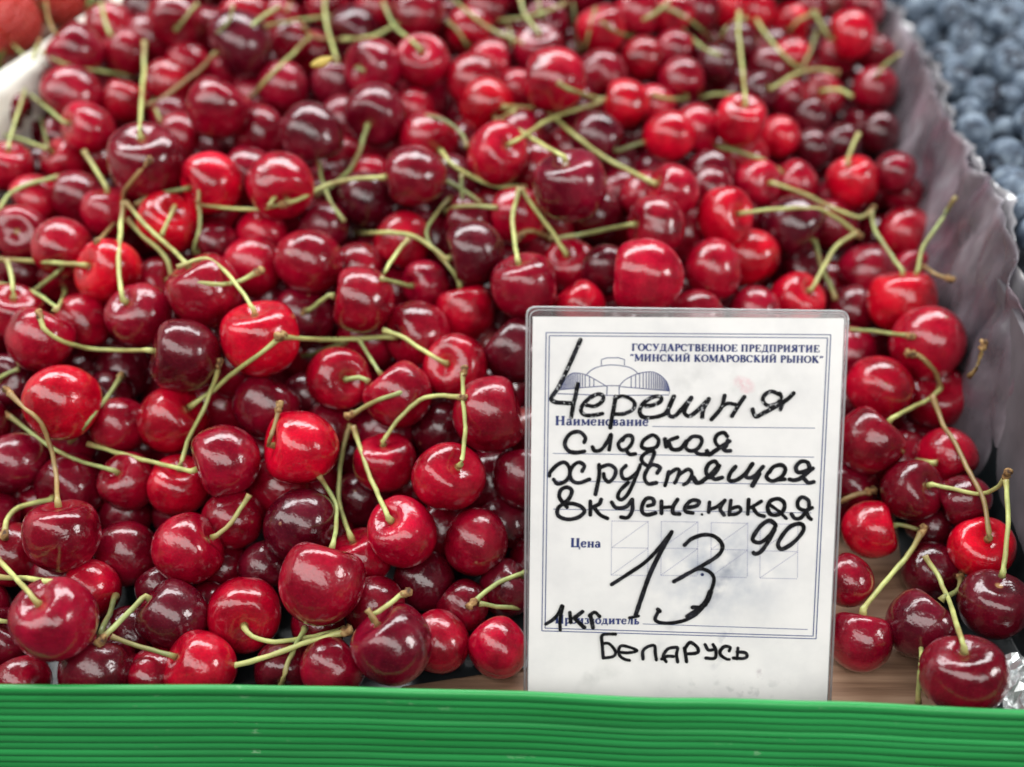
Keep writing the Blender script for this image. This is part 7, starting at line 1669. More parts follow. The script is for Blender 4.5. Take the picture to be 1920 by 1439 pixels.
# ---------------------------------------------------------------- blueberries
def blue_material():
    m, nt, b = mat('blueberry_skin')
    tc = node(nt, 'ShaderNodeTexCoord'); info = node(nt, 'ShaderNodeObjectInfo')
    off = node(nt, 'ShaderNodeVectorMath', operation='ADD'); comb = node(nt, 'ShaderNodeCombineXYZ')
    k9 = math_node(nt, 'MULTIPLY', info.outputs['Random'], 40.0)
    for k in range(3): nt.links.new(k9, comb.inputs[k])
    nt.links.new(tc.outputs['Object'], off.inputs[0]); nt.links.new(comb.outputs[0], off.inputs[1])
    n1 = node(nt, 'ShaderNodeTexNoise', i_Scale=1.6, i_Detail=4.0); nt.links.new(off.outputs[0], n1.inputs['Vector'])
    c = ramp(nt, n1.outputs[0], [(0.3, (0.022, 0.034, 0.058, 1)), (0.5, (0.105, 0.145, 0.20, 1)), (0.7, (0.27, 0.335, 0.40, 1))])
    sep = node(nt, 'ShaderNodeSeparateXYZ'); nt.links.new(tc.outputs['Object'], sep.inputs[0])
    nt.links.new(c.outputs[0], b.inputs['Base Color'])
    b.inputs['Roughness'].default_value = 0.62
    return m
M_BLUE = blue_material()
M_CROWN = simple('blueberry_crown', (0.035, 0.035, 0.05), 0.8, 20, 0.3)
def blueberry_mesh():
    verts, faces = [], []
    nu, nv = 20, 14
    for j in range(nv + 1):
        t = math.pi * j / nv
        r = math.sin(t); z = math.cos(t) * 0.88
        if t < 0.45: z -= 0.22 * (1 - (t / 0.45) ** 2)
        for i in range(nu):
            a = 2 * math.pi * i / nu
            verts.append((r * math.cos(a), r * math.sin(a), z))
    for j in range(nv):
        for i in range(nu):
            i2 = (i + 1) % nu
            faces.append((j * nu + i, (j + 1) * nu + i, (j + 1) * nu + i2, j * nu + i2))
    return verts, faces
def crown_mesh():
    vs, fs = [], []
    nu = 20
    for j, (r0, z0) in enumerate(((0.30, 0.70), (0.36, 0.84), (0.44, 0.93), (0.40, 0.84))):
        for i in range(nu):
            a = 2 * math.pi * i / nu
            q = 1 + (0.22 if j == 2 and i % 4 < 2 else 0)
            vs.append((r0 * q * math.cos(a), r0 * q * math.sin(a), z0 * (1.0 if i % 4 < 2 or j != 2 else 0.94)))
    for j in range(3):
        for i in range(nu):
            i2 = (i + 1) % nu
            fs.append((j * nu + i, j * nu + i2, (j + 1) * nu + i2, (j + 1) * nu + i))
    return vs, fs
bv, bf = blueberry_mesh(); cv, cf = crown_mesh()
br = random.Random(21)
placed = []
tries = 0
while tries < 60000 and len(placed) < 180:
    tries += 1
    y = br.uniform(0.335, 0.735)
    x = br.uniform(wall_x(y) + 0.019, min(0.36, 0.20 + (y - 0.33) * 0.62 + 0.03))
    lvl = len(placed) // 90
    surf = 0.084 + 0.006 * noise.noise(Vector((x * 14, y * 14, 2)))
    z = surf - 0.0135 * lvl + br.uniform(-0.003, 0.003)
    r = br.uniform(0.0076, 0.0102)
    if all((x - a) ** 2 + (y - b) ** 2 + (z - c) ** 2 > (0.93 * (r + d)) ** 2 for a, b, c, d in placed):
        placed.append((x, y, z, r))
proto = None
for k, (x, y, z, r) in enumerate(placed):
    ax = Vector((br.gauss(-0.2, 0.8), br.gauss(-0.35, 0.8), br.gauss(0.45, 0.8))).normalized()
    if proto is None:
        o = mesh_obj('blueberry', bv, bf, M_BLUE)
        tag(o, 'dusty blue-grey blueberry in the blurred heap past the plastic film divider', 'blueberry', 'blueberries heaped past the film divider')
        c = mesh_obj('calyx', cv, cf, M_CROWN, o); proto = (o, c)
    else:
        o = proto[0].copy(); col.objects.link(o)
        c = proto[1].copy(); col.objects.link(c); c.parent = o
    o.location = (x, y, z); o.scale = (r, r, r * 0.98)
    o.rotation_mode = 'QUATERNION'; o.rotation_quaternion = ax.to_track_quat('Z', 'Y')
v, f = box_mesh(0.0, 0.24, 0.30, 0.80, 0.002, 0.070)
tag(mesh_obj('blueberry_crate', [(x + wall_x(y) + 0.016, y, z) for x, y, z in v], f, simple('crate_dark', (0.022, 0.026, 0.04), 0.8, 40, 0.4), smooth=False), 'dark crate holding the heap of blueberries', 'crate')

# ---------------------------------------------------------------- cherries
def cherry_mesh(k):
    kr = random.Random(100 + k)
    depth = kr.uniform(0.22, 0.34); wid = kr.uniform(0.34, 0.46)
    shoulder = kr.uniform(0.05, 0.11); taper = kr.uniform(0.0, 0.14); sut = kr.uniform(0.02, 0.05)
    ex = kr.uniform(0.96, 1.04); ph = [kr.uniform(0, 6.28) for _ in range(4)]
    nu, nv = 40, 26
    verts, faces = [], []
    for j in range(nv + 1):
        t = math.pi * (j / nv)
        for i in range(nu):
            a = 2 * math.pi * i / nu
            r = 1.0 - depth * math.exp(-(t / wid) ** 2) + shoulder * math.exp(-((t - 0.8) / 0.4) ** 2)
            r -= taper * math.exp(-((t - math.pi) / 0.9) ** 2) * -0.4
            r *= 1 - sut * math.exp(-(min(a, 2 * math.pi - a) / 0.22) ** 2) * math.sin(t)
            r *= 1 + 0.012 * math.sin(2 * a + ph[0]) * math.sin(t) + 0.010 * math.sin(3 * a + ph[1]) * math.sin(t) ** 2
            s = math.sin(t) * (1 - taper * 0.5 * (1 - math.cos(t)) * 0.5)
            verts.append((r * s * math.cos(a) * ex, r * s * math.sin(a) / ex, r * math.cos(t) * 0.955))
    for j in range(nv):
        for i in range(nu):
            i2 = (i + 1) % nu
            faces.append((j * nu + i, (j + 1) * nu + i, (j + 1) * nu + i2, j * nu + i2))
    me = bpy.data.meshes.new('cherry'); me.from_pydata(verts, [], faces); me.update()
    me.polygons.foreach_set('use_smooth', [True] * len(me.polygons))
    me.materials.append(M_CHERRY)
    return me
CM = [cherry_mesh(k) for k in range(8)]
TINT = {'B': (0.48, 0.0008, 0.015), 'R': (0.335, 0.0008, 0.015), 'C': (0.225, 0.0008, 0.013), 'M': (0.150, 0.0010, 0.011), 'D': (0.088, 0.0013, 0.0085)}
CAM = Vector(cam.location)
cr = random.Random(77)
objs = []
for k, (x, y, z, r, c, ax, lab) in enumerate(CHERRIES):
    o = bpy.data.objects.new('cherry', CM[cr.randrange(len(CM))]); col.objects.link(o)
    o.location = (x, y, z)
    r *= 0.965 if y < 0.30 else 1.0
    o.scale = (r * cr.uniform(1.03, 1.09), r * cr.uniform(1.03, 1.09), r * cr.uniform(1.0, 1.07))
    if lab.startswith('big glossy crimson'): c = 'M'
    view = (CAM - Vector((x, y, z))).normalized()
    if ax is None:
        while True:
            a = Vector((cr.gauss(0, 1), cr.gauss(0, 1), cr.gauss(0, 1))).normalized()
            if a.dot(view) < 0.30 or cr.random() < 0.04: break
    else:
        a = Vector(ax).normalized()
    if lab.find('bare stem scar') >= 0: a = (view + Vector((-0.25, 0, 0.1))).normalized()
    q = a.to_track_quat('Z', 'Y') @ Quaternion((0, 0, 1), cr.uniform(0, 6.28))
    o.rotation_mode = 'QUATERNION'; o.rotation_quaternion = q
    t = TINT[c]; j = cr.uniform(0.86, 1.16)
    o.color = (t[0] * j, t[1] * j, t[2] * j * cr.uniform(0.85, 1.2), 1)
    tag(o, lab, 'cherry', 'cherries heaped in the tray')
    objs.append(o)

TONE = {'y': (0.50, 0.54, 0.19), 'g': (0.37, 0.44, 0.16), 'b': (0.34, 0.23, 0.09), 'd': (0.20, 0.23, 0.08)}
def add_stem(row, k):
    tone, knob, a, pts, where = row
    pts = [Vector(p) for p in pts]
    if a >= 0:
        c = Vector(CHERRIES[a][:3])
        inn = (c - pts[0]).normalized() * 0.0022
        pts = [pts[0] + inn] + pts
    n = len(pts)
    for i in range(2, n - 1):
        pts[i] = pts[i] + Vector((noise.noise(Vector((i * 0.5, k * 2.3, 1))), 0, noise.noise(Vector((i * 0.5, k * 2.3, 7))))) * 0.00035
    rad = []
    base = 0.00086 * cr.uniform(0.9, 1.15)
    for i in range(n):
        t = i / (n - 1)
        w = 1 + 0.55 * max(0, 1 - t / 0.12) + 0.45 * max(0, (t - 0.86) / 0.14)
        rad.append(base * w * (1 + 0.15 * noise.noise(Vector((i * 0.8, k * 3.7, 0)))))
    v, f = tube(pts, rad, 8)
    if a >= 0:
        par = objs[a]
        par_m = Matrix.LocRotScale(par.location, par.rotation_quaternion, par.scale).inverted()
        o = mesh_obj('stem', v, f, M_STEM, par); o.matrix_parent_inverse = par_m
    else:
        o = mesh_obj('separate_stalk', v, f, M_STEM)  # a few lie loose, most are stems of buried heap cherries
        tag(o, f'green cherry stalk lying on the fruit, {where}', 'stalk', 'separate stalks on the cherries')
    at = o.data.attributes.new('along', 'FLOAT', 'POINT')
    at.data.foreach_set('value', [i / (n - 1) for i in range(n) for _ in range(8)])
    t = TONE[tone]; j = cr.uniform(0.85, 1.15)
    o.color = (t[0] * j, t[1] * j, t[2] * j, 1)
    if knob != '-':
        e = pts[0] if knob == '0' else pts[-1]
        q = pts[1] if knob == '0' else pts[-2]
        d = (e - q).normalized()
        side = d.cross(Vector((0.3, 0.2, 0.9))).normalized()
        kp = [e - d * 0.0012, e, e + d * 0.0011 + side * 0.0002, e + d * 0.0022, e + d * 0.0030 - side * 0.0002]
        kr = [base * 1.2, base * 1.75, base * 1.45, base * 1.9, base * 1.2]
        kv, kf = tube(kp, kr, 9)
        kv = [p + Vector((noise.noise(p * 1500), noise.noise(p * 1500 + Vector((9, 0, 0))), noise.noise(p * 1500 + Vector((0, 9, 0))))) * 0.0006 for p in kv]
        ko = mesh_obj('bract', kv, kf, M_KNOB, o)
for k, row in enumerate(STEMS):
    add_stem(row, k)

# what lies under the top layers
def heap_mesh():
    verts, faces = [], []
    nu, nv = 16, 10
    for x, y, z, r in HEAP:
        b0 = len(verts)
        for j in range(nv + 1):
            t = math.pi * j / nv
            for i in range(nu):
                a = 2 * math.pi * i / nu
                verts.append((x + r * math.sin(t) * math.cos(a), y + r * math.sin(t) * math.sin(a), z + r * 0.96 * math.cos(t)))
        for j in range(nv):
            for i in range(nu):
                i2 = (i + 1) % nu
                faces.append((b0 + j * nu + i, b0 + (j + 1) * nu + i, b0 + (j + 1) * nu + i2, b0 + j * nu + i2))
    return verts, faces
v, f = heap_mesh()
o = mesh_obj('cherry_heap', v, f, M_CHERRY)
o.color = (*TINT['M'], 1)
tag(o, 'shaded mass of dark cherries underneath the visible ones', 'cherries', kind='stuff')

# a yellow petal among the back cherries
pv = []
pf = []
for j in range(7):
    t = j / 6
    w = 0.0032 * math.sin(math.pi * (0.12 + 0.8 * t)) 
    for i, s in enumerate((-1, -0.4, 0.4, 1)):
        pv.append((t * 0.013 - 0.0065, s * w, 0.0012 * (1 - s * s) + 0.002 * t * t))
for j in range(6):
    for i in range(3):
        a = j * 4 + i
        pf.append((a, a + 4, a + 5, a + 1))
o = mesh_obj('petal', pv, pf, simple('petal_yellow', (0.50, 0.36, 0.06), 0.5, 200, 0.2))
so = o.modifiers.new('thick', 'SOLIDIFY'); so.thickness = 0.0004
o.scale = (0.75, 0.75, 0.75)
o.location = (-0.0815, 0.4560, 0.1335); o.rotation_euler = (R_(35), R_(-10), R_(15))
tag(o, 'small yellow dried petal caught between blurred cherries near the top', 'petal')

# ---------------------------------------------------------------- the price card
M_CARD_MATRIX = Matrix(((CARD_EX_V[0], CARD_EY_V[0], CARD_N_V[0], CARD_O_V[0]),
                        (CARD_EX_V[1], CARD_EY_V[1], CARD_N_V[1], CARD_O_V[1]),
                        (CARD_EX_V[2], CARD_EY_V[2], CARD_N_V[2], CARD_O_V[2]), (0, 0, 0, 1)))
card = empty('price_card')
card.matrix_world = M_CARD_MATRIX
tag(card, 'laminated white price card with handwritten black Cyrillic words, leaning on the cherries', 'price card')
MM = 0.001

def paper_material():
    m, nt, b = mat('card_paper')
    tc = node(nt, 'ShaderNodeTexCoord')
    n1 = node(nt, 'ShaderNodeTexNoise', i_Scale=45.0, i_Detail=5.0, i_Roughness=0.6); nt.links.new(tc.outputs['Object'], n1.inputs['Vector'])
    c = ramp(nt, n1.outputs[0], [(0.30, (0.76, 0.755, 0.745, 1)), (0.55, (0.86, 0.85, 0.83, 1)), (0.75, (0.90, 0.885, 0.865, 1))])
    cur = c.outputs[0]
    n2 = node(nt, 'ShaderNodeTexNoise', i_Scale=260.0, i_Detail=4.0); nt.links.new(tc.outputs['Object'], n2.inputs['Vector'])
    n3 = node(nt, 'ShaderNodeTexNoise', i_Scale=110.0, i_Detail=4.0); nt.links.new(tc.outputs['Object'], n3.inputs['Vector'])
    def blot(cur, cx, cy, rx, ry, colr, tex, lo, hi, amt, rot=0.0):
        mp = node(nt, 'ShaderNodeMapping', vector_type='TEXTURE')
        mp.inputs['Location'].default_value = (cx * MM, cy * MM, 0); mp.inputs['Rotation'].default_value = (0, 0, rot)
        mp.inputs['Scale'].default_value = (rx * MM, ry * MM, 1)
        nt.links.new(tc.outputs['Object'], mp.inputs[0])
        ln = node(nt, 'ShaderNodeVectorMath', operation='LENGTH'); nt.links.new(mp.outputs[0], ln.inputs[0])
        fall = ramp(nt, ln.outputs['Value'], [(0.15, grey(1)), (1.0, grey(0))])
        tx = ramp(nt, tex.outputs[0], [(lo, grey(0)), (hi, grey(1))])
        f = math_node(nt, 'MULTIPLY', math_node(nt, 'MULTIPLY', fall.outputs[0], tx.outputs[0]), amt)
        return mix(nt, f, cur, colr)
    st = CARD_STAIN
    cur = blot(cur, st['pink'][0], st['pink'][1], 4.5, 3.0, (0.78, 0.25, 0.32, 1), n2, 0.42, 0.62, 0.75, -0.5)
    cur = blot(cur, st['grey'][0] - 1, st['grey'][1] + 6, 30, 26, (0.42, 0.46, 0.53, 1), n3, 0.34, 0.66, 0.95)
    cur = blot(cur, st['smear'][0] + 2, st['smear'][1] + 1, 3.2, 15, (0.14, 0.17, 0.25, 1), n3, 0.38, 0.66, 0.9, -0.45)
    cur = blot(cur, 15, 25, 3, 9, (0.24, 0.26, 0.33, 1), n2, 0.48, 0.66, 0.8, -0.35)
    cur = blot(cur, -3, 30, 2.2, 9, (0.38, 0.39, 0.42, 1), n3, 0.42, 0.7, 0.6, -0.5)
    cur = blot(cur, st['low'][0], st['low'][1], 2.2, 3.0, (0.30, 0.22, 0.26, 1), n2, 0.48, 0.64, 0.55)
    cur = blot(cur, 20, 10, 30, 6, (0.50, 0.51, 0.50, 1), n2, 0.54, 0.68, 0.6)
    cur = blot(cur, 8, 112, 34, 16, (0.62, 0.62, 0.60, 1), n3, 0.48, 0.70, 0.7)
    cur = blot(cur, -28, 14, 14, 8, (0.60, 0.60, 0.58, 1), n3, 0.50, 0.70, 0.7)
    nt.links.new(cur, b.inputs['Base Color'])
    b.inputs['Roughness'].default_value = 0.55
    b.inputs['Coat Weight'].default_value = 0.5
    b.inputs['Coat Roughness'].default_value = 0.16
    bump = node(nt, 'ShaderNodeBump', i_Strength=0.10, i_Distance=0.002)
    n4 = node(nt, 'ShaderNodeTexNoise', i_Scale=28.0, i_Detail=2.0); nt.links.new(tc.outputs['Object'], n4.inputs['Vector'])
    nt.links.new(n4.outputs[0], bump.inputs['Height']); nt.links.new(bump.outputs[0], b.inputs['Coat Normal'])
    return m

def quad_down(q):
    """the quad's two sides carried on down to the card's foot"""
    (a, b, c, d) = q
    def dn(p, r):
        t = (0.6 - r[1]) / (r[1] - p[1]); return (r[0] + (r[0] - p[0]) * t, 0.6)
    return [a, b, dn(b, c), dn(a, d)]
PQ = quad_down(CARD_PAPER)
verts = [(x * MM, y * MM, 0.0) for x, y in PQ] + [(x * MM, y * MM, -0.0005) for x, y in PQ]
mesh_obj('paper', verts, [(3, 2, 1, 0), (4, 5, 6, 7), (0, 1, 5, 4), (1, 2, 6, 5), (2, 3, 7, 6), (3, 0, 4, 7)], paper_material(), card, smooth=False)

def round_quad(q, r, seg=5):
    out = []
    n = len(q)
    for i in range(n):
        p, a, c = Vector(q[i]), Vector(q[i - 1]), Vector(q[(i + 1) % n])
        if i >= 2: out.append(tuple(p)); continue
        u = (a - p).normalized(); w = (c - p).normalized()
        s = p + u * r; e = p + w * r
        for k in range(seg + 1):
            t = k / seg
            out.append(tuple(s * (1 - t) ** 2 + p * 2 * t * (1 - t) + e * t * t))
    return out
LQ = quad_down(CARD_LAM)
def lam_sheet():
    outer = round_quad(LQ, 3.0)
    n = len(outer)
    verts = []
    inner = []
    # inner edge just outside the paper
    pa, pb, pc, pd = [Vector(p) for p in PQ]
    g = 0.08
    innerq = [pa + Vector((-g, g)), pb + Vector((g, g)), pc + Vector((g, 0)), pd + Vector((-g, 0))]
    for i in range(n):
        if i < n // 2 - 1: inner.append(innerq[0])
        elif i < n - 2: inner.append(innerq[1])
        elif i == n - 2: inner.append(innerq[2])
        else: inner.append(innerq[3])
    # corner order: outer list is TL fan, TR fan, BR, BL
    fan = (n - 2) // 2
    inner = [innerq[0]] * fan + [innerq[1]] * fan + [innerq[2], innerq[3]]
    z = -0.0002
    vs = [(p[0] * MM, p[1] * MM, z) for p in outer] + [(p[0] * MM, p[1] * MM, z) for p in inner]
    fs = []
    for i in range(n):
        if i == n - 2: continue
        j = (i + 1) % n
        if (Vector(inner[i]) - Vector(inner[j])).length < 1e-6: fs.append((i, j, n + i))
        else: fs.append((i, j, n + j, n + i))
    return vs, fs, outer
vs, fs, outer = lam_sheet()
lam = mesh_obj('laminate', vs, fs, clear_material('laminate_clear', (0.78, 0.73, 0.75), 0.25, 0.07), card, smooth=False)
# the sealed rim: two fine welded ridges
def path_tube(path, r, name, m, z, parent):
    v, f = tube([(p[0] * MM, p[1] * MM, z) for p in path], [r] * len(path), 6)
    return mesh_obj(name, v, f, m, parent)
M_RIM = clear_material('laminate_rim', (0.86, 0.84, 0.85), 0.5, 0.30)
o_path = [outer[-1]] + outer[:-1]
path_tube(o_path, 0.00042, 'rim', M_RIM, -0.0001, lam)
cx_ = sum(p[0] for p in outer) / len(outer)
in_path = [(p[0] + (0.95 if p[0] < cx_ else -0.95), min(p[1], p[1] - 0.95) if p[1] > 60 else p[1]) for p in o_path]
path_tube(in_path, 0.00022, 'rim', M_RIM, 0.0, lam)

def ribbon(strokes, z, cap=True):
    """flat strokes lying on the card: list of (points mm, widths mm) -> one mesh's verts and faces"""
    verts, faces = [], []
    for pts, wid in strokes:
        pts = [Vector(p) for p in pts]
        n = len(pts)
        ws = wid if isinstance(wid, (list, tuple)) else [wid] * n
        b0 = len(verts)
        for i, p in enumerate(pts):
            t = pts[min(i + 1, n - 1)] - pts[max(i - 1, 0)]
            if t.length < 1e-6: t = Vector((1, 0))
            t.normalize(); nn = Vector((-t.y, t.x)) * ws[i] / 2
            verts.append(((p.x + nn.x) * MM, (p.y + nn.y) * MM, z)); verts.append(((p.x - nn.x) * MM, (p.y - nn.y) * MM, z))
        for i in range(n - 1):
            a = b0 + 2 * i
            faces.append((a, a + 1, a + 3, a + 2))
        if cap:
            for p, w in ((pts[0], ws[0]), (pts[-1], ws[-1])):
                c0 = len(verts)
                verts.append((p.x * MM, p.y * MM, z + 0.00001))
                for k in range(12):
                    an = 2 * math.pi * k / 12
                    verts.append(((p.x + math.cos(an) * w / 2) * MM, (p.y + math.sin(an) * w / 2) * MM, z + 0.00001))
                for k in range(12):
                    faces.append((c0, c0 + 1 + k, c0 + 1 + (k + 1) % 12))
    return verts, faces

def smooth_path(pts, step=0.25):
    P = [Vector(p) for p in pts]
    if len(P) == 2:
        n = max(2, int((P[1] - P[0]).length / 1.0)); return [P[0].lerp(P[1], k / n) for k in range(n + 1)]
    out = []
    closed = (P[0] - P[-1]).length < 0.2
    for i in range(len(P) - 1):
        p1, p2 = P[i], P[i + 1]
        p0 = P[i - 1] if i else (P[-2] if closed else p1 * 2 - p2)
        p3 = P[i + 2] if i + 2 < len(P) else (P[1] if closed else p2 * 2 - p1)
        n = max(2, int((p2 - p1).length / step))
        for k in range(n):
            t = k / n
            out.append(0.5 * (2 * p1 + (p2 - p0) * t + (2 * p0 - 5 * p1 + 4 * p2 - p3) * t * t + (3 * p1 - p0 - 3 * p2 + p3) * t ** 3))
    out.append(P[-1])
    return out

def ink_material():
    m, nt, b = mat('marker_ink')
    tc = node(nt, 'ShaderNodeTexCoord')
    n1 = node(nt, 'ShaderNodeTexNoise', i_Scale=900.0, i_Detail=3.0); nt.links.new(tc.outputs['Object'], n1.inputs['Vector'])
    sep = node(nt, 'ShaderNodeSeparateXYZ'); nt.links.new(tc.outputs['Object'], sep.inputs[0])
    top = math_node(nt, 'GREATER_THAN', sep.outputs[1], 0.0985)
    s = ramp(nt, n1.outputs[0], [(0.60, grey(0)), (0.64, grey(1))])
    f = math_node(nt, 'MULTIPLY', s.outputs[0], math_node(nt, 'ADD', math_node(nt, 'MULTIPLY', top, 0.7), 0.06))
    n5 = node(nt, 'ShaderNodeTexNoise', i_Scale=160.0, i_Detail=3.0); nt.links.new(tc.outputs['Object'], n5.inputs['Vector'])
    dk = ramp(nt, n5.outputs[0], [(0.45, (0.003, 0.003, 0.004, 1)), (0.75, (0.022, 0.022, 0.03, 1))])
    nt.links.new(mix(nt, f, dk.outputs[0], (0.45, 0.46, 0.47, 1)), b.inputs['Base Color'])
    b.inputs['Roughness'].default_value = 0.6
    b.inputs['Specular IOR Level'].default_value = 0.15
    return m
M_INK = ink_material()
strokes = []
for k, (w, pts) in enumerate(HAND):
    sm = smooth_path(pts)
    n = len(sm)
    ws = [w * 1.10 * (0.97 + 0.13 * noise.noise(Vector((i * 0.13, k * 3.1, 0))) + 0.07 * noise.noise(Vector((i * 0.9, k * 1.7, 4)))) for i in range(n)]
    strokes.append((sm, ws))
vv, ff = [], []
for k, s in enumerate(strokes):
    a, b_ = ribbon([s], 0.00030 + 0.000004 * (k % 25))
    n0 = len(vv); vv += a; ff += [tuple(i + n0 for i in q) for q in b_]
mesh_obj('handwriting', vv, ff, M_INK, card, smooth=False)

M_PRINT = simple('blue_print', (0.012, 0.028, 0.15), 0.5, 400, 0.3)
M_LINE = simple('thin_blue_line', (0.05, 0.08, 0.22), 0.5, 400, 0.2)
M_DOT = simple('faint_dotted_line', (0.26, 0.27, 0.42), 0.5, 400, 0.2)
def closed(q): return [Vector(p) for p in q] + [Vector(q[0])]
fr = []
for q in CARD_FRAME:
    for i in range(4):
        fr.append(([Vector(q[i]), Vector(q[(i + 1) % 4])], 0.30))
v, f = ribbon(fr, 0.00012, False); mesh_obj('printed_frame', v, f, M_LINE, card, smooth=False)
v, f = ribbon([(([Vector(p) for p in q]), 0.22) for q in CARD_RULES], 0.00012, False); mesh_obj('printed_rules', v, f, M_LINE, card, smooth=False)
dash = []
for a, b_ in CARD_BOXES:
    A, B = Vector(a), Vector(b_); L = (B - A).length; n = max(1, int(L / 0.62))
    for k in range(n):
        dash.append(([A.lerp(B, (k + 0.1) / n), A.lerp(B, (k + 0.62) / n)], 0.24))
v, f = ribbon(dash, 0.00013, False); mesh_obj('price_boxes', v, f, M_DOT, card, smooth=False)
lg = [(smooth_path(q, 0.3) if len(q) > 4 and i not in (0, 9) else [Vector(p) for p in q], 0.26) for i, q in enumerate(CARD_LOGO)]
lg += [([Vector(p) for p in q], 0.27) for q in CARD_HAT]
v, f = ribbon(lg, 0.00014, False); mesh_obj('market_hall_logo', v, f, simple('emblem_blue', (0.025, 0.045, 0.18), 0.5, 400, 0.2), card, smooth=False)
dv, df = ribbon([([Vector(CARD_DOT), Vector((CARD_DOT[0] + 0.02, CARD_DOT[1]))], 1.15)], 0.00013); mesh_obj('ink_spot', dv, df, M_PRINT, card, smooth=False)

# bold serif capitals and small letters drawn as strokes in a unit em
TK, TN, SF = 0.19, 0.075, 0.07
def stemv(x, y0=0.0, y1=1.0, w=TK, s0=True, s1=True, sw=0.34):
    out = [([(x, y0), (x, y1)], w)]
    if s0: out.append(([(x - sw / 2, y0 + SF / 2), (x + sw / 2, y0 + SF / 2)], SF))
    if s1: out.append(([(x - sw / 2, y1 - SF / 2), (x + sw / 2, y1 - SF / 2)], SF))
    return out
def arc(cx, cy, rx, ry, a0, a1, n=18, thick=TK, thin=TN):
    p, w = [], []
    for k in range(n + 1):
        a = math.radians(a0 + (a1 - a0) * k / n)
        p.append((cx + rx * math.cos(a), cy + ry * math.sin(a))); w.append(thin + (thick - thin) * abs(math.cos(a)) ** 1.3)
    return (p, w)
def ln(*p, w=TN): return (list(p), w)
def G(ch, h=1.0):
    s = h
    c = ch
    if c == 'Г': return stemv(.22) + [ln((.1, .96), (.78, .96)), ln((.76, .98), (.76, .72))], .84
    if c == 'О': return [arc(.5, .5, .40, .46, 0, 360, 28)], 1.0
    if c == 'С': return [arc(.5, .5, .40, .46, 45, 318, 24), ln((.82, .95), (.82, .66))], .92
    if c == 'У': return [ln((.18, .98), (.52, .34), w=TK), ln((.82, .98), (.48, .16), (.36, .06), (.2, .08), w=.09), ln((.02, .965), (.36, .965), w=SF), ln((.64, .965), (.96, .965), w=SF)], .96
    if c == 'Д': return [ln((.24, .06), (.38, .96), w=.09)] + [ln((.72, .04), (.72, .96), w=TK), ln((.28, .96), (.88, .96)), ln((.05, .05), (.95, .05), w=.09), ln((.07, .08), (.07, -.22)), ln((.93, .08), (.93, -.22))], 1.0
    if c == 'А': return [ln((.14, .03), (.47, 1.0), w=.085), ln((.45, 1.0), (.80, .03), w=TK + .03), ln((.26, .33), (.68, .33)), ln((.0, .035), (.3, .035), w=SF), ln((.62, .035), (.99, .035), w=SF)], .98
    if c == 'Р': return stemv(.24) + [arc(.34, .72, .36, .25, 90, -90, 14)], .80
    if c == 'Т': return stemv(.46, s1=False) + [ln((.05, .96), (.87, .96)), ln((.06, .98), (.06, .72)), ln((.86, .98), (.86, .72))], .92
    if c == 'В': return stemv(.24) + [arc(.36, .75, .30, .22, 90, -90, 12), arc(.36, .27, .38, .24, 90, -90, 12)], .86
    if c == 'Е': return stemv(.24) + [ln((.2, .96), (.80, .96)), ln((.78, .98), (.78, .74)), ln((.24, .5), (.58, .5)), ln((.58, .64), (.58, .36)), ln((.2, .04), (.82, .04)), ln((.82, .02), (.82, .28))], .88
    if c == 'Н': return stemv(.24) + stemv(.82) + [ln((.24, .5), (.82, .5))], 1.06
    if c == 'П': return stemv(.24) + stemv(.82) + [ln((.1, .96), (.96, .96))], 1.06
    if c == 'И': return stemv(.24) + stemv(.82) + [ln((.28, .14), (.78, .86), w=.09)], 1.06
    if c == 'Й': return stemv(.24) + stemv(.82) + [ln((.28, .14), (.78, .86), w=.09), arc(.53, 1.22, .18, .13, 180, 360, 8, .09, .09)], 1.06
    if c == 'Я': return stemv(.74) + [arc(.62, .73, .38, .24, 90, 270, 14), ln((.56, .48), (.16, .04), w=TK), ln((.0, .035), (.22, .035), w=SF)], .98
    if c == 'К': return stemv(.24) + [ln((.30, .46), (.74, .96), w=.09), ln((.42, .58), (.84, .03), w=TK + .02), ln((.58, .965), (.9, .965), w=SF), ln((.68, .035), (1.0, .035), w=SF)], 1.0
    if c == 'М': return stemv(.16, w=.085, sw=.28) + stemv(1.06) + [ln((.2, 1.0), (.58, .1), w=TK), ln((.58, .1), (.98, 1.0), w=.085)], 1.24
    if c == 'Ы': return stemv(.24) + stemv(1.06) + [arc(.34, .28, .36, .25, 90, -90, 12)], 1.28
    if c == 'Ц': return stemv(.24) + stemv(.80) + [ln((.1, .05), (1.0, .05), w=.09), ln((.98, .08), (.98, -.24), w=.1)], 1.08
    if c in '“”':
        q = []
        for dx in (0, .24):
            if c == '“': q.append(ln((.22 + dx, .98), (.12 + dx, .84), (.14 + dx, .72), w=.13))
            else: q.append(ln((.14 + dx, .98), (.2 + dx, .86), (.08 + dx, .70), w=.13))
        return q, .56
    # small letters, x-height 0.66
    X = .66
    if c == 'а': return [ln((.46, .04), (.46, .46), w=.17), arc(.30, .46, .17, .18, 0, 165, 10, .12, .09), arc(.27, .19, .17, .16, 60, 330, 12, .15, .08), ln((.44, .1), (.6, .03))], .62
    if c == 'и': return stemv(.18, 0, X, .16, sw=.28) + stemv(.58, 0, X, .16, sw=.28) + [ln((.2, .1), (.56, .56), w=.08)], .76
    if c == 'м': return stemv(.13, 0, X, .07, sw=.22) + stemv(.74, 0, X, .16, sw=.28) + [ln((.15, X), (.42, .08), w=.15), ln((.42, .08), (.70, X), w=.07)], .90
    if c == 'е': return [arc(.30, .33, .23, .30, 20, 325, 18, .15, .08), ln((.1, .36), (.54, .36), w=.08)], .60
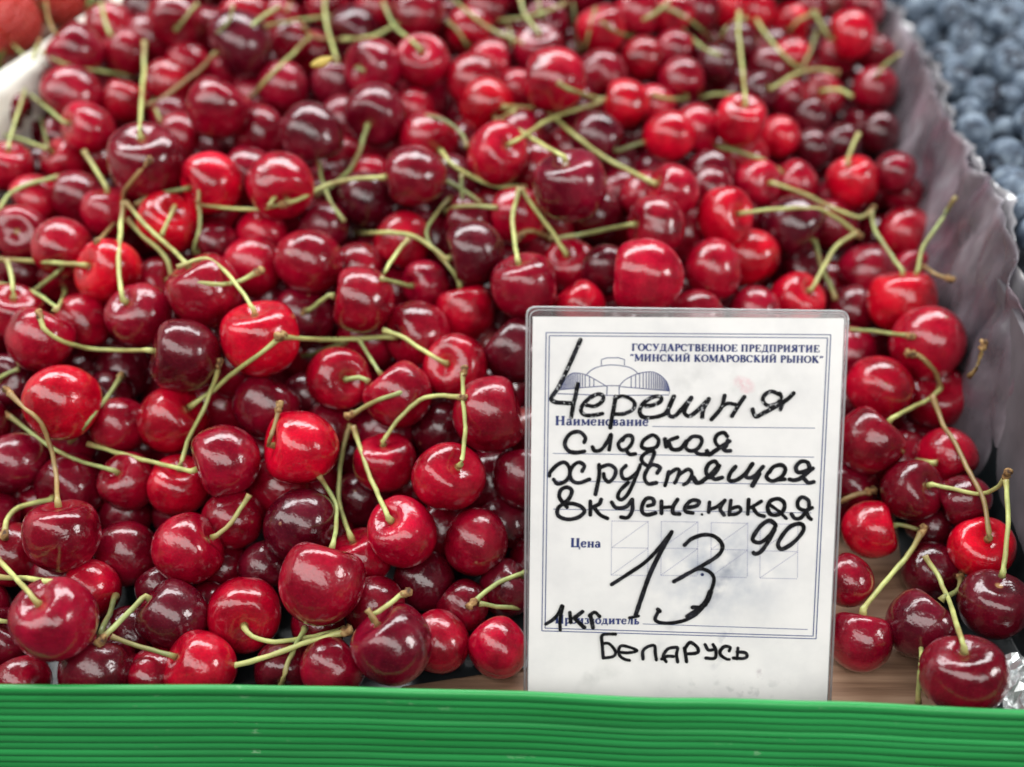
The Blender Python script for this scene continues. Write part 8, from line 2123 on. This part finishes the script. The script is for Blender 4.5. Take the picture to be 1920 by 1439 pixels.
    if c == 'н': return stemv(.18, 0, X, .16, sw=.28) + stemv(.58, 0, X, .16, sw=.28) + [ln((.18, .34), (.58, .34), w=.08)], .76
    if c == 'о': return [arc(.32, .33, .25, .30, 0, 360, 22, .15, .08)], .64
    if c == 'в': return stemv(.18, 0, X, .16, sw=.26) + [arc(.26, .49, .20, .14, 90, -90, 8, .13, .07), arc(.26, .18, .25, .15, 90, -90, 8, .13, .07)], .62
    if c == 'р': return stemv(.18, -.28, X, .16, sw=.28) + [arc(.32, .33, .25, .29, 140, -140, 16, .15, .08)], .68
    if c == 'з': return [arc(.24, .48, .18, .15, 150, -80, 12, .13, .08), arc(.24, .18, .22, .16, 85, -150, 12, .14, .08)], .54
    if c == 'д': return [ln((.18, .05), (.27, .62), w=.08), ln((.52, .04), (.52, .62), w=.16), ln((.2, .62), (.64, .62)), ln((.03, .04), (.70, .04), w=.08), ln((.05, .06), (.05, -.16)), ln((.68, .06), (.68, -.16))], .74
    if c == 'т': return stemv(.30, 0, X, .16, s1=False, sw=.28) + [ln((.04, .62), (.56, .62), w=.08), ln((.05, .65), (.05, .46)), ln((.55, .65), (.55, .46))], .62
    if c == 'л': return [ln((.08, .06), (.18, .10), (.26, .62), w=.09), ln((.52, .0), (.52, .62), w=.16), ln((.18, .62), (.64, .62)), ln((.40, .035), (.66, .035), w=SF)], .70
    if c == 'ь': return stemv(.18, 0, X, .16, sw=.28) + [arc(.26, .19, .25, .16, 90, -90, 10, .14, .07)], .60
    return [], .34
def printed(text, a, b_, cap):
    glyphs, x = [], 0.0
    for ch in text:
        g, adv = G(ch) if ch != ' ' else ([], .36)
        glyphs.append((x, g)); x += adv + 0.05
    A, B = Vector(a), Vector(b_)
    d = (B - A).normalized(); nrm = Vector((-d.y, d.x)); sx = (B - A).length / x
    out = []
    for gx, g in glyphs:
        for pts, w in g:
            P = [A + d * ((gx + px_) * sx) + nrm * (py_ * cap) for px_, py_ in pts]
            k = min(sx, cap) * 1.5
            out.append((P, [q * k for q in w] if isinstance(w, list) else w * k))
    return out
for text, a, b_, cap in CARD_TEXTS:
    vv, ff = [], []
    for k, s in enumerate(printed(text, a, b_, cap)):
        q, w = ribbon([s], 0.00012 + 0.000003 * (k % 9), False)
        n0 = len(vv); vv += q; ff += [tuple(i + n0 for i in t) for t in w]
    mesh_obj('printed_heading' if text[0] in 'Г“' else 'printed_caption', vv, ff, M_PRINT, card, smooth=False)
